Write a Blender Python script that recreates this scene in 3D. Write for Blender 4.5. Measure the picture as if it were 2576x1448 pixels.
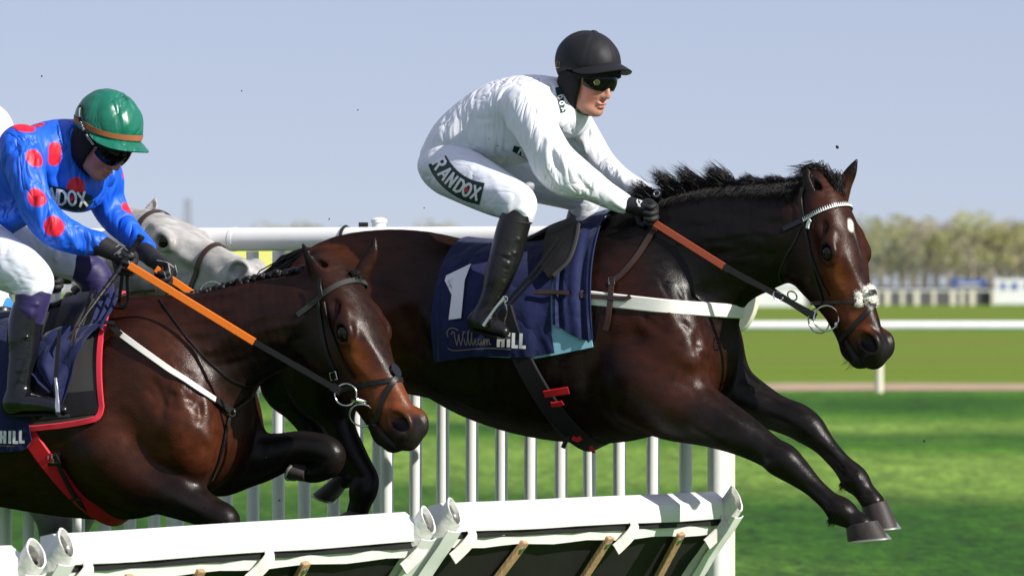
import bpy, bmesh, math, random
import numpy as np
from mathutils import Vector, Matrix
from mathutils.bvhtree import BVHTree

for _o in list(bpy.data.objects):
    bpy.data.objects.remove(_o, do_unlink=True)
SC = bpy.context.scene
COL = SC.collection
random.seed(7)
RNG = np.random.default_rng(11)

# ------------------------------------------------------------------ camera
F_PX, CX, CY, CAM_H = 15400.0, 1288.0, 724.0, 1.8      # focal length in units of a 2576 px wide picture
cam_data = bpy.data.cameras.new('camera')
cam = bpy.data.objects.new('camera', cam_data)
COL.objects.link(cam)
cam.location = (0, 0, CAM_H)
cam.rotation_euler = (math.radians(90), 0, 0)
cam_data.sensor_width = 36.0
cam_data.lens = F_PX / 2576.0 * 36.0
cam_data.clip_start, cam_data.clip_end = 1.0, 6000.0
cam_data.dof.use_dof = True
cam_data.dof.focus_distance = 21.6
cam_data.dof.aperture_fstop = 7.1
SC.camera = cam

# ------------------------------------------------------------------ light
SUN_EL, SUN_AZ = 34.0, 33.5        # azimuth: degrees from +X towards the camera
ce = math.cos(math.radians(SUN_EL))
SUN_DIR = Vector((ce * math.cos(math.radians(SUN_AZ)), -ce * math.sin(math.radians(SUN_AZ)), math.sin(math.radians(SUN_EL))))
world = bpy.data.worlds.new('World')
SC.world = world
world.use_nodes = True
wn = world.node_tree
wn.nodes.clear()
sky = wn.nodes.new('ShaderNodeTexSky')
sky.sky_type = 'NISHITA'
sky.sun_disc = False
sky.sun_elevation = math.radians(SUN_EL)
sky.sun_rotation = math.radians(90 + SUN_AZ)
sky.altitude = 0
sky.air_density, sky.dust_density, sky.ozone_density = 0.5, 0.0, 3.0
tint = wn.nodes.new('ShaderNodeMix')
tint.data_type, tint.blend_type = 'RGBA', 'MIX'          # even spring haze over the whole sky
tint.inputs[0].default_value = 0.72
tint.inputs[7].default_value = (4.75, 4.95, 6.35, 1)
bg = wn.nodes.new('ShaderNodeBackground')
bg.inputs[1].default_value = 0.085
wo = wn.nodes.new('ShaderNodeOutputWorld')
wn.links.new(sky.outputs[0], tint.inputs[6])
wn.links.new(tint.outputs[2], bg.inputs[0])
wn.links.new(bg.outputs[0], wo.inputs[0])
sun_data = bpy.data.lights.new('sun', 'SUN')
sun_data.energy = 5.0
sun_data.angle = math.radians(0.53)
sun_data.color = (1.0, 0.95, 0.87)
sun = bpy.data.objects.new('sun', sun_data)
COL.objects.link(sun)
sun.rotation_euler = SUN_DIR.to_track_quat('Z', 'Y').to_euler()
sun.location = SUN_DIR * 60
SC.view_settings.view_transform = 'Standard'
SC.view_settings.look = 'None'
SC.view_settings.exposure = 0.36
SC.view_settings.gamma = 1.0
SC.view_settings.use_curve_mapping = False

# ------------------------------------------------------------------ places measured in the photograph
def P(px, py, Y):
    """world point seen at (px, py) at distance Y"""
    return Vector(((px - CX) * Y / F_PX, Y, CAM_H - (py - CY) * Y / F_PX))
CAM = Vector((0, 0, CAM_H))

class Frame:
    """upright frame of an animal or rider: x ahead, y to its far side, z up"""
    def __init__(s, px, Y, yaw):
        a = math.radians(yaw)
        s.yaw = -a
        s.o = Vector(((px - CX) * Y / F_PX, Y, 0))
        s.e1 = Vector((math.cos(a), -math.sin(a), 0))
        s.e2 = Vector((math.sin(a), math.cos(a), 0))
    def ray(s, px, py):
        d = Vector(((px - CX) / F_PX, 1.0, -(py - CY) / F_PX))
        c = CAM - s.o
        return Vector((c.dot(s.e1), c.dot(s.e2), c.z)), Vector((d.dot(s.e1), d.dot(s.e2), d.z))
    def L(s, px, py, w=0.0):
        c, d = s.ray(px, py)
        t = (w - c.y) / d.y
        return c + d * t
    def m(s, px, py, rpx, w=0.0):
        """length of rpx picture units there, in metres"""
        c, d = s.ray(px, py)
        return rpx * ((w - c.y) / d.y) / F_PX
    def S(s, px, py, w, r, rb=None):
        p = s.L(px, py, w)
        ra = s.m(px, py, r, w)
        return (p.x, p.y, p.z, ra, ra if rb is None else rb)
    def obj(s, name):
        o = bpy.data.objects.new(name, None)
        COL.objects.link(o)
        o.location = s.o
        o.rotation_euler = (0, 0, s.yaw)
        o.empty_display_size = 0.2
        return o

# ------------------------------------------------------------------ naming
def tag(o, label=None, cat=None, group=None, kind=None):
    if label: o['label'] = label
    if cat: o['category'] = cat
    if group: o['group'] = group
    if kind: o['kind'] = kind
    return o
def empty(name, loc, label, cat, group=None, rz=0.0):
    o = bpy.data.objects.new(name, None)
    COL.objects.link(o)
    o.location = loc
    o.rotation_euler = (0, 0, rz)
    o.empty_display_size = 0.2
    return tag(o, label, cat, group)
def link(name, me, mat, parent=None, smooth=True):
    if mat is not None:
        me.materials.clear()
        for m_ in (mat if isinstance(mat, (list, tuple)) else [mat]):
            me.materials.append(m_)
    if smooth:
        me.polygons.foreach_set('use_smooth', np.ones(len(me.polygons), bool))
    o = bpy.data.objects.new(name, me)
    COL.objects.link(o)
    if parent is not None: o.parent = parent
    return o
def copy_tree(o, parent=None):
    c = o.copy()
    COL.objects.link(c)
    if parent is not None: c.parent = parent
    for ch in list(o.children): copy_tree(ch, c)
    return c

# ------------------------------------------------------------------ plain mesh collector
class MB:
    def __init__(s): s.v, s.f, s.mi = [], [], []
    def add(s, vs, fs, mi=0):
        n = len(s.v)
        s.v += [tuple(v) for v in vs]
        for f in fs:
            s.f.append(tuple(i + n for i in f)); s.mi.append(mi)
    def box(s, c, size, rot=None, mi=0):
        c = Vector(c); h = Vector(size) / 2
        vs = [Vector((x * h.x, y * h.y, z * h.z)) for x in (-1, 1) for y in (-1, 1) for z in (-1, 1)]
        if rot is not None: vs = [rot @ v for v in vs]
        s.add([v + c for v in vs], [(0, 1, 3, 2), (4, 6, 7, 5), (0, 4, 5, 1), (2, 3, 7, 6), (0, 2, 6, 4), (1, 5, 7, 3)], mi)
    def tube(s, pts, r, n=8, cap=True, mi=0, flat=None):
        pts = [Vector(p) for p in pts]
        m = len(pts)
        rs = r if isinstance(r, (list, tuple)) else [r] * m
        up = None; rings = []
        for i, p in enumerate(pts):
            t = (pts[min(i + 1, m - 1)] - pts[max(i - 1, 0)])
            t = t.normalized() if t.length > 1e-9 else Vector((0, 0, 1))
            if up is None:
                up = Vector((0, 0, 1)) if abs(t.z) < .9 else Vector((1, 0, 0))
            up = (up - t * up.dot(t))
            up = up.normalized() if up.length > 1e-6 else t.orthogonal().normalized()
            sd = t.cross(up)
            rings.append([p + (up * math.cos(a) + sd * math.sin(a)) * rs[i] for a in [2 * math.pi * k / n for k in range(n)]])
        vs = [v for rg in rings for v in rg]
        fs = [(i * n + k, i * n + (k + 1) % n, (i + 1) * n + (k + 1) % n, (i + 1) * n + k) for i in range(m - 1) for k in range(n)]
        if cap:
            fs.append(tuple(range(n))[::-1]); fs.append(tuple((m - 1) * n + k for k in range(n)))
        s.add(vs, fs, mi)
    def ribbon(s, pts, nrm, width, thick, mi=0, closed=False):
        """flat strap: pts on its inner face, nrm away from that face"""
        pts = [Vector(p) for p in pts]; m = len(pts)
        ws = width if isinstance(width, (list, tuple)) else [width] * m
        vs = []
        for i, p in enumerate(pts):
            if closed: t = pts[(i + 1) % m] - pts[i - 1]
            else: t = pts[min(i + 1, m - 1)] - pts[max(i - 1, 0)]
            n = Vector(nrm[i]); w = t.cross(n)
            w = w.normalized() if w.length > 1e-9 else Vector((0, 0, 1))
            n = w.cross(t).normalized()
            a = w * ws[i] / 2
            vs += [p - a, p + a, p + a * .86 + n * thick, p - a * .86 + n * thick]
        fs = []
        for i in range(m if closed else m - 1):
            j = (i + 1) % m
            for k in range(4):
                fs.append((i * 4 + k, i * 4 + (k + 1) % 4, j * 4 + (k + 1) % 4, j * 4 + k))
        if not closed:
            fs.append((0, 3, 2, 1)); q = (m - 1) * 4; fs.append((q, q + 1, q + 2, q + 3))
        s.add(vs, fs, mi)
    def torus(s, c, R, r, nrm, n=28, k=8, mi=0):
        nrm = Vector(nrm).normalized(); u = nrm.orthogonal().normalized(); v = nrm.cross(u); c = Vector(c)
        vs, fs = [], []
        for i in range(n):
            a = 2 * math.pi * i / n; d = u * math.cos(a) + v * math.sin(a)
            for j in range(k):
                b = 2 * math.pi * j / k
                vs.append(c + d * (R + r * math.cos(b)) + nrm * r * math.sin(b))
        for i in range(n):
            for j in range(k):
                fs.append((i * k + j, ((i + 1) % n) * k + j, ((i + 1) % n) * k + (j + 1) % k, i * k + (j + 1) % k))
        s.add(vs, fs, mi)
    def sphere(s, c, r, n=14, m=9, mi=0):
        c = Vector(c); r = Vector((r, r, r)) if not hasattr(r, '__len__') else Vector(r)
        vs = [c + Vector((0, 0, r.z))]
        for i in range(1, m):
            t = math.pi * i / m
            for k in range(n):
                a = 2 * math.pi * k / n
                vs.append(c + Vector((r.x * math.sin(t) * math.cos(a), r.y * math.sin(t) * math.sin(a), r.z * math.cos(t))))
        vs.append(c - Vector((0, 0, r.z)))
        fs = [(0, 1 + k, 1 + (k + 1) % n) for k in range(n)]
        for i in range(m - 2):
            for k in range(n):
                fs.append((1 + i * n + k, 1 + (i + 1) * n + k, 1 + (i + 1) * n + (k + 1) % n, 1 + i * n + (k + 1) % n))
        q = 1 + (m - 2) * n; e = len(vs) - 1
        fs += [(e, q + (k + 1) % n, q + k) for k in range(n)]
        s.add(vs, fs, mi)
    def sheet(s, grid, thick=0.0, nrm=None, mi=0):
        """grid[i][j] of points; with thick, a closed slab"""
        a, b = len(grid), len(grid[0])
        vs = [Vector(p) for row in grid for p in row]
        fs = [(i * b + j, i * b + j + 1, (i + 1) * b + j + 1, (i + 1) * b + j) for i in range(a - 1) for j in range(b - 1)]
        if thick:
            N = [Vector((0, 0, 0)) for _ in vs]
            for f in fs:
                n = (vs[f[1]] - vs[f[0]]).cross(vs[f[3]] - vs[f[0]])
                for i in f: N[i] += n
            N = [n.normalized() if n.length > 1e-12 else Vector((0, 0, 1)) for n in N]
            o = len(vs)
            vs = vs + [v - n * thick for v, n in zip(vs, N)]
            fs2 = [tuple(i + o for i in f[::-1]) for f in fs]
            rim = [i * b for i in range(a)] + [(a - 1) * b + j for j in range(1, b)] + [i * b + b - 1 for i in range(a - 2, -1, -1)] + [j for j in range(b - 2, 0, -1)]
            fs2 += [(rim[k], rim[k] + o, rim[(k + 1) % len(rim)] + o, rim[(k + 1) % len(rim)]) for k in range(len(rim))]
            fs = fs + fs2
        s.add(vs, fs, mi)
    def build(s, name, mat, parent=None, smooth=True, bevel=0.0, auto=48):
        me = bpy.data.meshes.new(name)
        me.from_pydata(s.v, [], s.f)
        me.polygons.foreach_set('material_index', s.mi)
        bm = bmesh.new(); bm.from_mesh(me)
        bmesh.ops.recalc_face_normals(bm, faces=bm.faces)
        bm.to_mesh(me); bm.free()
        o = link(name, me, mat, parent, smooth)
        if auto is not None:
            me.set_sharp_from_angle(angle=math.radians(auto))
        if bevel:
            b = o.modifiers.new('bevel', 'BEVEL'); b.width = bevel; b.segments = 2; b.limit_method = 'ANGLE'
        return o

def spline(pts, sub):
    """Catmull-Rom through rows of numbers"""
    a = np.array(pts, float)
    if len(a) < 3 or sub <= 1: 
        if sub <= 1: return a
        t = np.linspace(0, 1, sub + 1)[:, None]
        return a[0] * (1 - t) + a[1] * t
    p = np.vstack([2 * a[0] - a[1], a, 2 * a[-1] - a[-2]])
    out = []
    for i in range(1, len(p) - 2):
        for k in range(sub):
            t = k / sub
            out.append(.5 * (2 * p[i] + (p[i + 1] - p[i - 1]) * t + (2 * p[i - 1] - 5 * p[i] + 4 * p[i + 1] - p[i + 2]) * t * t + (3 * p[i] - p[i - 1] - 3 * p[i + 1] + p[i + 2]) * t ** 3))
    out.append(p[-2])
    return np.array(out)

# ------------------------------------------------------------------ sculpting: blended solids meshed as one surface
class Sdf:
    def __init__(s): s.ops = []
    def chain(s, pts, k=.03, sub=4, op='u', lat=(0, 1, 0)):
        a = spline([p if len(p) == 5 else (*p, p[3]) for p in pts], sub)
        a[:, 3:] = np.maximum(a[:, 3:], .0015)
        m = np.maximum(a[:, 3], a[:, 4])
        lo = np.minimum(a[:-1, :3] - m[:-1, None], a[1:, :3] - m[1:, None])
        hi = np.maximum(a[:-1, :3] + m[:-1, None], a[1:, :3] + m[1:, None])
        l = np.array(lat, float); l /= np.linalg.norm(l)
        s.ops.append(dict(t='c', op=op, k=k, a=a, lo=lo, hi=hi, L=lo.min(0), H=hi.max(0), lat=l))
    def ell(s, c, r, ax=None, k=.02, op='u', lat=(0, 1, 0)):
        R = s.basis(ax, lat); c = np.array(c, float)[:3]; r = np.array(r, float); m = r.max()
        s.ops.append(dict(t='e', op=op, k=k, c=c, r=r, R=R, L=c - m, H=c + m))
    def bump(s, c, r, amp, ax=None, lat=(0, 1, 0)):
        R = s.basis(ax, lat); c = np.array(c, float)[:3]; r = np.array(r, float); m = r.max() * 2.3
        s.ops.append(dict(t='g', op='g', k=0, c=c, r=r, R=R, amp=amp, L=c - m, H=c + m))
    def fold(s, p, q, r, amp):
        """raised (amp > 0) or sunk soft line from p to q"""
        p = np.array(p, float)[:3]; q = np.array(q, float)[:3]
        s.ops.append(dict(t='f', op='g', k=0, p=p, q=q, r=r, amp=amp, L=np.minimum(p, q) - 2.3 * r, H=np.maximum(p, q) + 2.3 * r))
    def basis(s, ax, lat):
        if ax is None: return None
        x = np.array(ax, float); x /= np.linalg.norm(x)
        y = np.array(lat, float); y = y - x * y.dot(x); y /= np.linalg.norm(y)
        return np.array([x, y, np.cross(x, y)])
    def eval(s, p, lo=None, hi=None):
        F = np.full(len(p), 1e3, np.float32)
        p = p.astype(np.float32)
        if lo is not None:
            l0, l1, l2 = (float(x) for x in lo); h0, h1, h2 = (float(x) for x in hi)
        for o in s.ops:
            if lo is not None:
                mg = o['k'] + .008
                L_, H_ = o['Lt'], o['Ht']
                if L_[0] - mg > h0 or L_[1] - mg > h1 or L_[2] - mg > h2 or H_[0] + mg < l0 or H_[1] + mg < l1 or H_[2] + mg < l2: continue
            t = o['t']
            if t == 'c':
                a = o['a']; idx = range(len(a) - 1)
                if lo is not None:
                    idx = np.nonzero(np.all(o['lo'] - mg <= hi, 1) & np.all(o['hi'] + mg >= lo, 1))[0]
                    if len(idx) == 0: continue
                D = None
                lat = o['lat'].astype(np.float32)
                for i in idx:
                    A = a[i, :3].astype(np.float32); B = a[i + 1, :3].astype(np.float32); ab = B - A
                    q = p - A
                    tt = np.clip(q @ ab / max(float(ab @ ab), 1e-12), 0, 1)
                    q = q - tt[:, None] * ab
                    ra = np.float32(a[i, 3]) + tt * np.float32(a[i + 1, 3] - a[i, 3])
                    if a[i, 3] == a[i, 4] and a[i + 1, 3] == a[i + 1, 4]:
                        ln = float(np.sqrt(ab @ ab)) + 1e-9; kk = max(-.9, min(.9, float(a[i + 1, 3] - a[i, 3]) / ln))      # true round cone, so tapering limbs show no rings
                        q = p - A; sx = q @ (ab / ln); q2 = np.einsum('ij,ij->i', q, q); pr = np.sqrt(np.maximum(q2 - sx * sx, 0))
                        sc = np.clip(sx + pr * np.float32(kk / math.sqrt(1 - kk * kk)), 0, ln)
                        d = np.sqrt(np.maximum(q2 - sx * sx + (sx - sc) ** 2, 0)) - (np.float32(a[i, 3]) + sc / ln * np.float32(a[i + 1, 3] - a[i, 3]))
                        D = d if D is None else np.minimum(D, d)
                        continue
                    rb = np.float32(a[i, 4]) + tt * np.float32(a[i + 1, 4] - a[i, 4])
                    ql = q @ lat
                    ql2 = ql * ql; qp2 = np.maximum(np.einsum('ij,ij->i', q, q) - ql2, 0)
                    u = qp2 / (ra * ra); v = ql2 / (rb * rb)
                    k0 = np.sqrt(u + v); k1 = np.sqrt(u / (ra * ra) + v / (rb * rb)) + 1e-9
                    d = k0 * (k0 - 1) / k1
                    d = np.where(k0 < 1e-3, -np.minimum(ra, rb), d)
                    D = d if D is None else np.minimum(D, d)
            elif t == 'f':
                ab = (o['q'] - o['p']).astype(np.float32); q = p - o['p'].astype(np.float32)
                tr = q @ ab / max(float(ab @ ab), 1e-12); tt = np.clip(tr, 0, 1)
                q = q - tt[:, None] * ab
                e = np.einsum('ij,ij->i', q, q) / (o['r'] ** 2)
                F = F - o['amp'] * np.exp(-e) * np.sin(np.pi * np.clip(tt, .04, .96)) ** 1.3
                continue
            else:
                q = p - o['c'].astype(np.float32)
                if o['R'] is not None: q = q @ o['R'].T.astype(np.float32)
                e = q / o['r'].astype(np.float32)
                if t == 'g':
                    F = F - o['amp'] * np.exp(-np.einsum('ij,ij->i', e, e)); continue
                k0 = np.sqrt(np.einsum('ij,ij->i', e, e)); e2 = e / o['r'].astype(np.float32)
                D = k0 * (k0 - 1) / (np.sqrt(np.einsum('ij,ij->i', e2, e2)) + 1e-9)
            k = max(o['k'], 1e-5)
            if o['op'] == 'u':
                h = np.maximum(k - np.abs(F - D), 0)
                F = np.minimum(F, D) - h * h / (4 * k)
            else:
                D = -D
                h = np.maximum(k - np.abs(F - D), 0)
                F = np.maximum(F, D) + h * h / (4 * k)
            F = F.astype(np.float32)
        return F
    def mesh(s, name, h, smooth=1, cut=None):
        us = [o for o in s.ops if o['op'] == 'u']
        lo = np.min([o['L'] for o in us], 0) - 4 * h - .01; hi = np.max([o['H'] for o in us], 0) + 4 * h + .01
        B = 12
        nb = np.ceil((hi - lo) / (h * B)).astype(int)
        n = nb * B + 1
        F = np.empty(n, np.float32)
        ii = np.stack(np.meshgrid(*[np.arange(k) for k in nb], indexing='ij'), -1).reshape(-1, 3)
        cen = lo + (ii + .5) * B * h
        dc = s.eval(cen)
        for o in s.ops: o['Lt'], o['Ht'] = tuple(map(float, o['L'])), tuple(map(float, o['H']))
        near = np.abs(dc) < B * h * 1.02 + .014
        g = np.arange(B + 1) * h
        off = np.stack(np.meshgrid(g, g, g, indexing='ij'), -1).reshape(-1, 3)
        for b, d, nr in zip(ii, dc, near):
            i, j, k = b * B
            sl = (slice(i, i + B + 1), slice(j, j + B + 1), slice(k, k + B + 1))
            if not nr: F[sl] = .05 if d > 0 else -.05
        for b, nr in zip(ii, near):
            if not nr: continue
            i, j, k = b * B
            base = lo + b * B * h
            v = s.eval(base + off, base, base + B * h)
            F[i:i + B + 1, j:j + B + 1, k:k + B + 1] = v.reshape(B + 1, B + 1, B + 1)
        if cut is not None:
            for (pt, nr_) in cut:
                gx = [lo[q] + np.arange(n[q]) * h for q in range(3)]
                pl = ((gx[0] - pt[0]) * nr_[0])[:, None, None] + ((gx[1] - pt[1]) * nr_[1])[None, :, None] + ((gx[2] - pt[2]) * nr_[2])[None, None, :]
                F = np.maximum(F, pl.astype(np.float32))
        V, Q = nets(F, lo, h)
        if smooth: V = relax(V, Q, smooth)
        return V, Q

def nets(F, lo, h):
    S = F < 0
    n = np.array(S.shape)
    c = np.zeros(n - 1, np.uint8)
    corners = [(x, y, z) for x in (0, 1) for y in (0, 1) for z in (0, 1)]
    for x, y, z in corners:
        c += S[x:n[0] - 1 + x, y:n[1] - 1 + y, z:n[2] - 1 + z]
    act = np.argwhere((c > 0) & (c < 8))
    vals = np.stack([F[act[:, 0] + x, act[:, 1] + y, act[:, 2] + z] for x, y, z in corners], 1)
    acc = np.zeros((len(act), 3)); cnt = np.zeros(len(act))
    cr = np.array(corners, float)
    for i in range(8):
        for j in range(i + 1, 8):
            if np.abs(cr[i] - cr[j]).sum() != 1: continue
            a, b = vals[:, i], vals[:, j]
            x = (a < 0) != (b < 0)
            t = np.where(x, a / np.where(x, a - b, 1), 0)
            acc += np.where(x[:, None], cr[i] + t[:, None] * (cr[j] - cr[i]), 0); cnt += x
    V = lo + (act + acc / cnt[:, None]) * h
    idx = np.full(n - 1, -1, np.int32)
    idx[act[:, 0], act[:, 1], act[:, 2]] = np.arange(len(act))
    quads = []
    for ax in range(3):
        sl0 = [slice(None)] * 3; sl1 = [slice(None)] * 3
        sl0[ax] = slice(0, n[ax] - 1); sl1[ax] = slice(1, n[ax])
        A, Bq = S[tuple(sl0)], S[tuple(sl1)]
        e = np.argwhere(A != Bq)
        u, v = (ax + 1) % 3, (ax + 2) % 3
        e = e[(e[:, u] > 0) & (e[:, v] > 0) & (e[:, u] < n[u] - 1) & (e[:, v] < n[v] - 1)]
        ins = A[e[:, 0], e[:, 1], e[:, 2]]
        def cell(du, dv):
            q = e.copy(); q[:, u] -= du; q[:, v] -= dv
            return idx[q[:, 0], q[:, 1], q[:, 2]]
        q = np.stack([cell(1, 1), cell(0, 1), cell(0, 0), cell(1, 0)], 1)
        q[~ins] = q[~ins][:, ::-1]
        quads.append(q)
    return V, np.vstack(quads)

def relax(V, Q, it, lam=.5):
    e = np.vstack([Q[:, [0, 1]], Q[:, [1, 2]], Q[:, [2, 3]], Q[:, [3, 0]]])
    e = np.vstack([e, e[:, ::-1]])
    cnt = np.bincount(e[:, 0], minlength=len(V))[:, None]
    for _ in range(it):
        s = np.stack([np.bincount(e[:, 0], weights=V[e[:, 1], k], minlength=len(V)) for k in range(3)], 1)
        V = V + lam * (s / np.maximum(cnt, 1) - V)
        s = np.stack([np.bincount(e[:, 0], weights=V[e[:, 1], k], minlength=len(V)) for k in range(3)], 1)
        V = V - (lam + .02) * (s / np.maximum(cnt, 1) - V)
    return V

def np_mesh(name, V, Q, col=None):
    me = bpy.data.meshes.new(name)
    me.vertices.add(len(V)); me.vertices.foreach_set('co', V.astype(np.float32).ravel())
    me.loops.add(Q.size); me.loops.foreach_set('vertex_index', Q.astype(np.int32).ravel())
    me.polygons.add(len(Q)); me.polygons.foreach_set('loop_start', np.arange(0, Q.size, Q.shape[1], dtype=np.int32))
    me.update(calc_edges=True)
    me.validate()
    if col is not None:
        at = me.color_attributes.new('Col', 'FLOAT_COLOR', 'POINT')
        at.data.foreach_set('color', np.hstack([col, np.ones((len(col), 1))]).astype(np.float32).ravel())
    return me
def bvh_of(V, Q):
    return BVHTree.FromPolygons([tuple(v) for v in V.tolist()], Q.tolist())

def paint(V, base, rules):
    """colours of coat and cloth: rules are (polyline, radius, softness, colour, strength)"""
    C = np.tile(np.array(base, float), (len(V), 1))
    for pl, r, soft, c, st in rules:
        pl = np.array(pl, float)[:, :3]
        d = np.full(len(V), 1e9)
        if len(pl) == 1: d = np.linalg.norm(V - pl[0], axis=1)
        for i in range(len(pl) - 1):
            ab = pl[i + 1] - pl[i]; q = V - pl[i]
            t = np.clip(q @ ab / max(ab @ ab, 1e-12), 0, 1)
            d = np.minimum(d, np.linalg.norm(q - t[:, None] * ab, axis=1))
        w = np.clip((r + soft - d) / max(2 * soft, 1e-6), 0, 1); w = w * w * (3 - 2 * w) * st
        C = C * (1 - w[:, None]) + np.array(c, float) * w[:, None]
    return C
# ------------------------------------------------------------------ materials
MATS = {}
def mat(name, col=(.5, .5, .5), rough=.5, spec=.5, metal=0.0, attr=False, var=0.0, vscale=12.0, bump=0.0, bscale=80.0, stretch=None,
        coat=0.0, crough=.2, sheen=0.0, srough=.4, sss=0.0, big=0.0, bigscale=8.0, aniso=0.0, rvar=0.0, trans=0.0, stint=(1, 1, 1), ior=1.5, ridge=0.0, rscale=10.0, rstretch=(1, 1, 1)):
    m = bpy.data.materials.new(name)
    m.use_nodes = True
    nt = m.node_tree; N = nt.nodes; Lk = nt.links
    b = N['Principled BSDF']
    b.inputs['Roughness'].default_value = rough
    b.inputs['Specular IOR Level'].default_value = spec
    b.inputs['IOR'].default_value = ior
    b.inputs['Metallic'].default_value = metal
    b.inputs['Coat Weight'].default_value = coat
    b.inputs['Coat Roughness'].default_value = crough
    b.inputs['Sheen Weight'].default_value = sheen
    b.inputs['Sheen Roughness'].default_value = srough
    b.inputs['Sheen Tint'].default_value = (*stint, 1)
    b.inputs['Anisotropic'].default_value = aniso
    if sss:
        b.inputs['Subsurface Weight'].default_value = sss
        b.inputs['Subsurface Radius'].default_value = (.012, .005, .003)
        b.inputs['Subsurface Scale'].default_value = 1.0
    tc = N.new('ShaderNodeTexCoord')
    src = tc.outputs['Object']
    if stretch is not None:
        mp = N.new('ShaderNodeMapping'); mp.inputs['Scale'].default_value = stretch
        Lk.new(src, mp.inputs[0]); src2 = mp.outputs[0]
    else: src2 = src
    if attr:
        a = N.new('ShaderNodeAttribute'); a.attribute_name = 'Col'; c = a.outputs['Color']
    else:
        rg = N.new('ShaderNodeRGB'); rg.outputs[0].default_value = (*col, 1); c = rg.outputs[0]
    if var:
        nz = N.new('ShaderNodeTexNoise'); nz.inputs['Scale'].default_value = vscale; nz.inputs['Detail'].default_value = 6
        Lk.new(src2, nz.inputs[0])
        mr = N.new('ShaderNodeMapRange'); mr.inputs[1].default_value = .3; mr.inputs[2].default_value = .7
        mr.inputs[3].default_value = 1 - var; mr.inputs[4].default_value = 1 + var
        Lk.new(nz.outputs[0], mr.inputs[0])
        mx = N.new('ShaderNodeMix'); mx.data_type, mx.blend_type = 'RGBA', 'MULTIPLY'; mx.inputs[0].default_value = 1
        Lk.new(c, mx.inputs[6]); Lk.new(mr.outputs[0], mx.inputs[7]); c = mx.outputs[2]
    Lk.new(c, b.inputs['Base Color'])
    if rvar:
        nz = N.new('ShaderNodeTexNoise'); nz.inputs['Scale'].default_value = vscale * 1.7; nz.inputs['Detail'].default_value = 5
        Lk.new(src2, nz.inputs[0])
        mr = N.new('ShaderNodeMapRange'); mr.inputs[1].default_value = .3; mr.inputs[2].default_value = .7
        mr.inputs[3].default_value = max(rough - rvar, .05); mr.inputs[4].default_value = rough + rvar
        Lk.new(nz.outputs[0], mr.inputs[0]); Lk.new(mr.outputs[0], b.inputs['Roughness'])
    prev = None
    for st, sc_, s_, det in ((big, bigscale, src, 3), (bump, bscale, src2, 4)):
        if not st: continue
        nz = N.new('ShaderNodeTexNoise'); nz.inputs['Scale'].default_value = sc_; nz.inputs['Detail'].default_value = det
        Lk.new(s_, nz.inputs[0])
        bp = N.new('ShaderNodeBump'); bp.inputs['Strength'].default_value = min(st, 1.0); bp.inputs['Distance'].default_value = .25 / sc_ * max(st, 1.0)
        Lk.new(nz.outputs[0], bp.inputs['Height'])
        if prev is not None: Lk.new(prev, bp.inputs['Normal'])
        prev = bp.outputs[0]
    if ridge:                                  # sharp cloth creases
        mp = N.new('ShaderNodeMapping'); mp.inputs['Scale'].default_value = rstretch; mp.inputs['Rotation'].default_value = (.5, .7, .3)
        Lk.new(src, mp.inputs[0])
        nz = N.new('ShaderNodeTexNoise'); nz.inputs['Scale'].default_value = rscale; nz.inputs['Detail'].default_value = 2.5; nz.inputs['Distortion'].default_value = .6
        Lk.new(mp.outputs[0], nz.inputs[0])
        m1 = N.new('ShaderNodeMath'); m1.operation = 'SUBTRACT'; m1.inputs[1].default_value = .5; Lk.new(nz.outputs[0], m1.inputs[0])
        m2 = N.new('ShaderNodeMath'); m2.operation = 'ABSOLUTE'; Lk.new(m1.outputs[0], m2.inputs[0])
        m3 = N.new('ShaderNodeMath'); m3.operation = 'POWER'; m3.inputs[1].default_value = .7; Lk.new(m2.outputs[0], m3.inputs[0])
        bp = N.new('ShaderNodeBump'); bp.inputs['Strength'].default_value = min(ridge, 1.0); bp.inputs['Distance'].default_value = .35 / rscale * max(ridge, 1.0)
        Lk.new(m3.outputs[0], bp.inputs['Height'])
        if prev is not None: Lk.new(prev, bp.inputs['Normal'])
        prev = bp.outputs[0]
    if prev is not None: Lk.new(prev, b.inputs['Normal'])
    MATS[name] = m
    return m

M_coat = mat('horse_coat', attr=True, rough=.34, spec=.42, var=.30, vscale=34, bump=.9, bscale=240, stretch=(.4, 1, .8), big=.06, bigscale=22, rvar=.10)
def hair_gloss(m, w, rough):
    nt = m.node_tree; b = nt.nodes['Principled BSDF']; out = nt.nodes['Material Output']
    b.inputs['Specular IOR Level'].default_value = 0.0
    g = nt.nodes.new('ShaderNodeBsdfGlossy'); g.inputs['Roughness'].default_value = rough
    mx = nt.nodes.new('ShaderNodeMixShader'); mx.inputs[0].default_value = w
    if b.inputs['Normal'].links: nt.links.new(b.inputs['Normal'].links[0].from_socket, g.inputs['Normal'])
    if b.inputs['Roughness'].links: nt.links.new(b.inputs['Roughness'].links[0].from_socket, g.inputs['Roughness'])
    nt.links.new(b.outputs[0], mx.inputs[1]); nt.links.new(g.outputs[0], mx.inputs[2]); nt.links.new(mx.outputs[0], out.inputs[0])
hair_gloss(M_coat, .021, .34)
M_grey = mat('grey_coat', attr=True, rough=.5, spec=.4, var=.30, vscale=30, bump=.4, bscale=190, stretch=(.5, 1, 1), big=.1, bigscale=16)
M_mane = mat('mane_hair', (.005, .0042, .004), rough=.5, spec=.35)
M_gmane = mat('dark_plait_hair', (.03, .029, .03), rough=.35, spec=.6)
M_hoof = mat('hoof_horn', (.034, .027, .026), rough=.55, spec=.3, var=.25, vscale=30, bump=.2, bscale=120, stretch=(1, 1, .2))
M_shoe = mat('steel_shoe', (.5, .48, .45), rough=.35, metal=.9)
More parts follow.
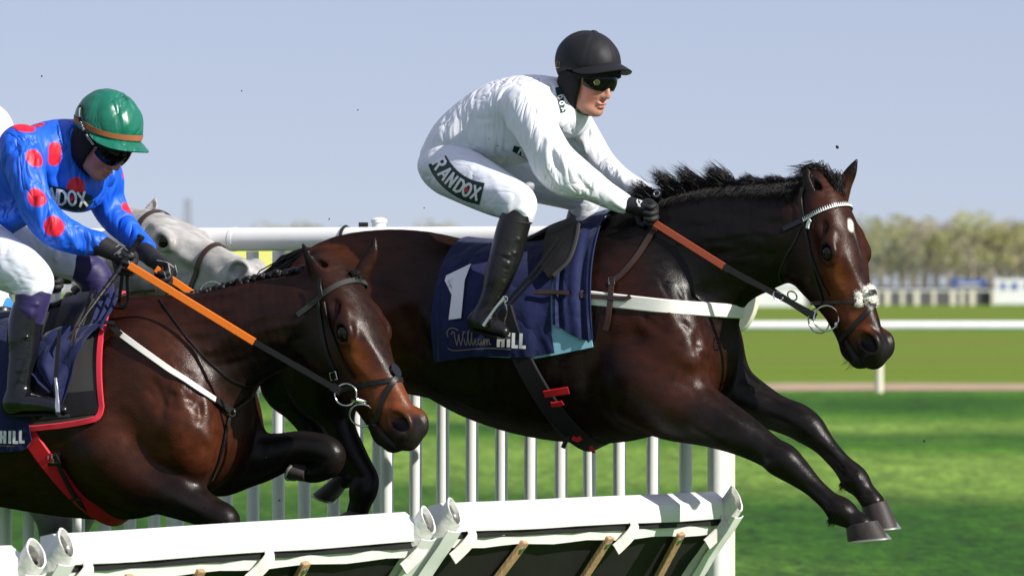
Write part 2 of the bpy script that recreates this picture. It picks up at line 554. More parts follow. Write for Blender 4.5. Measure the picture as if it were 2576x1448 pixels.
M_steel = mat('polished_steel', (.62, .61, .6), rough=.18, metal=1.0)
M_brass = mat('brass', (.6, .42, .16), rough=.25, metal=1.0)
M_eye = mat('horse_eye', (.005, .0035, .003), rough=.22, spec=.3)
M_black = mat('black_leather', (.007, .0065, .0065), rough=.42, spec=.35, var=.2, bump=.25, bscale=160)
M_blackmat = mat('black_fabric', (.010, .010, .012), rough=.75, spec=.25, bump=.2, bscale=300)
M_brown = mat('dark_brown_leather', (.035, .017, .011), rough=.36, spec=.5, var=.25, bump=.2, bscale=150)
M_patent = mat('patent_leather', (.006, .006, .009), rough=.2, spec=.5, big=.2, bigscale=14)
M_boot = mat('boot_leather', (.007, .007, .007), rough=.34, spec=.45, bump=.2, bscale=90, stretch=(1, 1, 1.6), big=.3, bigscale=24)
M_navy = mat('navy_cotton', (.008, .013, .062), rough=.75, spec=.25, sheen=.15, bump=.2, bscale=420, big=.3, bigscale=9, var=.1, ridge=.3, rscale=6)
M_sky = mat('pale_blue_pad', (.22, .45, .56), rough=.8, spec=.2, bump=.3, bscale=160)
M_white_web = mat('white_webbing', (.78, .76, .72), rough=.6, spec=.3, var=.07, vscale=9, bump=.1, bscale=150)
M_fleece = mat('sheepskin', (.8, .77, .7), rough=.95, spec=.1, sheen=.4, bump=1.0, bscale=110)
M_orange = mat('orange_rubber', (.83, .19, .01), rough=.5, spec=.4, bump=.5, bscale=170)
M_rust = mat('red_brown_rubber', (.30, .06, .025), rough=.5, spec=.4, bump=.7, bscale=190)
M_red = mat('red_webbing', (.55, .012, .02), rough=.6, spec=.3, bump=.15, bscale=240)
M_coral = mat('red_piping', (.74, .03, .06), rough=.6, spec=.3, sheen=.2)
M_charcoal = mat('charcoal_pad', (.04, .04, .04), rough=.75, spec=.3, bump=.2, bscale=240, var=.08)
M_silk_w = mat('white_silk', (.77, .79, .85), rough=.42, spec=.4, bump=.1, bscale=60, big=.12, bigscale=20, ridge=.5, rscale=5.5, rstretch=(2.0, 2.0, .55))
M_breech = mat('white_breeches', (.71, .74, .81), rough=.5, spec=.35, bump=.1, bscale=60, big=.1, bigscale=20, ridge=.26, rscale=6, rstretch=(.6, 2.0, 1.8))
M_silk_b = mat('blue_satin', attr=True, rough=.5, spec=.45, bump=.1, bscale=60, big=.12, bigscale=18, ridge=.6, rscale=5.5, rstretch=(2.0, 2.0, .55))
M_sleeve = mat('purple_stocking', (.020, .013, .078), rough=.55, spec=.4, sheen=.2, bump=.35, bscale=46, stretch=(.25, .25, 1))
M_skin = mat('skin', attr=True, rough=.48, spec=.4, sss=.12, var=.06, vscale=60, bump=.06, bscale=260)
M_helm = mat('black_silk_cap', (.010, .010, .014), rough=.58, spec=.3, bump=.12, bscale=160, big=.08, bigscale=14)
M_helm_g = mat('green_satin_cap', (.0, .135, .085), rough=.36, spec=.7, big=.3, bigscale=13, ridge=.6, rscale=9, rstretch=(1, 1, .35))
M_band = mat('orange_velvet_band', (.36, .125, .05), rough=.7, spec=.25, var=.1)
M_lens = mat('dark_goggle_lens', (.004, .004, .005), rough=.10, spec=.2)
M_foam = mat('brown_foam', (.16, .07, .03), rough=.9)
M_sash = mat('dark_green_sash', (.006, .03, .03), rough=.55, spec=.35, bump=.15, bscale=200)
M_print = mat('white_print', (.82, .82, .82), rough=.6, spec=.3)
M_pred = mat('red_print', (.6, .02, .03), rough=.6)
M_pgold = mat('dull_gold_print', (.20, .17, .13), rough=.55)
M_greyline = mat('grey_glove_piping', (.2, .2, .2), rough=.6)
M_glove = mat('black_glove', (.012, .012, .014), rough=.62, spec=.35, bump=.4, bscale=130)
M_pvc = mat('white_plastic', (.80, .81, .80), rough=.32, spec=.5, var=.04, vscale=5, big=.05, bigscale=6)
M_vinyl = mat('white_vinyl', (.76, .77, .75), rough=.45, spec=.4, var=.06, vscale=7, big=.04, bigscale=6, bump=.06, bscale=60)
M_vinyl_d = mat('worn_white_vinyl', (.74, .73, .71), rough=.55, spec=.4, var=.14, vscale=9, big=.6, bigscale=13)
M_pale = mat('pale_blue_white_strip', (.74, .755, .745), rough=.5, spec=.4, var=.05)
M_foamg = mat('dirty_foam', (.11, .105, .10), rough=.95, var=.55, vscale=70, bump=1, bscale=150)
M_board = mat('black_rubber_sheet', (.012, .011, .012), rough=.7, spec=.3, var=.2, bump=.12, bscale=140)
M_wood = mat('ash_wood', (.40, .25, .14), rough=.6, spec=.3, var=.28, vscale=14, bump=.3, bscale=40, stretch=(6, 6, .6))
M_velcro = mat('grey_white_velcro', (.62, .58, .54), rough=.9, var=.12, vscale=60, bump=.5, bscale=200)
M_cream = mat('cream_plastic', (.72, .68, .55), rough=.45, spec=.4, var=.05)
M_turf = mat('dark_turf', (.018, .013, .008), rough=.95, var=.4, vscale=90, bump=1, bscale=120)
M_bark = mat('grey_bark', (.30, .26, .22), rough=.9, var=.3, vscale=6)
M_yellow = mat('yellow_panel', (.76, .74, .22), rough=.5)
M_adblue = mat('blue_board', (.035, .09, .33), rough=.5)
M_adwhite = mat('white_board', (.76, .78, .78), rough=.5)
M_crowd = mat('dark_barrier_cloth', (.10, .10, .105), rough=.9)
M_iron = mat('grey_steel_lattice', (.25, .26, .28), rough=.6)

# mown turf: slanted pale and dark green bands mixed with noise patches
def grass_mat():
    m = bpy.data.materials.new('mown_turf'); m.use_nodes = True
    nt = m.node_tree; N = nt.nodes; Lk = nt.links; b = N['Principled BSDF']
    b.inputs['Roughness'].default_value = .8; b.inputs['Specular IOR Level'].default_value = .15
    tc = N.new('ShaderNodeTexCoord')
    def noise(scale, det, sc=(1, 1, 1)):
        mp = N.new('ShaderNodeMapping'); mp.inputs['Scale'].default_value = sc
        Lk.new(tc.outputs['Object'], mp.inputs[0])
        n = N.new('ShaderNodeTexNoise'); n.inputs['Scale'].default_value = scale; n.inputs['Detail'].default_value = det
        Lk.new(mp.outputs[0], n.inputs[0]); return n.outputs[0]
    def ramp(src, stops):
        r = N.new('ShaderNodeValToRGB'); e = r.color_ramp.elements
        e[0].position, e[0].color = stops[0][0], (*stops[0][1], 1)
        e[1].position, e[1].color = stops[1][0], (*stops[1][1], 1)
        for p_, c_ in stops[2:]:
            q = e.new(p_); q.color = (*c_, 1)
        Lk.new(src, r.inputs[0]); return r.outputs[0]
    def mix(f, a, c, mode='MIX'):
        x = N.new('ShaderNodeMix'); x.data_type, x.blend_type = 'RGBA', mode
        if isinstance(f, float): x.inputs[0].default_value = f
        else: Lk.new(f, x.inputs[0])
        for s_, k in ((a, 6), (c, 7)):
            if isinstance(s_, tuple): x.inputs[k].default_value = (*s_, 1)
            else: Lk.new(s_, x.inputs[k])
        return x.outputs[2]
    sepn = N.new('ShaderNodeSeparateXYZ'); Lk.new(tc.outputs['Object'], sepn.inputs[0])
    band_pos = N.new('ShaderNodeMath'); band_pos.operation = 'MULTIPLY_ADD'; band_pos.inputs[1].default_value = .9; Lk.new(sepn.outputs[0], band_pos.inputs[0]); Lk.new(sepn.outputs[1], band_pos.inputs[2])
    wob = N.new('ShaderNodeMath'); wob.operation = 'MULTIPLY_ADD'; wob.inputs[1].default_value = 26.0; Lk.new(noise(.16, 6, (.6, .25, 1)), wob.inputs[0]); Lk.new(band_pos.outputs[0], wob.inputs[2])
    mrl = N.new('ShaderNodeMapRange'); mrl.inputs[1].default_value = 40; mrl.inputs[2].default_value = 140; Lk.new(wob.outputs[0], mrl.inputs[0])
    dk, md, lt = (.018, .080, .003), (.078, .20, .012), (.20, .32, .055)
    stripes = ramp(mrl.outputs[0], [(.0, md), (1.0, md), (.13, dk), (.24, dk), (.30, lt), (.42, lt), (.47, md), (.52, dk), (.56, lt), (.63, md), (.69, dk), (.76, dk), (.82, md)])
    patch = ramp(noise(.42, 7, (.55, .17, 1)), [(.34, (.015, .07, .002)), (.66, (.16, .27, .045)), (.5, (.05, .145, .008))])
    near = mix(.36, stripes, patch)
    fine = ramp(noise(11, 8, (1, .22, 1)), [(.3, (.45, .45, .45)), (.7, (1.5, 1.5, 1.3))])
    near = mix(.95, near, fine, 'MULTIPLY')
    tuft = ramp(noise(3.2, 6, (1, .16, 1)), [(.34, (.5, .55, .5)), (.66, (1.45, 1.4, 1.4))])
    near = mix(.6, near, tuft, 'MULTIPLY')
    far = ramp(noise(.22, 5, (.10, .5, 1)), [(.36, (.125, .185, .012)), (.66, (.17, .16, .035)), (.5, (.13, .22, .012))])
    sep = N.new('ShaderNodeSeparateXYZ'); Lk.new(tc.outputs['Object'], sep.inputs[0])
    st = N.new('ShaderNodeMath'); st.operation = 'GREATER_THAN'; st.inputs[1].default_value = 113.0
    Lk.new(sep.outputs[1], st.inputs[0])
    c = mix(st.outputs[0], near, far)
    Lk.new(c, b.inputs['Base Color'])
    bp = N.new('ShaderNodeBump'); bp.inputs['Strength'].default_value = .6; bp.inputs['Distance'].default_value = .05
    Lk.new(noise(26, 3), bp.inputs['Height']); Lk.new(bp.outputs[0], b.inputs['Normal'])
    return m
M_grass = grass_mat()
M_dirt = mat('pink_sand', (.38, .27, .18), rough=.95, var=.25, vscale=1.2, bump=.5, bscale=6)
# ------------------------------------------------------------------ ground
def flat(name, x0, x1, y0, y1, z, m, nx=1, ny=1, kind='structure', wob=0.0):
    vs, fs = [], []
    for j in range(ny + 1):
        for i in range(nx + 1):
            y = y0 + (y1 - y0) * j / ny
            if wob and j in (0, ny): y += wob * math.sin(i * 1.7 + j) + random.uniform(-wob, wob)
            vs.append((x0 + (x1 - x0) * i / nx, y, z))
    for j in range(ny):
        for i in range(nx):
            a = j * (nx + 1) + i
            fs.append((a, a + 1, a + nx + 2, a + nx + 1))
    me = bpy.data.meshes.new(name); me.from_pydata(vs, [], fs)
    return tag(link(name, me, m, None, False), kind=kind)
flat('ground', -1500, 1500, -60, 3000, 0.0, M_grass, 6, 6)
flat('sand_track', -260, 260, 107.5, 115.5, 0.004, M_dirt, 160, 1, wob=.35)

# ------------------------------------------------------------------ far running rail, barriers, boards
Yr = 105.5
rr = empty('running_rail', ((2212 - CX) * Yr / F_PX, Yr, 0), 'low white running rail crossing the grass behind the leading horse\'s muzzle', 'rail')
mb = MB()
mb.tube([(x, 0, 1.145) for x in np.linspace(-40, 40, 30)], .083, 12)
mb.build('rail_tube', M_pvc, rr)
post_mb = MB(); post_mb.tube([(0, .03, 0), (0, .03, 1.08)], .066, 10)
p0 = post_mb.build('post', M_cream, rr)
for k in range(-7, 8):
    if k:
        c = p0.copy(); COL.objects.link(c); c.location = (k * 5.0, 0, 0)

Yf = 640.0
def at(px, py, Y): return P(px, py, Y)
bar = empty('spectator_barrier', (at(2300, CY, Yf).x, Yf, 0), 'distant white post and rail barrier below the tree belt', 'barrier')
mb = MB()
mb.box((0, 0, 1.55), (160, .25, .14)); mb.build('barrier_rail', M_adwhite, bar)
mb = MB(); mb.box((0, 0, .72), (.34, .2, 1.45)); bp0 = mb.build('barrier_post', M_cream, bar)
for k, px in enumerate((2270, 2306, 2349, 2397, 2420, 2446, 2498, 2232, 2205, 2160, 2100, 2050, 1990, 1950)):
    o = bp0 if k == 0 else bp0.copy()
    if k: COL.objects.link(o)
    o.location = (at(px, CY, Yf).x - bar.location.x, -.3, 0); o.scale = (1 + .5 * (k % 2), 1, 1.0)
mb = MB(); mb.box((0, 6, 1.0), (170, .3, 2.0)); mb.build('dark_sheeting', M_crowd, bar)
def board(px0, px1, py0, py1, Y, m, label, name='advertising_board', stripes=None):
    a, b = at(px0, py0, Y), at(px1, py1, Y)
    o = empty(name, ((a.x + b.x) / 2, Y, 0), label, 'board')
    w, top, bot = b.x - a.x, a.z, max(b.z, 0)
    mb = MB(); mb.box((0, 0, (top + bot) / 2), (w, .3, top - bot)); mb.build('panel', m, o)
    for s in (-.45, .45): mb = MB(); mb.box((s * w, .35, top / 2), (.2, .2, top)); mb.build('board_leg', M_iron, o)
    if stripes:
        for s0, s1, z0, z1 in stripes: mb = MB(); mb.box(((s0 + s1 - 1) / 2 * w, -.2, bot + (z0 + z1) / 2 * (top - bot)), ((s1 - s0) * w, .06, (z1 - z0) * (top - bot))); mb.build('print_band', M_adblue if m is M_adwhite else M_adwhite, o)
    return o
board(2391, 2482, 703, 727, 655, M_adblue, 'blue advertising board among the far barriers at right', stripes=[(.2, .8, .42, .6)])
board(2503, 2640, 702, 765, 645, M_adwhite, 'white hoarding at the far right edge below the trees', name='hoarding', stripes=[(.1, .2, .55, .85), (.3, .42, .55, .85), (.55, .63, .55, .85)])
board(516, 692, 622, 760, 560, M_yellow, 'yellow panel seen between the pickets under the white rail', name='yellow_screen')
mq = at(1955, 705, 600)
t = empty('marquee', (mq.x, 600, 0), 'pale grey marquee glimpsed under the leading horse\'s jaw', 'marquee')
mb = MB(); mb.box((0, 0, 1.0), (5.4, 4, 2.0)); mb.build('wall', M_adwhite, t)
mb = MB(); mb.add([(-2.8, -2.2, 2.003), (2.8, -2.2, 2.003), (2.8, 2.2, 2.003), (-2.8, 2.2, 2.003), (-1.2, 0, 2.75), (1.2, 0, 2.75)], [(0, 1, 5, 4), (1, 2, 5), (2, 3, 4, 5), (3, 0, 4), (3, 2, 1, 0)]); mb.build('roof', M_adwhite, t)

# mast
mp_ = at(472, 500, 900)
mast = empty('lattice_mast', (mp_.x, 900, 0), 'faint grey lattice mast rising far behind the grey horse\'s head', 'mast')
hm = mp_.z
for sx in (-1, 1):
    for sy in (-1, 1): mb = MB(); mb.tube([(sx * 1.0, sy * 1.0, 0), (sx * .3, sy * .3, hm)], .12, 5); mb.build('mast_leg', M_iron, mast)
mb = MB()
for k in range(14):
    z0, z1 = hm * k / 14, hm * (k + 1) / 14; a, b = 1 - .7 * k / 14, 1 - .7 * (k + 1) / 14
    for q in range(4):
        c0 = Matrix.Rotation(q * math.pi / 2, 3, 'Z') @ Vector((-a, -a, z0)); c1 = Matrix.Rotation(q * math.pi / 2, 3, 'Z') @ Vector((b, -b, z1))
        mb.tube([c0, c1], .07, 4)
mb.build('mast_brace', M_iron, mast)['kind'] = 'stuff'

# ------------------------------------------------------------------ trees, each with trunk, limbs and a leafy crown
def leaf_mat(name, col):
    m = mat(name, col, rough=.75, spec=.15, var=.25, vscale=.6)
    nt = m.node_tree; b = nt.nodes['Principled BSDF']; out = nt.nodes['Material Output']
    tl = nt.nodes.new('ShaderNodeBsdfTranslucent'); mx = nt.nodes.new('ShaderNodeMixShader'); mx.inputs[0].default_value = .6
    lk = b.inputs['Base Color'].links[0].from_socket; nt.links.new(lk, tl.inputs[0])
    nt.links.new(b.outputs[0], mx.inputs[1]); nt.links.new(tl.outputs[0], mx.inputs[2]); nt.links.new(mx.outputs[0], out.inputs[0])
    return m
LEAF = [leaf_mat('yellow_green_spring_leaf', (.53, .53, .28)), leaf_mat('grey_brown_twig', (.47, .41, .36)),
        leaf_mat('olive_leaf', (.45, .44, .24)), leaf_mat('dusty_green_leaf', (.40, .42, .35)), leaf_mat('ochre_bud', (.48, .39, .24))]
def tree_proto(seed, H, R, density, m):
    rg = random.Random(seed)
    tr = MB()
    tr.tube([(0, 0, 0), (rg.uniform(-.2, .2), 0, H * .35), (rg.uniform(-.4, .4), rg.uniform(-.3, .3), H * .8)], [.28, .2, .05], 6)
    cl = []
    for k in range(11):
        z = H * rg.uniform(.28, .8); a = rg.uniform(0, 6.28); ln = R * rg.uniform(.5, .95)
        e = Vector((ln * math.cos(a), ln * math.sin(a), z + H * rg.uniform(.06, .22)))
        tr.tube([(0, 0, z * .9), e * .55 + Vector((0, 0, z * .42)), e], [.1, .06, .02], 5)
        cl.append((e, R * rg.uniform(.28, .5)))
    cl += [(Vector((rg.uniform(-.3, .3) * R, rg.uniform(-.3, .3) * R, H * rg.uniform(.75, .95))), R * rg.uniform(.25, .42)) for _ in range(4)]
    cr = MB()
    for c, r in cl:
        for _ in range(density):
            d = Vector((rg.gauss(0, 1), rg.gauss(0, 1), rg.gauss(0, 1))).normalized() * r * rg.uniform(.35, 1.0) ** .5
            p = c + Vector((d.x, d.y, d.z * .85))
            s = rg.uniform(.16, .38)
            u = Vector((rg.gauss(0, 1), rg.gauss(0, 1), rg.gauss(0, 1))).normalized(); v = u.orthogonal().normalized()
            cr.add([p - u * s, p + v * s * .5, p + u * s, p - v * s * .5], [(0, 1, 2, 3)])
    return tr, cr
PROTO = []
for i, (H, R, den) in enumerate(((10.2, 3.4, 46), (9.3, 3.0, 34), (9.8, 3.7, 40), (8.8, 3.2, 46), (9.4, 2.8, 40))):
    tr, cr = tree_proto(40 + i, H, R, den, None)
    o = empty('broadleaf_tree', (0, 0, 0), None, None)
    tr.build('trunk', M_bark, o); cr.build('crown', LEAF[i], o, smooth=False)
    PROTO.append(o)
KINDS = ['yellow-green spring tree in the blurred far belt', 'bare grey-brown tree in the blurred far belt', 'olive tree in the blurred far belt',
         'dusty green tree in the blurred far belt', 'ochre budding tree in the blurred far belt']
spots = []
x = 2140
while x < 2660:                      # tall belt at right
    spots.append((x, 690 + random.uniform(0, 60), random.uniform(.93, 1.1))); x += random.uniform(22, 40)
for px in range(2120, 2660, 34): spots.append((px + random.uniform(-10, 10), 740 + random.uniform(0, 40), random.uniform(.9, 1.06)))
for px, s in ((715, .93), (745, 1.0), (775, .93), (812, .84), (1068, .9), (1100, .97), (1135, .97), (1170, .88), (1210, .84), (1250, .83)): spots.append((px, 700, s))
for px in range(-60, 720, 46): spots.append((px, 780 + random.uniform(-20, 40), random.uniform(.86, .97)))
for px in range(840, 1060, 44): spots.append((px, 800 + random.uniform(-20, 40), random.uniform(.84, .93)))
for px in range(1290, 2130, 46): spots.append((px + random.uniform(-10, 10), 770 + random.uniform(-30, 40), random.uniform(.84, .98)))
first = [True] * 5
for i, (px, Y, s) in enumerate(spots):
    left = px < 2125
    k = random.choice((0, 0, 1, 1, 2, 3)) if not left else random.choice((4, 2)) if 700 <= px <= 800 or 1060 <= px <= 1180 else 3
    o = PROTO[k] if first[k] else copy_tree(PROTO[k])
    first[k] = False
    o.location = ((px - CX) * Y / F_PX, Y, 0); o.rotation_euler = (0, 0, random.uniform(0, 6.28)); o.scale = (s * 1.1, s * 1.1, s * .94)
    where = 'at right behind the leading horse\'s face' if not left else 'far behind the white rail and the riders'
    tag(o, KINDS[k].replace('in the blurred far belt', where), 'tree', 'trees of the far belt ' + where)
for k in range(5):
    if first[k]: bpy.data.objects.remove(PROTO[k], do_unlink=True)

# ------------------------------------------------------------------ white wing of rail and pickets
WA = P(1808, CY, 22.35); cw, sw = math.cos(math.radians(25.5)), math.sin(math.radians(25.5))
def wing_t(px):
    k = (px - CX) / F_PX
    return (WA.x - k * WA.y) / (cw + k * sw)
def wing_p(t, z, off=0.0): return Vector((-cw * t + sw * off, sw * t + cw * off, z))
wing = empty('wing_fence', (WA.x, WA.y, 0), 'tall white plastic wing of rail and upright pickets behind the horses', 'fence')
ZR = 1.984
joint = wing_t(582)
mb = MB(); mb.tube([wing_p(t, ZR) for t in np.linspace(-.02, joint - .001, 8)], .0445, 20); mb.build('top_rail', M_pvc, wing)
mb = MB(); mb.tube([wing_p(t, ZR) for t in np.linspace(joint + .001, 5.2, 8)], .0445, 20); mb.build('top_rail', M_pvc, wing)
mb = MB(); mb.tube([wing_p(joint - .02, ZR), wing_p(joint - .004, ZR)], .0458, 20); mb.build('rail_collar', M_pvc, wing)
mb = MB(); mb.tube([wing_p(t, .22) for t in np.linspace(0, 5.2, 8)], .03, 12); mb.build('bottom_rail', M_pvc, wing)
mb = MB(); mb.tube([(0, 0, .05), (0, 0, ZR - .046)], .0240, 14); pk0 = mb.build('picket', M_pvc, wing)
pxs = [1722, 1640, 1560, 1485, 1410, 1333, 1260, 1187, 1112, 1043, 975, 900, 838, 768, 700, 638, 572, 509, 447, 388, 328, 263, 200, 137, 74, 12, -50]
for i, px in enumerate(pxs):
    o = pk0 if i == 0 else pk0.copy()
    if i: COL.objects.link(o)
    o.location = wing_p(wing_t(px), 0); o.rotation_euler = (random.uniform(-.004, .004), random.uniform(-.004, .004), 0)
for px, r, top, off in ((1808, .041, 2.05, 0), (931, .0265, 2.045, .075), (412, .0265, 2.03, .075)):
    t = wing_t(px)
    mb = MB(); mb.tube([wing_p(t, 0, off), wing_p(t, top, off)], r, 16); po = mb.build('post', M_pvc, wing, auto=40)
    mb = MB(); mb.tube([wing_p(t, top, off), wing_p(t, top + .012, off), wing_p(t, top + .02, off)], [r * 1.15, r * 1.15, r * .6], 16); c = mb.build('post_cap', M_pvc, wing, auto=40)
tcl = wing_t(870)
mb = MB(); mb.torus(wing_p(tcl, ZR), .047, .006, wing_p(1, 0) - wing_p(0, 0), 28, 6)
mb.box(wing_p(tcl, ZR - .046, -.01), (.03, .03, .03)); mb.build('rail_clamp', M_blackmat, wing)
tcl = wing_t(908)
mb = MB(); mb.box(wing_p(tcl, ZR + .052, .02), (.035, .03, .02)); mb.build('cap_block', M_blackmat, wing)

# cream end paddle
pd = P(1845, 722, 24.6)
pad = empty('rail_paddle', (pd.x, pd.y, 0), 'cream round-ended paddle on a thin post behind the leading horse\'s chest', 'marker')
mb = MB(); rot = Matrix.Rotation(math.radians(-38), 3, 'Z')
ring = []
for y in (-.014, .014):
    ring += [rot @ Vector((.125 * math.cos(a), y, .187 * math.sin(a) + .187 * .25 * 0)) + Vector((0, 0, pd.z)) for a in [2 * math.pi * k / 40 for k in range(40)]]
mb.add(ring, [tuple(range(40)), tuple(range(40, 80))[::-1]] + [(k, (k + 1) % 40, 40 + (k + 1) % 40, 40 + k) for k in range(40)])
mb.build('paddle_disc', M_cream, pad, auto=40)
mb = MB(); mb.tube([(-.02, .04, 0), (-.02, .04, pd.z)], .028, 12); mb.build('post', M_cream, pad, auto=40)

# ------------------------------------------------------------------ hurdles
HD = Vector((math.cos(math.radians(36)), -math.sin(math.radians(36)), 0))
def hurdle(A, B, label, slats, straps, left_sleeve=True, right_sleeve=True, seed=0):
    rg = random.Random(seed)
    L = (B - A).length; U = (B - A) / L
    root = empty('hurdle', (A.x, A.y, 0), label, 'hurdle', 'hurdle panels in a row')
    O = Vector((A.x, A.y, 0))
    def Q(s, h, dz): return A + U * s + HD * h + Vector((0, 0, dz)) - O
    n = 16
    prof = [(0, -.060), (.002, -.057), (.003, -.002), (.001, .001), (-.054, .037), (-.059, .037), (-.105, .028), (-.108, -.060)]
    grid = []
    for i in range(n + 1):
        s = L * i / n; sag = .0016 * math.sin(i * .8 + seed) + .0006 * rg.uniform(-1, 1)
        grid.append([Q(s, h + (.0008 * math.sin(i * 2.1 + seed) if j < 3 else 0), z + (sag * .4 if j > 2 else sag)) for j, (h, z) in enumerate(prof)])
    mb = MB(); m = len(prof)
    vs = [p for r in grid for p in r]
    fs = [(i * m + j, i * m + (j + 1) % m, (i + 1) * m + (j + 1) % m, (i + 1) * m + j) for i in range(n) for j in range(m)]
    fs += [tuple(range(m))[::-1], tuple(n * m + j for j in range(m))]
    mb.add(vs, fs); mb.build('padded_top_rail', M_vinyl, root, auto=35)
    V = HD * -.60 + Vector((0, 0, -.80)); NR = HD * .80 + Vector((0, 0, -.60))
    # black sheet stands in for the gap's shade; pale strip below the pad
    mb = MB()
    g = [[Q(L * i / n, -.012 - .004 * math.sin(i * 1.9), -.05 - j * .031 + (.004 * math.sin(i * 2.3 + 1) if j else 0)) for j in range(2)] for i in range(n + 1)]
    mb.sheet(g, .012); mb.build('gap_shade', M_board, root, smooth=False)
    mb = MB()
    g = [[Q(.02 + (L - .04) * i / n, -.020 - .012 * j, -.083 - j * .032 + .004 * math.sin(i * 1.5 + 2 * seed) * j) for j in range(2)] for i in range(n + 1)]
    mb.sheet(g, .01); mb.build('pale_strip', M_pale, root, smooth=False)
    top = Q(0, -.045, -.10)
    mb = MB()
    g = [[top + U * (L * i / 8) + V * (1.12 * j / 6) + NR * (.006 * math.sin(i * 1.1 + j)) for j in range(7)] for i in range(9)]
    mb.sheet(g, .014); mb.build('rubber_sheet', M_board, root)
    for s in (.05, L - .05): mb = MB(); mb.tube([top + U * s + NR * -.03, top + U * s + V * 1.14 + NR * -.03], .022, 8); mb.build('steel_leg', M_iron, root)
    for s, fan in slats:
        d = (V + U * fan).normalized(); a = top + U * s + NR * .022 - V * .012
        mb = MB(); w = d.cross(NR).normalized()
        for hw in (1,):
            P0, P1 = a, a + d * 1.05
            vs = []
            for p, e in ((P0, .9), (P0 + d * .012, 1), (P1, 1)):
                vs += [p - w * .019 * e - NR * .008, p + w * .019 * e - NR * .008, p + w * .019 * e + NR * .010, p - w * .019 * e + NR * .010]
            mb.add(vs, [(0, 3, 2, 1)] + [(i * 4 + k, i * 4 + (k + 1) % 4, i * 4 + 4 + (k + 1) % 4, i * 4 + 4 + k) for i in range(2) for k in range(4)] + [(8, 9, 10, 11)])
        so = mb.build('slat', M_wood, root, smooth=False, bevel=.003)
        mb = MB(); b = a + d * .03 + NR * .010; mb.tube([b, b + NR * .004, b + NR * .006], [.009, .009, .004], 10); mb.torus(b + NR * .001, .011, .002, NR, 14, 5)
        mb.build('bolt', M_steel, so)
    for s in straps:
        pts = [Q(s, .0, -.052), Q(s - .006, .012, -.075), Q(s - .03, .010, -.10), Q(s - .06, -.005, -.13), Q(s - .085, -.015, -.15)]
        pts = [Vector(p) for p in spline(pts, 3)]
        mb = MB(); mb.ribbon(pts, [HD * .9 + Vector((0, 0, .2))] * len(pts), .045, .006); mb.build('strap', M_velcro, root)
    # end sleeves: open-topped vinyl tubes packed with foam
    def sleeve(s, cutback):
        c0 = Q(s, .028, .014); ax = (V + U * -.04).normalized()
        e1 = U; e2 = ax.cross(e1).normalized()
        if e2.dot(HD) < 0: e2 = -e2
        N_, M_ = 28, 14
        g = []; gi = []
        tilt = lambda a: (math.cos(a) * .016 + math.sin(a) * .026)
        for j in range(M_ + 1):
            f = j / M_; row = []; rowi = []
            for k in range(N_):
                a = 2 * math.pi * k / N_
                r1, r2 = .048 * (1 + .03 * math.sin(5 * f * 3 + k)), .040
                wr = .0025 * math.sin(9 * f * 6.28 + 2 * math.sin(a) + s * 7) * math.sin(min(f * 4, 1) * 1.57)
                p = c0 + ax * (f * .85 + tilt(a) * (1 - f)) + e1 * ((r1 + wr) * math.cos(a)) + e2 * ((r2 + wr) * math.sin(a))
                row.append(p)
                if j < 3: rowi.append(c0 + ax * (f * .5 + tilt(a) * (1 - f) + .001) + e1 * (r1 - .006) * math.cos(a) + e2 * (r2 - .006) * math.sin(a))
            g.append(row)
            if j < 3: gi.append(rowi)
        mb = MB(); vs = [p for r in gi[::-1] + g for p in r]; nr_ = len(gi) + len(g)
        mb.add(vs, [(i * N_ + k, i * N_ + (k + 1) % N_, (i + 1) * N_ + (k + 1) % N_, (i + 1) * N_ + k) for i in range(nr_ - 1) for k in range(N_)])
        so = mb.build('end_sleeve', M_vinyl_d, root)
        mb = MB(); cc = c0 + ax * .022
        rim = [cc + e1 * .042 * math.cos(a) + e2 * .034 * math.sin(a) + ax * tilt(a) for a in [2 * math.pi * k / 20 for k in range(20)]]
        inn = [cc + ax * .010 + e1 * .024 * math.cos(a) + e2 * .018 * math.sin(a) for a in [2 * math.pi * k / 20 for k in range(20)]]
        bot = [p + ax * .02 for p in inn]
        vs = rim + inn + bot
        mb.add(vs, [(k, (k + 1) % 20, 20 + (k + 1) % 20, 20 + k) for k in range(20)] + [(20 + k, 20 + (k + 1) % 20, 40 + (k + 1) % 20, 40 + k) for k in range(20)] + [tuple(range(40, 60))])
        mb.build('foam_plug', M_foamg, so)
        # flap of vinyl lapped on the front of the sleeve
        g = [[c0 + ax * (.05 + .75 * i / 12) + e2 * (.049 + .003 * math.sin(i * 1.7)) * math.cos((j - 2) * .34) + e1 * .057 * math.sin((j - 2) * .40) for j in range(5)] for i in range(13)]
        mb = MB(); mb.sheet(g, .004); mb.build('vinyl_flap', M_vinyl, so)
    if left_sleeve: sleeve(-.030, 0)
    if right_sleeve: sleeve(L + .020, 0)
    return root
HA0, HB0 = P(-700, 1436, 17.9), P(62, 1402, 18.75)
HA1, HB1 = P(166, 1374, 18.95), P(1052, 1316, 20.45)
HA2, HB2 = P(1140, 1294, 20.62), P(1829, 1262, 22.0)
hurdle(HA2, HB2, 'right-hand white-topped hurdle under the leading horse\'s belly', [(.45, -.20), (.97, -.04), (1.42, .14)], (.10, 1.08, 1.66), seed=1)
hurdle(HA1, HB1, 'middle white-topped hurdle in front of the blue rider\'s horse', [(.34, -.05), (.70, -.02), (1.25, .1)], (.10, 1.02, 1.86), seed=2)
hurdle(HA0, HB0, 'leftmost white-topped hurdle cut off by the lower left corner', [(.5, 0), (1.0, 0)], (.4, .9), seed=3)
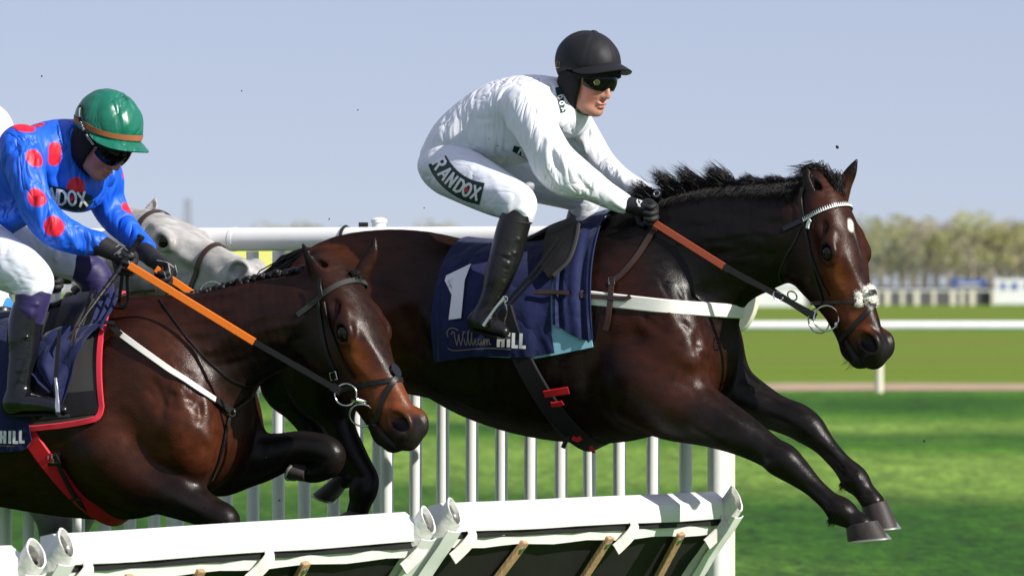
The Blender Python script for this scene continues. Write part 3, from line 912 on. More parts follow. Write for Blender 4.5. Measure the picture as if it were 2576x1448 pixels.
# ------------------------------------------------------------------ horses
class Head:
    """skull frame: a along the face (0 poll, 1 lips), b towards the front of the face, c towards the near side; unit = head length"""
    def __init__(s, A, B, lat):
        s.A = Vector(A[:3]); B = Vector(B[:3]); s.len = (B - s.A).length; s.ax = (B - s.A) / s.len
        l = Vector(lat); l = (l - s.ax * l.dot(s.ax)).normalized(); s.lat = l
        s.fr = s.ax.cross(l).normalized()
        if s.fr.z < 0: s.fr = -s.fr
    def __call__(s, a, b, c=0.0):
        return s.A + (s.ax * a + s.fr * b - s.lat * c) * s.len
    def st(s, a, b, ra, rc, c=0.0): return (*s(a, b, c), ra * s.len, rc * s.len)
    def sculpt(s, F):
        u = s.len; lt = tuple(s.lat)
        F.chain([s.st(*q) for q in ((-.02, -.01, .085, .085), (.10, .012, .10, .115), (.22, .026, .102, .140), (.34, .028, .102, .152), (.43, .02, .108, .138), (.52, .013, .107, .112), (.63, .010, .107, .092), (.75, .011, .103, .078), (.86, .016, .100, .074), (.93, .018, .098, .072), (.975, .02, .066, .056))], k=.05, lat=lt)
        F.chain([s.st(*q) for q in ((.16, -.13, .12, .10), (.29, -.185, .135, .112), (.40, -.185, .135, .112), (.51, -.15, .118, .092), (.64, -.115, .09, .066), (.78, -.095, .074, .054), (.88, -.09, .066, .055), (.93, -.08, .052, .048))], k=.05, lat=lt)
        for sg in (1, -1):
            F.ell(s(.33, -.17, .085 * sg), (.155 * u, .05 * u, .125 * u), ax=s.ax, lat=lt, k=.03)               # cheek muscle
            F.bump(s(.325, .075, .14 * sg), (.055 * u, .045 * u, .05 * u), .016, ax=s.ax, lat=lt)              # brow
            F.bump(s(.25, .05, .135 * sg), (.040 * u, .05 * u, .026 * u), -.020, ax=s.ax, lat=lt)               # hollow above the eye
            F.fold(s(.44, -.01, .142 * sg), s(.63, -.022, .098 * sg), .028, .009)                               # facial crest
            F.fold(s(.47, .045, .12 * sg), s(.66, .05, .08 * sg), .028, -.006)
            F.fold(s(.50, -.075, .11 * sg), s(.68, -.06, .085 * sg), .03, -.008)
            F.bump(s(.76, -.02, .085 * sg), (.06 * u, .03 * u, .045 * u), .005, ax=s.ax, lat=lt)
            F.fold(s(.68, .07, .07 * sg), s(.84, .045, .085 * sg), .022, -.005)
            F.ell(s(.39, .040, .150 * sg), (.072 * u, .034 * u, .058 * u), ax=s.ax + s.fr * -.2, lat=lt, k=.02)   # lids
            F.ell(s(.395, .038, .174 * sg), (.046 * u, .03 * u, .030 * u), ax=s.ax + s.fr * -.2, lat=lt, k=.008, op='s')
            F.ell(s(.912, .066, .060 * sg), (.085 * u, .04 * u, .066 * u), ax=s.ax, lat=lt, k=.02)              # nostril wing
            F.ell(s(.912, .066, .092 * sg), (.066 * u, .046 * u, .040 * u), ax=s.ax + s.fr * .5, lat=lt, k=.008, op='s')
            F.bump(s(.86, .10, .05 * sg), (.04 * u, .03 * u, .03 * u), -.006, ax=s.ax, lat=lt)
            F.chain([(*s(.81, -.08, .070 * sg), .006, .006), (*s(.90, -.058, .072 * sg), .008, .009), (*s(.965, -.036, .060 * sg), .009, .012), (*s(1.01, -.030, .0), .010, .012)], k=.006, op='s', sub=3)
        for sg in (1, -1):
            F.fold(s(.40, .11, .10 * sg), s(.60, .10, .06 * sg), .02, .004); F.fold(s(.20, .06, .14 * sg), s(.33, .10, .12 * sg), .018, .006)
            F.fold(s(.56, -.03, .125 * sg), s(.80, -.035, .09 * sg), .010, .0035); F.fold(s(.60, .02, .11 * sg), s(.78, -.01, .095 * sg), .008, .003)
            F.fold(s(.445, .0, .165 * sg), s(.47, -.04, .15 * sg), .008, -.003); F.fold(s(.42, -.0, .16 * sg), s(.36, -.01, .16 * sg), .007, -.003)
        F.ell(s(.965, .03, 0), (.05 * u, .062 * u, .070 * u), ax=s.ax, lat=lt, k=.025)
        F.ell(s(.955, -.075, 0), (.046 * u, .040 * u, .045 * u), ax=s.ax, lat=lt, k=.012)
        F.ell(s(.885, -.115, 0), (.045 * u, .036 * u, .042 * u), ax=s.ax, lat=lt, k=.02)
        F.fold(s(.3, .14, .0), s(.8, .115, .0), .03, -.004)
    def eye(s, name, root, c):
        e = MB(); e.sphere((0, 0, 0), 1.0, 20, 12)
        o = e.build(name, M_eye, root); u = s.len
        o.location = s(.395, .038, .147 * c); o.scale = (.041 * u,) * 3
        return o
def ear(F, pts, lat, front, k=.02, hollow=True):
    """pts: (x, y, z, half width, half depth) from base to tip; opened towards front"""
    F.chain(pts, k=k, lat=lat)
    if hollow:
        f = Vector(front).normalized()
        F.chain([(*(Vector(p[:3]) + f * (p[4] * .95)), p[3] * .62, p[4] * .75) for p in pts[1:-1]], k=.006, op='s', lat=lat)
def hoof_mesh(top, bot, w, fr, bvecs=None):
    """top, bot: (heel, toe) points of coronet and sole; w half breadths"""
    n = 20; rows = []
    for f, (hl, to), hw in ((0, top, w[0]), (.06, top, w[0] * 1.06), (1, bot, w[1])):
        hl, to = Vector(hl), Vector(to)
        if f == .06: d = (Vector(bot[0]) + Vector(bot[1]) - hl - to) * .03; hl, to = hl + d, to + d
        c, r = (hl + to) / 2, (to - hl) / 2
        s_ = Vector(fr)
        rows.append([c + r * math.cos(a) + s_ * hw * math.sin(a) * (1.0 if math.cos(a) > 0 else 1 - .25 * math.cos(a) ** 2) for a in [2 * math.pi * k / n for k in range(n)]])
    dn = (rows[2][0] - rows[1][0]).normalized()
    return rows, dn
def add_hoof(root, top, bot, w, lat):
    rows, dn = hoof_mesh(top, bot, w, lat); n = 20
    mb = MB(); vs = [p for r in rows for p in r]
    mb.add(vs, [(i * n + k, i * n + (k + 1) % n, (i + 1) * n + (k + 1) % n, (i + 1) * n + k) for i in range(2) for k in range(n)] + [tuple(range(n))[::-1], tuple(2 * n + k for k in range(n))])
    h = mb.build('hoof', M_hoof, root, auto=50)
    mb = MB(); c = sum(rows[2], Vector()) / n
    ring = [p for p in rows[2] if (p - c).dot(Vector(bot[1]) - Vector(bot[0])) > -.4 * (Vector(bot[1]) - Vector(bot[0])).length * .5 * 1.0]
    k0 = max(range(n), key=lambda k: (rows[2][k] - c).dot(Vector(bot[0]) - Vector(bot[1])))
    pts = [rows[2][(k0 + 3 + i) % n] + dn * .003 for i in range(n - 5)]
    mb.tube(pts, .0055, 6)
    toe = rows[2][(k0 + n // 2) % n]; up = (rows[1][(k0 + n // 2) % n] - toe).normalized(); ln = Vector(lat)
    o_ = (toe - c).normalized() * .003
    mb.add([toe + o_ - ln * .014, toe + o_ + ln * .014, toe + o_ + up * .022, toe - o_ - ln * .014, toe - o_ + ln * .014, toe - o_ + up * .022], [(0, 1, 2), (3, 5, 4), (0, 2, 5, 3), (1, 4, 5, 2)])
    mb.build('horseshoe', M_shoe, h)
    return h
def hair(name, strands, m, parent, r0=.0035, kind='stuff'):
    """strands: lists of points, each a thin tapering three-sided lock; joined, they are past counting"""
    vs, fs = [], []
    for pts in strands:
        pts = [Vector(p) for p in pts]; n = len(pts); rr = r0 * random.uniform(.6, 1.3)
        b = len(vs)
        for i, p in enumerate(pts[:-1]):
            t = (pts[i + 1] - p).normalized(); u = t.orthogonal().normalized(); v = t.cross(u); r = rr * (1 - .75 * i / (n - 1))
            for k in range(3): vs.append(p + u * r * math.cos(2.1 * k) + v * r * math.sin(2.1 * k))
        vs.append(pts[-1])
        for i in range(n - 2):
            for k in range(3): fs.append((b + i * 3 + k, b + i * 3 + (k + 1) % 3, b + i * 3 + 3 + (k + 1) % 3, b + i * 3 + 3 + k))
        q = b + (n - 2) * 3
        for k in range(3): fs.append((q + k, q + (k + 1) % 3, b + (n - 1) * 3))
    me = bpy.data.meshes.new(name); me.from_pydata(vs, [], fs)
    o = link(name, me, m, parent)
    if kind: o['kind'] = kind
    return o
def lerp_path(path, t):
    a = path; n = len(a) - 1; f = min(max(t, 0), 1) * n; i = min(int(f), n - 1); f -= i
    return Vector(a[i]) * (1 - f) + Vector(a[i + 1]) * f

LAT = (0, 1, 0)
def mir(fr, px, py, w, sg, r=1):
    q = fr.S(px, py, -abs(w), r)
    return q if sg < 0 else (q[0], -q[1], *q[2:])
def fibres(F, fr, pts, n, r=(.012, .03), amp=(.002, .005), ln=(50, 150), ang=(-18, 18), seed=0):
    """muscle strands and veins along a path of (px, py, lateral half width in m, half height in px)"""
    rg = random.Random(seed)
    for _ in range(n):
        t = rg.random() * (len(pts) - 1); i = min(int(t), len(pts) - 2); t -= i
        px, py, lw, hh = [pts[i][k] * (1 - t) + pts[i + 1][k] * t for k in range(4)]
        a = math.atan2(pts[i + 1][1] - pts[i][1], pts[i + 1][0] - pts[i][0]); q = rg.uniform(-.9, .9)
        cx, cy = px - math.sin(a) * q * hh, py + math.cos(a) * q * hh; w = lw * math.sqrt(max(.05, 1 - (q * .8) ** 2))
        b = a + math.radians(rg.uniform(*ang)); L = rg.uniform(*ln) / 2
        F.fold(fr.S(cx - math.cos(b) * L, cy - math.sin(b) * L, -w, 1), fr.S(cx + math.cos(b) * L, cy + math.sin(b) * L, -w, 1), rg.uniform(*r), rg.uniform(*amp) * rg.choice((1, -1)))
# ---- the leading horse
F1 = Frame(1400, 22.0, 25)
def S1(*q): return F1.S(*q)
LAT1 = (math.sin(math.radians(14)), math.cos(math.radians(14)), 0)
def T1(px, py, w, sg): return mir(F1, px, py, w, sg)
sd = Sdf()
sd.chain([S1(*q) for q in ((800, 765, 0, 108, .17), (870, 748, 0, 152, .25), (960, 760, 0, 182, .285), (1050, 785, 0, 204, .285), (1150, 808, 0, 206, .285), (1250, 838, 0, 226, .32), (1350, 855, 0, 242, .335), (1450, 855, 0, 258, .32), (1545, 838, 0, 274, .285), (1620, 848, 0, 240, .25), (1668, 880, 0, 195, .21), (1690, 905, 0, 150, .17))], k=.06)
sd.chain([S1(*q) for q in ((1560, 745, 0, 175, .17), (1660, 690, 0, 175, .165), (1755, 645, 0, 164, .145), (1845, 612, 0, 148, .125), (1935, 590, 0, 128, .11), (2010, 565, 0, 100, .09))], k=.11)
H1 = Head(F1.L(2060, 470, 0), F1.L(2194, 912, -.06), LAT1)
H1.sculpt(sd)
ear(sd, [S1(2052, 522, -.055, 24, .03), S1(2040, 480, -.062, 23, .022), S1(2033, 450, -.066, 16, .016), S1(2030, 424, -.068, 4, .006)], LAT, (.55, .1, .15))
ear(sd, [S1(2113, 500, .062, 22, .03), S1(2124, 465, .07, 20, .022), S1(2141, 432, .075, 15, .016), S1(2155, 402, .078, 3, .006)], LAT, (-.2, .9, .1))
for sg in (-1, 1):                      # shared muscle work, near (-) and far (+)
    sd.ell(T1(1640, 830, .17, sg)[:3], (.30, .10, .17), ax=(.45, 0, -.9), k=.06)            # shoulder blade
    sd.bump(T1(1690, 900, .22, sg)[:3], (.10, .10, .13), .02)
    sd.ell(T1(1712, 915, .125, sg)[:3], (.10, .10, .16), k=.04)                               # point of shoulder / breast
    sd.fold(T1(1775, 830, .10, sg), T1(1768, 1000, .12, sg), .025, -.018)
    sd.fold(T1(1520, 690, .19, sg), T1(1680, 900, .24, sg), .04, -.016)
    sd.fold(T1(1590, 690, .19, sg), T1(1740, 960, .2, sg), .03, -.014)
    sd.fold(T1(1585, 800, .25, sg), T1(1640, 1010, .25, sg), .045, -.018)
    sd.fold(T1(1690, 960, .26, sg), T1(1760, 1010, .22, sg), .03, -.018)
    sd.fold(T1(1720, 850, .23, sg), T1(1752, 985, .19, sg), .025, .014)
    sd.fold(T1(1690, 560, .13, sg), T1(1985, 610, .10, sg), .04, .010)
    sd.fold(T1(1690, 760, .16, sg), T1(1935, 690, .10, sg), .03, -.014)
    sd.bump(T1(990, 700, .22, sg)[:3], (.09, .1, .06), .024)                                 # point of hip
    sd.fold(T1(1045, 645, .2, sg), T1(995, 720, .25, sg), .03, .012)
    sd.fold(T1(990, 720, .27, sg), T1(930, 900, .27, sg), .05, .014)
    sd.fold(T1(1005, 760, .28, sg), T1(1110, 940, .27, sg), .05, -.024)                       # flank
    sd.fold(T1(860, 700, .2, sg), T1(880, 960, .25, sg), .04, -.012)
    for i in range(6): sd.fold(T1(1180 + 48 * i, 800, .32, sg), T1(1165 + 46 * i, 1000, .31, sg), .022, -.0035)
fibres(sd, F1, [(1570, 700, .19, 90), (1660, 830, .26, 110), (1725, 960, .22, 80)], 60, r=(.010, .024), amp=(.004, .009), ang=(-40, 25), seed=1)
fibres(sd, F1, [(1640, 620, .15, 60), (1800, 600, .14, 70), (1950, 590, .11, 60)], 34, r=(.008, .02), ang=(-10, 10), amp=(.003, .006), seed=2)
fibres(sd, F1, [(960, 640, .22, 60), (970, 780, .27, 90), (900, 950, .27, 90)], 50, r=(.010, .024), ang=(-30, 30), amp=(.004, .009), seed=3)
fibres(sd, F1, [(1150, 960, .29, 60), (1400, 1000, .29, 70), (1600, 1000, .25, 60)], 26, ang=(-25, 25), amp=(.002, .005), seed=4)
fibres(sd, F1, [(1640, 1000, .24, 60), (1760, 1045, .235, 45), (1900, 1110, .21, 25)], 20, r=(.008, .018), ln=(40, 120), ang=(-12, 12), amp=(.0015, .0035), seed=5)
fibres(sd, F1, [(1600, 780, .27, 130), (1720, 940, .23, 110)], 16, r=(.008, .011), ln=(60, 140), ang=(-60, 60), amp=(.002, .004), seed=6)      # veins
# forelegs
sd.chain([S1(*q) for q in ((1625, 960, -.15, 120), (1690, 1012, -.16, 95), (1785, 1053, -.16, 70), (1870, 1095, -.16, 52), (1935, 1135, -.16, 41), (1968, 1157, -.16, 44), (2000, 1182, -.16, 37), (2045, 1222, -.16, 26), (2086, 1260, -.16, 26), (2116, 1284, -.16, 35), (2142, 1303, -.16, 28), (2168, 1322, -.16, 30))], k=.05)
sd.chain([S1(*q) for q in ((1730, 930, .14, 110), (1800, 965, .15, 82), (1880, 1005, .15, 60), (1950, 1037, .15, 46), (2005, 1058, .15, 45), (2036, 1080, .15, 40), (2078, 1122, .15, 27), (2118, 1167, .15, 26), (2150, 1203, .15, 34), (2172, 1232, .15, 27), (2196, 1264, .15, 29))], k=.05)
for q in (((1960, 1135, -.17), (2000, 1168, -.17)), ):
    sd.bump(S1(1975, 1143, -.2, 1)[:3], (.04, .03, .03), .006)
for a_, b_ in (((1770, 1010, -.235), (1900, 1085, -.225)), ((1760, 1085, -.235), (1890, 1130, -.22)), ((1720, 1060, -.27), (1830, 1115, -.235))):
    sd.fold(S1(*a_, 1), S1(*b_, 1), .022, .008)
sd.fold(S1(2030, 1190, -.21, 1), S1(2100, 1255, -.2, 1), .012, .005)
for pts_, w_ in ((((1968, 1157), (2045, 1222), (2088, 1262), (2116, 1284), (2150, 1308)), -.16), (((2038, 1080), (2078, 1122), (2118, 1167), (2150, 1203), (2180, 1240)), .15)):
    K_, a_, b_, f_, g_ = pts_
    nd = lambda s_: w_ - s_ / 700
    sd.bump(S1(K_[0] + 10, K_[1] - 14, w_, 1)[:3], (.030, .040, .026), .007); sd.bump(S1(K_[0] - 16, K_[1] - 26, nd(20), 1)[:3], (.02, .02, .02), .006)
    sd.bump(S1(K_[0] - 22, K_[1] + 14, w_, 1)[:3], (.022, .03, .02), .008)
    sd.fold(S1(a_[0] - 30, a_[1] - 18, nd(26), 1), S1(f_[0] - 10, f_[1] - 6, nd(26), 1), .0075, -.0065)
    sd.fold(S1(a_[0] - 44, a_[1] - 8, nd(14), 1), S1(f_[0] - 26, f_[1] - 2, nd(14), 1), .008, .0045)
    sd.bump(S1(f_[0] - 16, f_[1] + 22, w_, 1)[:3], (.018, .022, .018), .009); sd.bump(S1(f_[0] + 4, f_[1], nd(26), 1)[:3], (.02, .012, .02), .005)
    sd.bump(S1(g_[0], g_[1], nd(24), 1)[:3], (.014, .014, .014), -.004)
# hind legs
sd.chain([S1(*q) for q in ((900, 800, -.13, 150), (845, 880, -.15, 140), (822, 960, -.15, 100), (843, 1030, -.14, 52), (860, 1080, -.14, 36), (884, 1140, -.14, 37), (905, 1175, -.14, 33), (922, 1205, -.14, 31), (914, 1232, -.15, 36), (908, 1258, -.15, 29), (900, 1285, -.15, 27))], k=.05)
sd.chain([S1(*q) for q in ((870, 800, .13, 140), (790, 890, .15, 125), (728, 960, .15, 75), (748, 1020, .15, 42), (775, 1066, .15, 31), (808, 1120, .15, 32), (845, 1165, .15, 28), (868, 1200, .15, 28))], k=.05)
V1, Q1 = sd.mesh('body', .0052, 5)
def pl(fr, *q): return [tuple(fr.L(*p)) for p in q]
BLK = (.007, .0055, .005)
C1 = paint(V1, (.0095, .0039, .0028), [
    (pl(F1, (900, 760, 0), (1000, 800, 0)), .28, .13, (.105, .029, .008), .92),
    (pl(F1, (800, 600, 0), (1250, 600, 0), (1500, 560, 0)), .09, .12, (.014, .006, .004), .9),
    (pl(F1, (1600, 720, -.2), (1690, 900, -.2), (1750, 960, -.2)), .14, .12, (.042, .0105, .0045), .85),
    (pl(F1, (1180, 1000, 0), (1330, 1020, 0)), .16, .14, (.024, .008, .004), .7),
    (pl(F1, (1560, 640, 0), (1750, 520, 0), (1900, 480, 0)), .22, .1, (.0035, .0027, .0026), .97),  # neck shade put into the coat as near black
    (pl(F1, (1700, 700, -.1), (1800, 680, -.1), (1900, 640, 0)), .17, .06, (.0036, .0028, .0026), .97),  # same painted neck shade, lower on the near side
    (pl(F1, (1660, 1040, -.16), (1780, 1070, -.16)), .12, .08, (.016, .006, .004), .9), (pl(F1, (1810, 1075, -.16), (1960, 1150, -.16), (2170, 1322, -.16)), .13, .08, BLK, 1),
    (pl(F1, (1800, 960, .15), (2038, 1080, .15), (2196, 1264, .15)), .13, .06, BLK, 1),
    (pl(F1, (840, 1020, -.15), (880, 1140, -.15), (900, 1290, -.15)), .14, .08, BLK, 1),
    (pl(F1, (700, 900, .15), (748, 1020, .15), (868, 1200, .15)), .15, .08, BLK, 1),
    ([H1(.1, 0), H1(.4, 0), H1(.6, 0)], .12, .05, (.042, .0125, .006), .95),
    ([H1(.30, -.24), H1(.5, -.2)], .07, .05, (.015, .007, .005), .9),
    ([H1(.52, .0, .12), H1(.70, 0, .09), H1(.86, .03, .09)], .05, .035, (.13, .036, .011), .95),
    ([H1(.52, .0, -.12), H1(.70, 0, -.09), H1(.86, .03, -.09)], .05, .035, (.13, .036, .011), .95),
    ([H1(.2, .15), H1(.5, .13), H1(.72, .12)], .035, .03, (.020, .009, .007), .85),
    ([H1(.94, -.02), H1(.97, .1)], .07, .03, (.011, .009, .009), 1),
    ([H1(.84, -.12), H1(.93, -.1)], .055, .03, (.011, .008, .007), 1),
    ([H1(.39, .04, .16)], .028, .012, (.006, .005, .004), 1), ([H1(.39, .04, -.16)], .028, .012, (.006, .005, .004), 1), ([H1(.922, .06, .075)], .032, .008, (.006, .004, .004), 1), ([H1(.922, .06, -.075)], .032, .008, (.006, .004, .004), 1),
    ([H1(.255, .13, .0), H1(.285, .135, .014)], .015, .006, (.62, .58, .55), 1),
    ([H1(.28, .135, 0), H1(.36, .14, -.004), H1(.46, .135, -.01)], .004, .006, (.4, .36, .34), .8),
    (pl(F1, (2035, 470, -.065), (2030, 424, -.068)), .045, .02, (.010, .007, .006), .9),
    (pl(F1, (2150, 415, .075), (2155, 402, .078)), .02, .015, (.012, .008, .006), .9),
    (pl(F1, (2124, 470, .07)), .035, .02, (.045, .016, .009), .9),
])
horse1 = F1.obj('horse'); tag(horse1, 'dark bay racehorse leading over the hurdle with a white nose pad and number 1 cloth', 'horse', 'racehorses')
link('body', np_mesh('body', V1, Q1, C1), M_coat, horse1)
B1 = bvh_of(V1, Q1)
H1.eye('eye', horse1, 1); H1.eye('eye', horse1, -1)
def hoof_px(fr, root, hl_t, to_t, hl_b, to_b, w, hw=(.043, .054)):
    add_hoof(root, (fr.L(*hl_t, w), fr.L(*to_t, w)), (fr.L(*hl_b, w), fr.L(*to_b, w)), hw, LAT)
hoof_px(F1, horse1, (2127, 1322), (2206, 1308), (2133, 1362), (2236, 1352), -.16)
hoof_px(F1, horse1, (2168, 1278), (2230, 1258), (2180, 1334), (2260, 1326), .15)
hoof_px(F1, horse1, (880, 1280), (920, 1290), (846, 1300), (905, 1335), -.15)
hoof_px(F1, horse1, (852, 1190), (884, 1205), (790, 1240), (840, 1262), .15)

st = []
for cx_, cy_, w_ in ((2098, 1308, -.16), (2128, 1222, .15)):
    for i in range(90):
        b = F1.L(cx_ + random.uniform(-12, 12), cy_ - 6 + random.uniform(-10, 8), w_ + random.uniform(-.025, .025)); st.append([b, b + Vector((-.006, random.uniform(-.006, .006), -.010)), b + Vector((random.uniform(-.02, .004), random.uniform(-.01, .01), -.026 * random.uniform(.5, 1.2)))])
hair('fetlock_hair', st, M_mane, horse1, .0016)
st = []
for i in range(40):
    b = H1(.93 + random.uniform(-.04, .04), -.12, random.uniform(-.04, .04)); st.append([b, b + Vector((-.008, 0, -.012)), b + Vector((-.014 - .02 * random.random(), random.uniform(-.01, .01), -.026))])
hair('chin_whiskers', st, M_mane, horse1, .0007)
# mane, forelock, tail of the leading horse
crest1 = [F1.L(*q) for q in ((1575, 545, 0), (1640, 512, 0), (1710, 488, 0), (1790, 468, 0), (1870, 462, 0), (1950, 460, 0), (2030, 452, 0))]
st = []
for i in range(9000):
    t = random.random(); b = lerp_path(crest1, t)
    b = b + Vector((0, random.uniform(-.035, .035), random.uniform(-.03, .005)))
    lock = math.sin(t * 46 + .6 * math.sin(t * 17)) * .5 + .5
    ht = (.030 + .082 * lock * (1 - abs(t - .34) * 1.25)) * (1 if t < .62 else .55 - .35 * (t - .62)) * random.uniform(.4, 1.08)
    if t < .1: ht *= .35 + 6 * t
    back = random.uniform(.5, 1.15); sway = random.uniform(-.35, .2)
    d1 = Vector((-.55 * back, sway * .5, .95)).normalized(); d2 = Vector((-1.15 * back, sway, .6)).normalized()
    st.append([b, b + d1 * ht * .55, b + d1 * ht * .55 + d2 * ht * .4, b + d1 * ht * .55 + d2 * ht * .75 + Vector((random.uniform(-.016, .004), 0, random.uniform(-.006, .012)))])
for i in range(2600):                   # hair lying down the near side of the neck
    t = random.random(); b = lerp_path(crest1, t) + Vector((0, -.02 + random.uniform(-.01, .01), 0))
    ln = random.uniform(.06, .17)
    pts = [b]
    for k in range(1, 4): pts.append(b + Vector((-.06 * k / 3 * random.uniform(.3, 1.4) * ln / .12, -.022 * k - .006, -ln * k / 3 * .8)))
    st.append(pts)
hair('mane', st, M_mane, horse1, .0014)
st = []
for i in range(700):                    # forelock blown back between the ears
    b = F1.L(2075 + random.uniform(-22, 34), 470 + random.uniform(-14, 26), random.uniform(-.035, .05))
    q = random.random()
    e = F1.L(2118 + random.uniform(-16, 14), 508 + random.uniform(-40, 20), random.uniform(-.02, .05)) if q < .5 else F1.L(2010 + random.uniform(-14, 60), 440 + random.uniform(-20, 20), random.uniform(-.03, .06))
    mid = (b + e) / 2 + Vector((0, 0, random.uniform(.02, .06)))
    st.append([Vector(p) for p in spline([b, mid, e], 2)])
for i in range(60):
    b = F1.L(2090 + random.uniform(-15, 20), 480, random.uniform(-.02, .04)); m1 = F1.L(2060 + random.uniform(-25, 15), 422 + random.uniform(-6, 14), 0); e = F1.L(2000 + random.uniform(-30, 20), 425 + random.uniform(-10, 30), 0)
    st.append([Vector(p) for p in spline([b, m1, e], 3)])
hair('forelock', st, M_mane, horse1, .0019)
st = []
for i in range(900):
    b = F1.L(806 + random.uniform(-30, 24), 640 + random.uniform(-16, 34), random.uniform(-.04, .04)); s_ = random.uniform(.6, 1.1)
    st.append([Vector(p) for p in spline([b, b + Vector((-.12 * s_, random.uniform(-.03, .03), -.02 - .05 * random.random())), b + Vector((-.26 * s_, random.uniform(-.06, .06), -.16 - .1 * random.random())), b + Vector((-.36 * s_, random.uniform(-.08, .08), -.5 * s_ - .1 * random.random()))], 2)])
hair('tail', st, M_mane, horse1, .0038)
# ------------------------------------------------------------------ fitting straps, cloths and print onto the sculpted surfaces
def hit(fr, bvh, px, py):
    c, d = fr.ray(px, py)
    d.normalize()
    r = bvh.ray_cast(c + d * 12, d)
    if r[0] is None: return None, None
    return r[0], r[1]
def strap_px(mb, fr, bvh, pts, width, thick=.004, off=.002, sub=5, mi=0, smooth=1):
    P_, N_ = [], []
    for q in spline(pts, sub):
        p, n = hit(fr, bvh, q[0], q[1])
        if p is None: continue
        P_.append(p + n * off); N_.append(n)
    for _ in range(smooth):
        P_ = [P_[0]] + [(P_[i - 1] + P_[i] * 2 + P_[i + 1]) / 4 for i in range(1, len(P_) - 1)] + [P_[-1]]
        N_ = [N_[0]] + [(N_[i - 1] + N_[i] * 2 + N_[i + 1]).normalized() for i in range(1, len(N_) - 1)] + [N_[-1]]
    P_ = [p + n * .001 for p, n in zip(P_, N_)]
    w = width * 21.7 / F_PX
    mb.ribbon(P_, N_, w, thick, mi)
    return P_, N_
def around(bvh, c, nrm, ref, a0=-180, a1=180, n=64, off=.003, smooth=2):
    nrm = Vector(nrm).normalized(); u = Vector(ref); u = (u - nrm * u.dot(nrm)).normalized(); v = nrm.cross(u); c = Vector(c)
    R, D = [], []
    closed = a1 - a0 >= 359.9
    m = n if closed else n + 1
    for i in range(m):
        a = math.radians(a0 + (a1 - a0) * i / n); d = u * math.cos(a) + v * math.sin(a)
        far = c + d * 1.2
        h = bvh.ray_cast(c, d)
        R.append((h[0] - c).length if h[0] is not None else (R[-1] if R else .1)); D.append(d)
    for _ in range(smooth):
        R = [(R[i - 1] + 2 * R[i] + R[(i + 1) % m]) / 4 if closed or 0 < i < m - 1 else R[i] for i in range(m)]
    return [c + d * (r + off) for r, d in zip(R, D)], D, closed
def band(mb, bvh, c, nrm, ref, width, thick=.004, **k):
    p, d, cl = around(bvh, c, nrm, ref, **k)
    mb.ribbon(p, d, width, thick, closed=cl)
    return p, d
STROKES = {
    'R': [[(0, 0), (0, 1)], [(0, 1), (.45, 1), (.62, .88), (.62, .66), (.45, .52), (0, .52)], [(.32, .52), (.68, 0)]],
    'A': [[(0, 0), (.38, 1), (.76, 0)], [(.16, .32), (.62, .32)]],
    'N': [[(0, 0), (0, 1), (.6, 0), (.6, 1)]],
    'D': [[(0, 0), (0, 1), (.35, 1), (.62, .8), (.66, .5), (.62, .2), (.35, 0), (0, 0)]],
    'O': [[(.36 + .36 * math.cos(a), .5 + .5 * math.sin(a)) for a in [2 * math.pi * k / 16 for k in range(17)]]],
    'X': [[(0, 0), (.66, 1)], [(0, 1), (.66, 0)]],
    'H': [[(0, 0), (0, 1)], [(.6, 0), (.6, 1)], [(0, .5), (.6, .5)]],
    'I': [[(0, 0), (0, 1)]],
    'L': [[(0, 1), (0, 0), (.5, 0)]],
    'T': [[(0, 1), (.6, 1)], [(.3, 1), (.3, 0)]],
    'C': [[(.62, .82), (.4, 1), (.15, .9), (0, .5), (.15, .1), (.4, 0), (.62, .18)]],
    'S': [[(.55, .85), (.3, 1), (.05, .8), (.3, .52), (.55, .25), (.3, 0), (.02, .14)]],
}
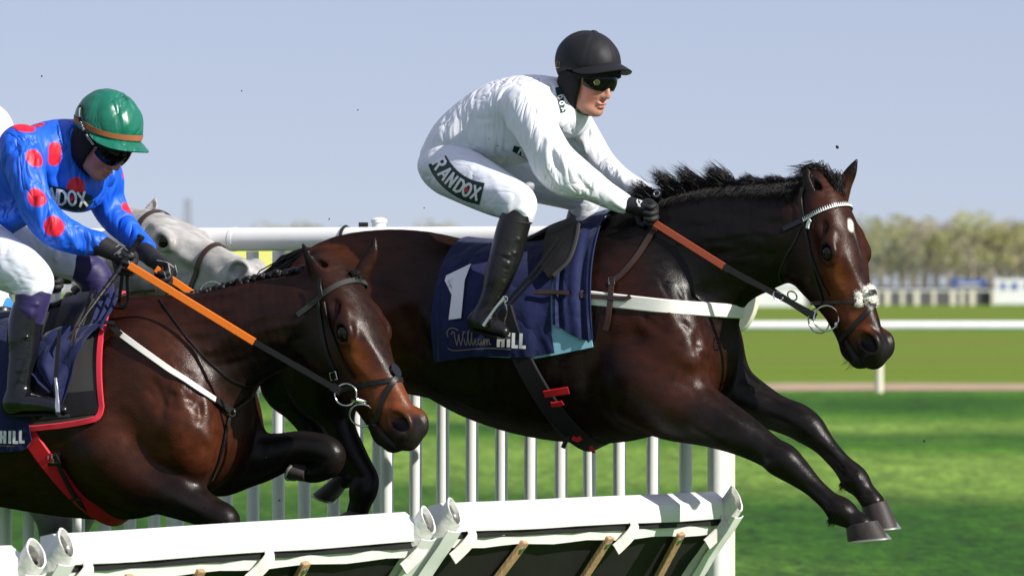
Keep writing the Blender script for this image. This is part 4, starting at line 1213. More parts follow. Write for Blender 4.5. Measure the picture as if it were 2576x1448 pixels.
class Decal:
    """flat print lying on a surface: 2-D shapes given where the photograph shows them, dropped onto the mesh"""
    def __init__(s, fr, bvh, off=.0022, ymin=None): s.fr, s.bvh, s.off, s.mb, s.ymin = fr, bvh, off, MB(), ymin
    def pt(s, x, y):
        p, n = hit(s.fr, s.bvh, x, y)
        if p is None or (s.ymin is not None and p.y < s.ymin): return None
        return p + n * s.off
    def grid(s, g, mi=0):
        rows = [[s.pt(*q) for q in r] for r in g]
        for i in range(len(rows) - 1):
            for j in range(len(rows[0]) - 1):
                q = [rows[i][j], rows[i][j + 1], rows[i + 1][j + 1], rows[i + 1][j]]
                if any(v is None for v in q): continue
                if max((q[0] - q[2]).length, (q[1] - q[3]).length) > .06: continue
                s.mb.add(q, [(0, 1, 2, 3)], mi)
    def stroke(s, pts, w, mi=0, step=3.0):
        for a, b in zip(pts[:-1], pts[1:]):
            a, b = np.array(a, float), np.array(b, float); d = b - a; L = np.linalg.norm(d)
            if L < 1e-6: continue
            d /= L; nn = np.array([-d[1], d[0]]) * w / 2; e = d * w * .36
            k = max(1, int(L / step))
            g = [[tuple(a - e + (b - a + 2 * e) * i / k + nn * f) for f in (-1, 0, 1)] for i in range(k + 1)]
            s.grid(g, mi)
    def text(s, txt, path, h, w, mi=0, slant=0.0, sx=1.0, place=None):
        """path: centre-line points for each letter (x, y, angle in degrees)"""
        for ch, (x, y, an) in zip(txt, path):
            c, sn = math.cos(math.radians(an)), math.sin(math.radians(an))
            for st_ in STROKES[ch]:
                q = []
                for u, v in st_:
                    u = (u - .33) * h * sx + (v - .5) * h * slant; v = (.5 - v) * h
                    q.append((x + u * c - v * sn, y + u * sn + v * c))
                s.stroke(q, w, mi)
    def poly(s, pts, mi=0, step=5.0):
        bm = bmesh.new()
        f = bm.faces.new([bm.verts.new((x, y, 0)) for x, y in pts])
        bmesh.ops.triangulate(bm, faces=[f])
        for _ in range(8):
            e = [e_ for e_ in bm.edges if e_.calc_length() > step]
            if not e: break
            bmesh.ops.subdivide_edges(bm, edges=e, cuts=1)
            bmesh.ops.triangulate(bm, faces=bm.faces[:])
        bm.verts.index_update()
        vs = [s.pt(v.co.x, v.co.y) for v in bm.verts]
        for f in bm.faces:
            q = [vs[v.index] for v in f.verts]
            if any(v is None for v in q) or max((q[0] - q[1]).length, (q[1] - q[2]).length, (q[2] - q[0]).length) > .06: continue
            s.mb.add(q, [(0, 1, 2)], mi)
        bm.free()
    def build(s, name, m, parent): 
        me = bpy.data.meshes.new(name)
        bm = bmesh.new()
        me.from_pydata(s.mb.v, [], s.mb.f); me.polygons.foreach_set('material_index', s.mb.mi)
        bm.from_mesh(me); bmesh.ops.remove_doubles(bm, verts=bm.verts, dist=.0004); bm.to_mesh(me); bm.free()
        return link(name, me, m, parent)
def wrap_cloth(fr, bvh, rows_bottom, tops, zc, over=28, n=26, off=.012, fold=None, thick=.004, back=0.0):
    """cloth laid over the back: columns run from beyond the spine down to the near lower edge seen at rows_bottom"""
    g = []
    for (bx, by), tx in zip(rows_bottom, tops):
        p, nn = hit(fr, bvh, bx, by)
        c = Vector((p.x, 0, zc)); rb = p - c; th = math.atan2(-rb.y, rb.z)        # angle from straight up towards the near side
        row = []
        xt = fr.L(tx, 600, 0).x
        for j in range(n + 1):
            f = j / n; a = math.radians(-over) + (th + math.radians(over)) * f
            ff = max(0.0, min(1.0, (a / th))) if th else 0
            x = xt + (p.x - xt) * ff ** 1.0
            d = Vector((0, -math.sin(a), math.cos(a))); cc = Vector((x, 0, zc))
            h = bvh.ray_cast(cc, d)
            r = (h[0] - cc).length if h[0] is not None else rb.length
            row.append([cc, d, r, ff])
        g.append(row)
    a, b = len(g), len(g[0])
    R = np.array([[q[2] for q in r] for r in g])
    for _ in range(2):
        R[:, 1:-1] = (R[:, :-2] + 2 * R[:, 1:-1] + R[:, 2:]) / 4
    out = []
    for i in range(a):
        out.append([g[i][j][0] + g[i][j][1] * (R[i, j] + off + (fold(i / (a - 1), g[i][j][3]) if fold else 0)) for j in range(b)])
    return out
def cols(pts, n):
    """n points evenly along a polyline of picture points"""
    p = np.array(pts, float); d = np.r_[0, np.cumsum(np.linalg.norm(np.diff(p, axis=0), axis=1))]
    t = np.linspace(0, d[-1], n)
    return [(np.interp(x, d, p[:, 0]), np.interp(x, d, p[:, 1])) for x in t]
def mesh_np(o):
    me = o.data; V = np.empty(len(me.vertices) * 3); me.vertices.foreach_get('co', V); return V.reshape(-1, 3), [tuple(p.vertices) for p in me.polygons]
def bvh_obj(o):
    V, Qs = mesh_np(o); return BVHTree.FromPolygons(V.tolist(), Qs)
# ------------------------------------------------------------------ tack of the leading horse
zc1 = F1.L(1300, 820, 0).z
# pale blue pad under everything
pad1 = F1.obj('saddle_pad'); tag(pad1, 'pale blue pad showing below the number 1 cloth', 'saddle pad')
bot = cols([(1190, 893), (1345, 900), (1410, 888), (1494, 871)], 22)
g = wrap_cloth(F1, B1, bot, np.linspace(1200, 1530, 22), zc1, off=.010)
mb = MB(); mb.sheet(g, .010); mb.build('pad', M_sky, pad1)
# number cloth
cl1 = F1.obj('number_cloth'); tag(cl1, 'navy number 1 cloth with white lettering under the leading rider\'s saddle', 'number cloth', 'number cloths')
bot = cols([(1097, 907), (1130, 901), (1190, 893), (1270, 893), (1345, 893), (1400, 884)], 34)
tops = np.linspace(1180, 1440, 34)
def f_back(u, v): return .003 * math.sin(u * 13 + v * 5) * v + .004 * math.sin(u * 30 + 4 * v) * max(0, u - .55) * 2 + .004 * v
g = wrap_cloth(F1, B1, bot, tops, zc1, off=.015, fold=f_back, n=32)
mb = MB(); mb.sheet(g, .004); o = mb.build('cloth', M_navy, cl1)
BC1 = bvh_obj(o)
seam = Decal(F1, BC1, .0012); seam.stroke([(1112, 690), (1105, 760), (1106, 850), (1108, 898)], 3, 0, 8); so = seam.build('hem', M_navy, cl1)
d = Decal(F1, BC1, .009)
d.poly([(1187, 667), (1172, 707), (1167, 760), (1163, 801), (1132, 805), (1139, 745), (1143, 702), (1121, 709), (1125, 696), (1155, 682)], 0, 3.5)
d.build('number_print', M_print, cl1)
d = Decal(F1, BC1, .005)
d.text('HILL', [(1262, 854, 2), (1287, 855, 2), (1299, 856, 2), (1318, 857, 2)], 31, 8.2, sx=.62)
d.build('lettering', M_print, cl1)
def script(d, x0, y0, k, sl):
    """flowing handwritten word"""
    pts = []
    def w(*q): d.stroke([(x0 + (x + sl * (1 - y)) * k, y0 - y * k) for x, y in q], 2.2, 0, 4)
    # W
    w((.0, .75), (.1, .95), (.22, .9), (.22, .5), (.28, 0), (.45, .5), (.52, .8), (.5, .4), (.58, 0), (.75, .5), (.85, .95), (1.0, .9))
    w((-.25, .6), (-.3, .9), (-.1, 1.15), (.2, 1.2), (.5, 1.05))
    # i l l i a m
    w((.85, .45), (.86, .1), (.95, 0), (1.08, .4), (1.25, 1.05), (1.15, .9), (1.12, .1), (1.2, 0), (1.32, .4), (1.5, 1.05), (1.4, .9), (1.36, .1), (1.45, 0), (1.55, .3), (1.6, .45), (1.6, .1), (1.68, 0), (1.8, .3),
      (1.98, .45), (1.84, .4), (1.8, .1), (1.92, .05), (2.04, .45), (2.05, .05), (2.14, .05), (2.2, .42), (2.22, 0), (2.3, .4), (2.4, .42), (2.38, 0), (2.48, .4), (2.58, .42), (2.56, .05), (2.68, .1))
    w((-.35, -.2), (-.1, -.35), (.4, -.36), (1.4, -.25), (2.6, -.2), (4.0, -.28))
d = Decal(F1, BC1, .004); script(d, 1136, 868, 36, .12)
d.build('script_lettering', M_pgold, cl1)
# front of the cloth gathered up before the saddle
bot = cols([(1398, 815), (1440, 838), (1488, 858), (1500, 850)], 24)
tops = np.linspace(1450, 1545, 24)
def f_front(u, v): return .016 + .008 * math.sin(u * 11 + 3.5 * v + 1.2 * math.sin(v * 4)) * (.3 + .8 * v) + .006 * math.sin(u * 27 - 2.2 * v + 2 * math.sin(u * 6)) * v + .018 * max(0, v - .75) * math.sin(u * 8 + 1)
g = wrap_cloth(F1, B1, bot, tops, zc1, off=.010, fold=f_front, n=30)
mb = MB(); mb.sheet(g, .004); mb.build('gathered_front', M_navy, cl1)
# saddle
sad1 = F1.obj('saddle'); tag(sad1, 'black racing saddle with steel stirrup under the rider in white silks', 'saddle', 'racing saddles')
s_ = Sdf()
s_.chain([F1.S(*q) for q in ((1196, 614, 0, 9, .07), (1225, 616, 0, 13, .10), (1290, 618, 0, 13, .09), (1350, 604, 0, 15, .085), (1410, 576, 0, 17, .09), (1452, 560, 0, 14, .075), (1466, 562, 0, 8, .06))], k=.02)
V, Q = s_.mesh('seat', .006, 1); link('seat', np_mesh('seat', V, Q), M_black, sad1)
def flap(fr, bvh, edge_l, edge_r, off, m, name, parent, thick=.005, n=16, k=12):
    L_, R_ = cols(edge_l, n), cols(edge_r, n)
    g = []
    for (x0, y0), (x1, y1) in zip(L_, R_):
        row = []
        for j in range(k + 1):
            p, nn = hit(fr, bvh, x0 + (x1 - x0) * j / k, y0 + (y1 - y0) * j / k)
            row.append((p, nn))
        g.append(row)
    G = []
    for r in g:
        last = next((q for q in r if q[0] is not None), (None, None))
        if last[0] is None: continue
        rr = []
        for p, nn in r:
            if p is None: p, nn = last
            last = (p, nn); rr.append(p + nn * off)
        G.append(rr)
    for _ in range(3):
        G = [[(G[max(i - 1, 0)][j] + G[min(i + 1, len(G) - 1)][j] + G[i][max(j - 1, 0)] + G[i][min(j + 1, k)] + G[i][j] * 2) / 6 if 0 < i < len(G) - 1 and 0 < j < k else G[i][j] for j in range(k + 1)] for i in range(len(G))]
    mb = MB(); mb.sheet(G, thick); return mb.build(name, m, parent)
flap(F1, B1, [(1395, 588), (1382, 640), (1372, 690), (1390, 716), (1404, 712)], [(1452, 562), (1470, 590), (1462, 630), (1446, 668), (1408, 708)], .042, M_black, 'flap', sad1, .006)
mb = MB(); strap_px(mb, F1, B1, [(1470, 585), (1462, 628), (1444, 672), (1404, 710)], 7, .008, .045); mb.build('flap_roll', M_charcoal, sad1)
far = MB(); far.sheet([[Vector((F1.L(1400 + 8 * i - j * 6, 600, 0).x, .10 + .03 * j, F1.L(1400, 585 + 22 * j, 0).z)) for j in range(6)] for i in range(8)], .006); far.build('flap', M_black, sad1)
mb = MB(); mb.torus(F1.L(1419, 580, -.105), .009, .002, (.3, -1, .3), 16, 6); mb.build('saddle_ring', M_brass, sad1)
# girth with red keepers
gc = F1.L(1405, 880, 0); gd = Vector((F1.L(1485, 1115, 0) - F1.L(1335, 740, 0))); gd.y = 0; gd.normalize()
gn = Vector((0, 1, 0)).cross(gd)
girth = F1.obj('girth'); tag(girth, 'black elastic girth with red keepers round the leading horse', 'girth', 'girths')
mb = MB(); gp, gdir = band(mb, B1, gc, gn, -gd, .076, .006, a0=64, a1=296, off=.013, n=80, smooth=5); mb.build('girth_strap', M_blackmat, girth)
gdn = gd
def keeper(px0, py0, px1, py1, w, off=.024, m=M_red, name='keeper', fr=F1, bvh=B1, root=girth):
    mb = MB(); strap_px(mb, fr, bvh, [(px0, py0), ((px0 + px1) / 2, (py0 + py1) / 2 + 2), (px1, py1)], w, .004, off, smooth=4); return mb.build(name, m, root)
keeper(1374, 984, 1436, 976, 19)
keeper(1392, 1006, 1419, 1001, 15)
mb = MB(); q = [F1.L(1432, 1088, -.16), F1.L(1424, 1106, -.17), F1.L(1416, 1126, -.17)]; mb.ribbon(q, [Vector((0, -1, 0))] * 3, .018, .003); mb.build('strap_end', M_black, girth)
mb = MB(); q = [F1.L(1440, 1100, -.17), F1.L(1452, 1106, -.17), F1.L(1462, 1100, -.17)]; mb.ribbon(q, [Vector((0, -1, 0))] * 3, .018, .003)
q = [F1.L(1486, 1122, -.12), F1.L(1493, 1136, -.12), F1.L(1497, 1134, -.12)]; mb.ribbon(q, [Vector((0, -1, 0))] * 3, .014, .003); mb.build('keeper', M_red, girth)
# white breast girth with brown buckle straps and neck strap
bg1 = F1.obj('breast_girth'); tag(bg1, 'white breast girth with brown buckled straps across the leading horse\'s chest', 'breast girth', 'breast girths')
pa, pb, pc = hit(F1, B1, 1470, 747)[0], hit(F1, B1, 1700, 772)[0], hit(F1, B1, 1838, 795)[0]
nb = Vector((0, 1, 0)).cross(pb - pa).normalized(); nb = nb if nb.z > 0 else -nb
cb = Vector(((pa.x + pb.x) / 2, 0, (pa.z + pb.z) / 2)); 
rr_ = pa - cb; u_ = Vector((1, 0, 0)); u_ = (u_ - nb * u_.dot(nb)).normalized(); v_ = nb.cross(u_)
aa = math.degrees(math.atan2(rr_.dot(v_), rr_.dot(u_)))
mb = MB(); lo_, hi_ = min(aa, -aa) , max(aa, -aa)
band(mb, B1, cb, nb, u_, .050, .005, a0=lo_ - 6, a1=hi_ + 6, off=.006, n=80, smooth=4); mb.build('breast_strap', M_white_web, bg1)
mb = MB(); strap_px(mb, F1, B1, [(1352, 745), (1400, 744), (1440, 745)], 12, .004, .034, smooth=4); mb.build('buckle_strap', M_brown, bg1); mb = MB(); strap_px(mb, F1, B1, [(1438, 745), (1520, 749), (1575, 753), (1590, 746)], 12, .004, .016, smooth=3)
mb.build('buckle_strap', M_brown, bg1)
mb = MB(); strap_px(mb, F1, B1, [(1437, 728), (1438, 745), (1439, 762)], 8, .005, .017); strap_px(mb, F1, B1, [(1467, 738), (1468, 754)], 8, .006, .018, sub=3); mb.build('leather_end', M_brown, bg1)
p_, n_ = hit(F1, B1, 1446, 746); mb = MB(); t1 = Vector((0, 0, 1)); x1 = t1.cross(n_).normalized(); q = [p_ + n_ * .022 + x1 * a + t1 * b for a, b in ((-.008, -.012), (.008, -.012), (.008, .012), (-.008, .012), (-.008, -.012))]; mb.tube(q, .002, 6); mb.build('buckle', M_steel, bg1)
mb = MB(); strap_px(mb, F1, B1, [(1655, 568), (1632, 602), (1602, 648), (1570, 686), (1547, 706)], 16, .004, .005); strap_px(mb, F1, B1, [(1545, 705), (1541, 735), (1537, 775), (1533, 806), (1526, 830)], 15, .004, .014); mb.build('neck_strap', M_brown, bg1)
p_, n_ = hit(F1, B1, 1545, 710); mb = MB(); x1 = t1.cross(n_).normalized(); q = [p_ + n_ * .022 + x1 * a + t1 * b for a, b in ((-.012, -.012), (.012, -.012), (.012, .012), (-.012, .012), (-.012, -.012))]; mb.tube(q, .0022, 6); mb.build('buckle', M_steel, bg1)
# bridle
br1 = F1.obj('bridle'); tag(br1, 'black bridle with white-toothed browband and white fleece nose pad', 'bridle', 'bridles')
def head_strap(mb, H, bvh, a, tilt, width, a0, a1, off=.002, thick=.004, n=60, b0=0.0):
    nrm = (H.ax + H.fr * tilt).normalized()
    return band(mb, bvh, H(a, b0), nrm, H.fr, width, thick, a0=a0, a1=a1, off=off, n=n)
mb = MB(); bp_, bd_ = head_strap(mb, H1, B1, .165, .10, .019, -125, 125, b0=-.05, off=.004); mb.build('browband', M_patent, br1)
mb = MB()
for i in range(16, len(bp_) - 8):
    t = (bp_[i + 1] - bp_[i - 1]).normalized(); n_ = Vector(bd_[i]); w = t.cross(n_).normalized(); w = w if w.dot(H1.ax) > 0 else -w
    c = bp_[i] + n_ * .0052; h = (bp_[i + 1] - bp_[i]).length * .46
    mb.add([c - t * h + w * .0085, c + t * h + w * .0085, c - w * .0085], [(0, 1, 2)])
o = mb.build('browband_teeth', M_print, br1, smooth=False); o['kind'] = 'stuff'
mb = MB(); strap_px(mb, F1, B1, [(2043, 553), (2037, 560), (2034, 574)], 9, .004, .006); mb.build('white_tab', M_print, br1)
mb = MB(); strap_px(mb, F1, B1, [(2024, 562), (2017, 530), (2016, 500), (2022, 472)], 12, .004, .004); mb.build('headpiece', M_black, br1)
mb = MB(); strap_px(mb, F1, B1, [(2022, 558), (2029, 590), (2036, 625), (2042, 665), (2053, 705), (2066, 742), (2072, 768)], 8, .004, .003); mb.build('cheekpiece', M_black, br1)
mb = MB(); strap_px(mb, F1, B1, [(2020, 556), (2040, 640), (2062, 700), (2086, 744)], 7, .004, .002); mb.build('noseband_hanger', M_black, br1)
mb = MB(); head_strap(mb, H1, B1, .655, -.34, .014, -178, 178, off=.004); mb.build('noseband', M_brown, br1)
mb = MB(); strap_px(mb, F1, B1, [(2207, 752), (2185, 782), (2158, 812), (2132, 838), (2116, 856)], 12, .004, .005); mb.build('flash_strap', M_black, br1)
mb = MB(); strap_px(mb, F1, B1, [(2018, 566), (1998, 610), (1975, 650), (1960, 690), (1968, 712)], 5, .003, .003); mb.build('throat_lash', M_black, br1)
fp = H1(.655, .128, .02)
mb = MB(); mb.ribbon([fp + H1.lat * s * .02 + H1.fr * (.018 - .6 * abs(s) * .012) for s in (-1, -.4, .4, 1)], [H1.fr] * 4, .018, .004); mb.build('nose_disc', M_black, br1)
# fleece pad
s_ = Sdf()
for i in range(26):
    a = random.uniform(-1, 1); s_.ell(H1(.655 + random.uniform(-.036, .036), .112 - .05 * a * a, .060 * a), [.013 + random.uniform(-.003, .004)] * 3, k=.010)
V, Q = s_.mesh('fleece', .0036, 1); fo = link('fleece_pad', np_mesh('fleece', V, Q), M_fleece, br1)
st = []
for i in random.sample(range(len(V)), min(900, len(V))):
    p = Vector(V[i]); dn = (p - H1(.655, .05, 0)).normalized(); st.append([p, p + dn * .003, p + (dn + Vector((random.uniform(-.6, .6), random.uniform(-.6, .6), random.uniform(-.6, .6)))) * .008])
hair('fleece_wool', st, M_fleece, fo, .0014)
# bit
bit = br1
rc = F1.L(2079, 800, -.088)
mb = MB(); mb.torus(rc, .0445, .0032, (.22, -1, .12), 40, 8); mb.build('bit_ring', M_steel, bit)
rcf = F1.L(2060, 806, .085); mb = MB(); mb.torus(rcf, .0445, .0032, (-.22, -1, -.12), 40, 8); mb.build('bit_ring', M_steel, bit)
mb = MB(); mb.tube([F1.L(2112, 822, -.06), F1.L(2106, 816, -.086), F1.L(2103, 814, -.094)], [.007, .0095, .006], 12); mb.build('bit_mouthpiece', M_steel, bit)
# reins
rn1 = F1.obj('reins'); tag(rn1, 'red-brown gripped reins running to the leading horse\'s bit ring', 'reins', 'reins')
def rein(mb, a, b, w, sag=0.0, n=8, nrm=(0.1, -1, .15), thick=.004):
    a, b = Vector(a), Vector(b)
    pts = [a + (b - a) * (i / n) + Vector((0, 0, -sag * math.sin(math.pi * i / n))) for i in range(n + 1)]
    mb.ribbon(pts, [Vector(nrm)] * (n + 1), w, thick)
ra_, rb_, rc_ = F1.L(1648, 562, -.155), F1.L(1822, 671, -.172), F1.L(2054, 795, -.092)
mb = MB(); rein(mb, ra_, rb_, .026, thick=.006); mb.build('rubber_grip', M_rust, rn1)
mb = MB(); rein(mb, rb_, rb_ + (rc_ - rb_) * .06, .027, thick=.008); rein(mb, rb_ + (rc_ - rb_) * .05, rc_, .021); mb.build('leather_rein', M_black, rn1)
ra2, rb2 = F1.L(1660, 545, .13), F1.L(2050, 800, .095)
mb = MB(); rein(mb, ra2, rb2, .022); mb.build('leather_rein', M_black, rn1)
mr = F1.obj('martingale_rings'); tag(mr, 'pair of small steel martingale rings threaded on the leading horse\'s reins', 'rein rings')
for px, py, w in ((1957, 744, -.135), (1993, 744, .02)):
    mb = MB(); mb.torus(F1.L(px, py, w), .0185, .0028, (.75, -.55, .5), 26, 7); mb.build('ring', M_steel, mr)
# ------------------------------------------------------------------ riders
class Skull:
    """head frame in metres: f ahead, u up, l towards the near side"""
    def __init__(s, fr, px, py, w, yaw, pitch, roll=0.0, k=1.0):
        s.c = fr.L(px, py, w); y, p = math.radians(yaw), math.radians(pitch)
        s.f = Vector((math.cos(y) * math.cos(p), -math.sin(y) * math.cos(p), -math.sin(p)))
        l = Vector((-math.sin(y), -math.cos(y), 0)); u = l.cross(s.f) * -1
        u = s.f.cross(l) if u.z < 0 else u
        if u.z < 0: u = -u
        r = math.radians(roll); s.l = l * math.cos(r) + u * math.sin(r); s.u = u * math.cos(r) - l * math.sin(r); s.k = k
    def __call__(s, f, u, l=0.0): return s.c + (s.f * f + s.u * u + s.l * l) * s.k
    def dir(s, f, u, l=0.0): return s.f * f + s.u * u + s.l * l
    def face(s, F):
        la = tuple(s.l); E = lambda c, r, k=.02, ax=None, op='u': F.ell(s(*c), [q * s.k for q in r], ax=ax or s.f, lat=la, k=k, op=op)
        E((0, .045, 0), (.098, .076, .092)); E((.035, -.015, 0), (.066, .064, .085)); E((.045, -.06, 0), (.048, .052, .056), .025)
        E((.072, -.106, 0), (.021, .026, .017), .022)
        for g in (1, -1):
            F.chain([(*s(-.005, -.045, .060 * g), .017, .014), (*s(.012, -.083, .050 * g), .018, .014), (*s(.045, -.102, .034 * g), .017, .014), (*s(.07, -.11, .012 * g), .016, .014)], k=.022, lat=la)
            F.bump(s(.068, -.035, .045 * g), (.022, .018, .018), .006, ax=s.f, lat=la)
            F.bump(s(.075, -.070, .032 * g), (.016, .014, .02), -.004, ax=s.f, lat=la)
            F.ell(s(.098, -.047, .011 * g), (.012, .008, .009), ax=s.f, lat=la, k=.006)
            F.fold(s(.092, -.050, .022 * g), s(.082, -.078, .032 * g), .005, -.0022)
            F.ell(s(.105, -.055, .006 * g), (.004, .003, .003), k=.002, op='s')
            F.ell(s(.083, .0, .031 * g), (.016, .014, .011), ax=s.f, lat=la, k=.008, op='s')
            F.ell(s(.077, .0, .031 * g), (.0125, .0125, .0125), k=.003)
            F.ell(s(-.002, -.005, .078 * g), (.022, .008, .032), ax=s.f, lat=la, k=.006)
        F.chain([(*s(.090, .012), .009, .008), (*s(.102, -.012), .0085, .008), (*s(.113, -.034), .010, .009), (*s(.115, -.045), .0095, .010)], k=.012, lat=la)
        F.ell(s(.096, -.076), (.010, .024, .0065), ax=s.f, lat=la, k=.006)
        F.ell(s(.093, -.088), (.010, .020, .0075), ax=s.f, lat=la, k=.006)
        F.chain([(*s(.088, -.0822, -.024), .003, .003), (*s(.104, -.0815, 0), .003, .003), (*s(.088, -.0822, .024), .003, .003)], k=.003, op='s')
        F.fold(s(.09, -.098, -.012), s(.09, -.098, .012), .007, -.004)
    def skin(s, V, base=(.50, .235, .165)):
        return paint(V, base, [
            ([s(.06, -.04, .05), s(.07, -.06, .045)], .022, .02, (.52, .17, .12), .75), ([s(.06, -.04, -.05), s(.07, -.06, -.045)], .022, .02, (.52, .17, .12), .75),
            ([s(.112, -.04), s(.11, -.05)], .012, .012, (.55, .19, .14), .7),
            ([s(.097, -.077, -.022), s(.106, -.078, 0), s(.097, -.077, .022)], .0045, .003, (.42, .105, .10), .9), ([s(.094, -.089, -.018), s(.101, -.09, 0), s(.094, -.089, .018)], .005, .003, (.42, .105, .10), .9),
            ([s(.05, -.1, .04), s(.08, -.11, 0), s(.05, -.1, -.04)], .02, .02, (.36, .19, .14), .45)])
def cap_mesh(sk, m, parent, radii=(.126, .106, .122), ctr=(-.005, .055), rim=None, seams=6, wrink=.0, seed=0, name='helmet_cap'):
    """silk cap stretched over a skull helmet: gores, seams, gathered edge"""
    rg = random.Random(seed); N_, M_ = 96, 30; g = []
    ph = [rg.uniform(0, 6.28) for _ in range(8)]
    for j in range(M_ + 1):
        row = []
        for k in range(N_):
            a = 2 * math.pi * k / N_
            rm = rim(a) if rim else -.03
            ur = (rm - ctr[1]) / radii[2]
            t1 = math.acos(max(-.98, min(.98, ur))); th = t1 * j / M_
            sm = min(abs((a * seams / (2 * math.pi)) % 1 - .0), 1 - (a * seams / (2 * math.pi)) % 1)
            q = 1 - .010 * math.exp(-(sm / .035) ** 2) * math.sin(min(th * 1.5, 1.57)) + .004 * math.exp(-((sm - .5) / .3) ** 2)
            q += wrink * (.5 * math.sin(5 * a + ph[0] + 3 * th) * math.sin(4 * th + ph[1]) + .35 * math.sin(11 * a + ph[2] - 5 * th) * math.sin(7 * th + ph[3]) + .25 * math.sin(23 * a + ph[4]) * (j / M_) ** 3)
            f, u, l = ctr[0] + radii[0] * q * math.sin(th) * math.cos(a), ctr[1] + radii[2] * q * math.cos(th), radii[1] * q * math.sin(th) * math.sin(a)
            if j == M_: f, l = f * .985, l * .985
            row.append(sk(f, u, l))
        g.append(row)
    mb = MB(); vs = [p for r in g[1:] for p in r] + [g[0][0]]; nn = len(vs) - 1
    fs = [(i * N_ + k, i * N_ + (k + 1) % N_, (i + 1) * N_ + (k + 1) % N_, (i + 1) * N_ + k) for i in range(M_ - 1) for k in range(N_)] + [(nn, (k + 1) % N_, k) for k in range(N_)]
    mb.add(vs, fs); o = mb.build(name, m, parent)
    mb = MB(); c = sk(ctr[0], ctr[1] + radii[2] - .001); mb.sphere((0, 0, 0), 1.0, 14, 8); b = mb.build('cap_button', m, o); b.location = c; b.scale = (.014, .014, .006); b.rotation_euler = sk.u.to_track_quat('Z', 'Y').to_euler()
    return o
def peak_mesh(sk, m, parent, rim, r0=(.122, .104), ctr=-.005, ext=.058, drop=.010, name='peak', span=78, tilt=0.0, th=.004):
    g = []
    for i in range(25):
        a = math.radians(-span + 2 * span * i / 24); e = math.cos(a / math.radians(span) * math.pi / 2) ** .6
        row = []
        for j in range(6):
            t = j / 5 * e * ext
            f, l = ctr + (r0[0] + t) * math.cos(a), (r0[1] + t * .7) * math.sin(a)
            u = rim(a) + .004 - drop * (j / 5) ** 1.5 * e + .014 * (1 - e) * 0 - .022 * (l / .1) ** 2 * (j / 5) * e - tilt * t
            row.append(sk(f, u, l))
        g.append(row)
    mb = MB(); mb.sheet(g, th * sk.k); return mb.build(name, m, parent)
def goggles(sk, parent, m=M_lens, u0=-.024, u1=.026, r=.100, badge=None, foam=True):
    g = []; gf = []
    for i in range(33):
        a = math.radians(-64 + 128 * i / 32); row = []
        nose = math.exp(-(a / .22) ** 2)
        for j in range(9):
            v = j / 8; u = u0 + (u1 - u0) * v + nose * .016 * (1 - v)
            edge = (abs(a) / 1.117) ** 4
            u = u * (1 - .35 * edge) ; rr = r + .007 * math.sin(v * math.pi) - .004 * edge
            row.append(sk(rr * math.cos(a) * 1.02 + .006, u, rr * .80 * math.sin(a)))
        g.append(row)
    mb = MB(); mb.sheet(g, -.004 * sk.k); o = mb.build('goggles', m, parent)
    if foam:
        mb = MB(); edge = [r_[0] for r_ in g] + [p for p in g[-1][1:]] + [r_[-1] for r_ in g[::-1][1:]]
        c = sk(.02, 0); mb.tube([p + (c - p).normalized() * .005 for p in edge] , .0042 * sk.k, 6); mb.build('goggle_foam', M_foam, o)
    mb = MB()
    for sg in (1, -1):
        pts = [sk(.032, .002, .078 * sg), sk(-.01, .004, .088 * sg), sk(-.06, .006, .084 * sg)]
        mb.ribbon([Vector(p) for p in spline(pts, 4)], [sk.l * sg] * 9, .02 * sk.k, .003)
    mb.build('goggle_strap', M_blackmat, o)
    if badge:
        a = badge; rr = r + .011
        p = sk(rr * math.cos(a) * 1.02 + .007, .003, rr * .80 * math.sin(a)); n_ = sk.dir(math.cos(a), 0, math.sin(a)).normalized()
        mb = MB(); mb.torus(p + n_ * .003, .0095, .0026, n_, 22, 6); mb.build('vent_ring', M_brass, o)
        mb = MB(); mb.tube([p, p + n_ * .0035], [.0085, .0085], 18); mb.build('vent_mesh', M_greyline, o)
    return o
def rider_hand(F, palm, knuck, lat, side, curl, r=.0105, thumb=None):
    """palm: wrist, knuckle centre; knuck: direction across the knuckles; curl: list of bend directions for each finger"""
    W, K = Vector(palm[0]), Vector(palm[1]); kd = Vector(knuck).normalized(); ax = (K - W).normalized(); nn = ax.cross(kd).normalized() * side
    F.chain([(*W, .026, .024), (*(W + (K - W) * .5), .030, .030), (*K, .026, .034)], k=.015, lat=tuple(kd))
    lens = (.040, .046, .043, .034)
    for i, q in enumerate((-.030, -.010, .010, .029)):
        b = K + kd * q - ax * (.004 * abs(i - 1)); L = lens[i]
        d1 = (ax * .75 - nn * .65).normalized(); d2 = (ax * -.25 - nn * .97).normalized(); d3 = (ax * -.95 - nn * .2).normalized()
        p1 = b + d1 * L; p2 = p1 + d2 * L * .62; p3 = p2 + d3 * L * .5
        F.chain([(*(b - ax * .012), r * 1.1, r * 1.1), (*b, r * 1.12, r * 1.12), (*p1, r, r), (*p2, r * .92, r * .92), (*p3, r * .8, r * .8)], k=.004, sub=3)
    tb = W + (K - W) * .35 - kd * .03 * 1.0
    t1 = tb + (ax * .6 - kd * .5 - nn * .5).normalized() * .035; t2 = t1 + (ax * .75 + kd * .1 - nn * .6).normalized() * .03
    F.chain([(*(tb + kd * .01), r * 1.3, r * 1.3), (*t1, r * 1.1, r * 1.1), (*t2, r * .9, r * .9)], k=.008, sub=3)
    return K, ax, nn, kd
def cloth_part(name, F, h, m, root, fr=None, col=None, sm=2):
    V, Q = F.mesh(name, h, sm)
    o = link(name, np_mesh(name, V, Q, col(V) if col else None), m, root)
    return o, V, Q
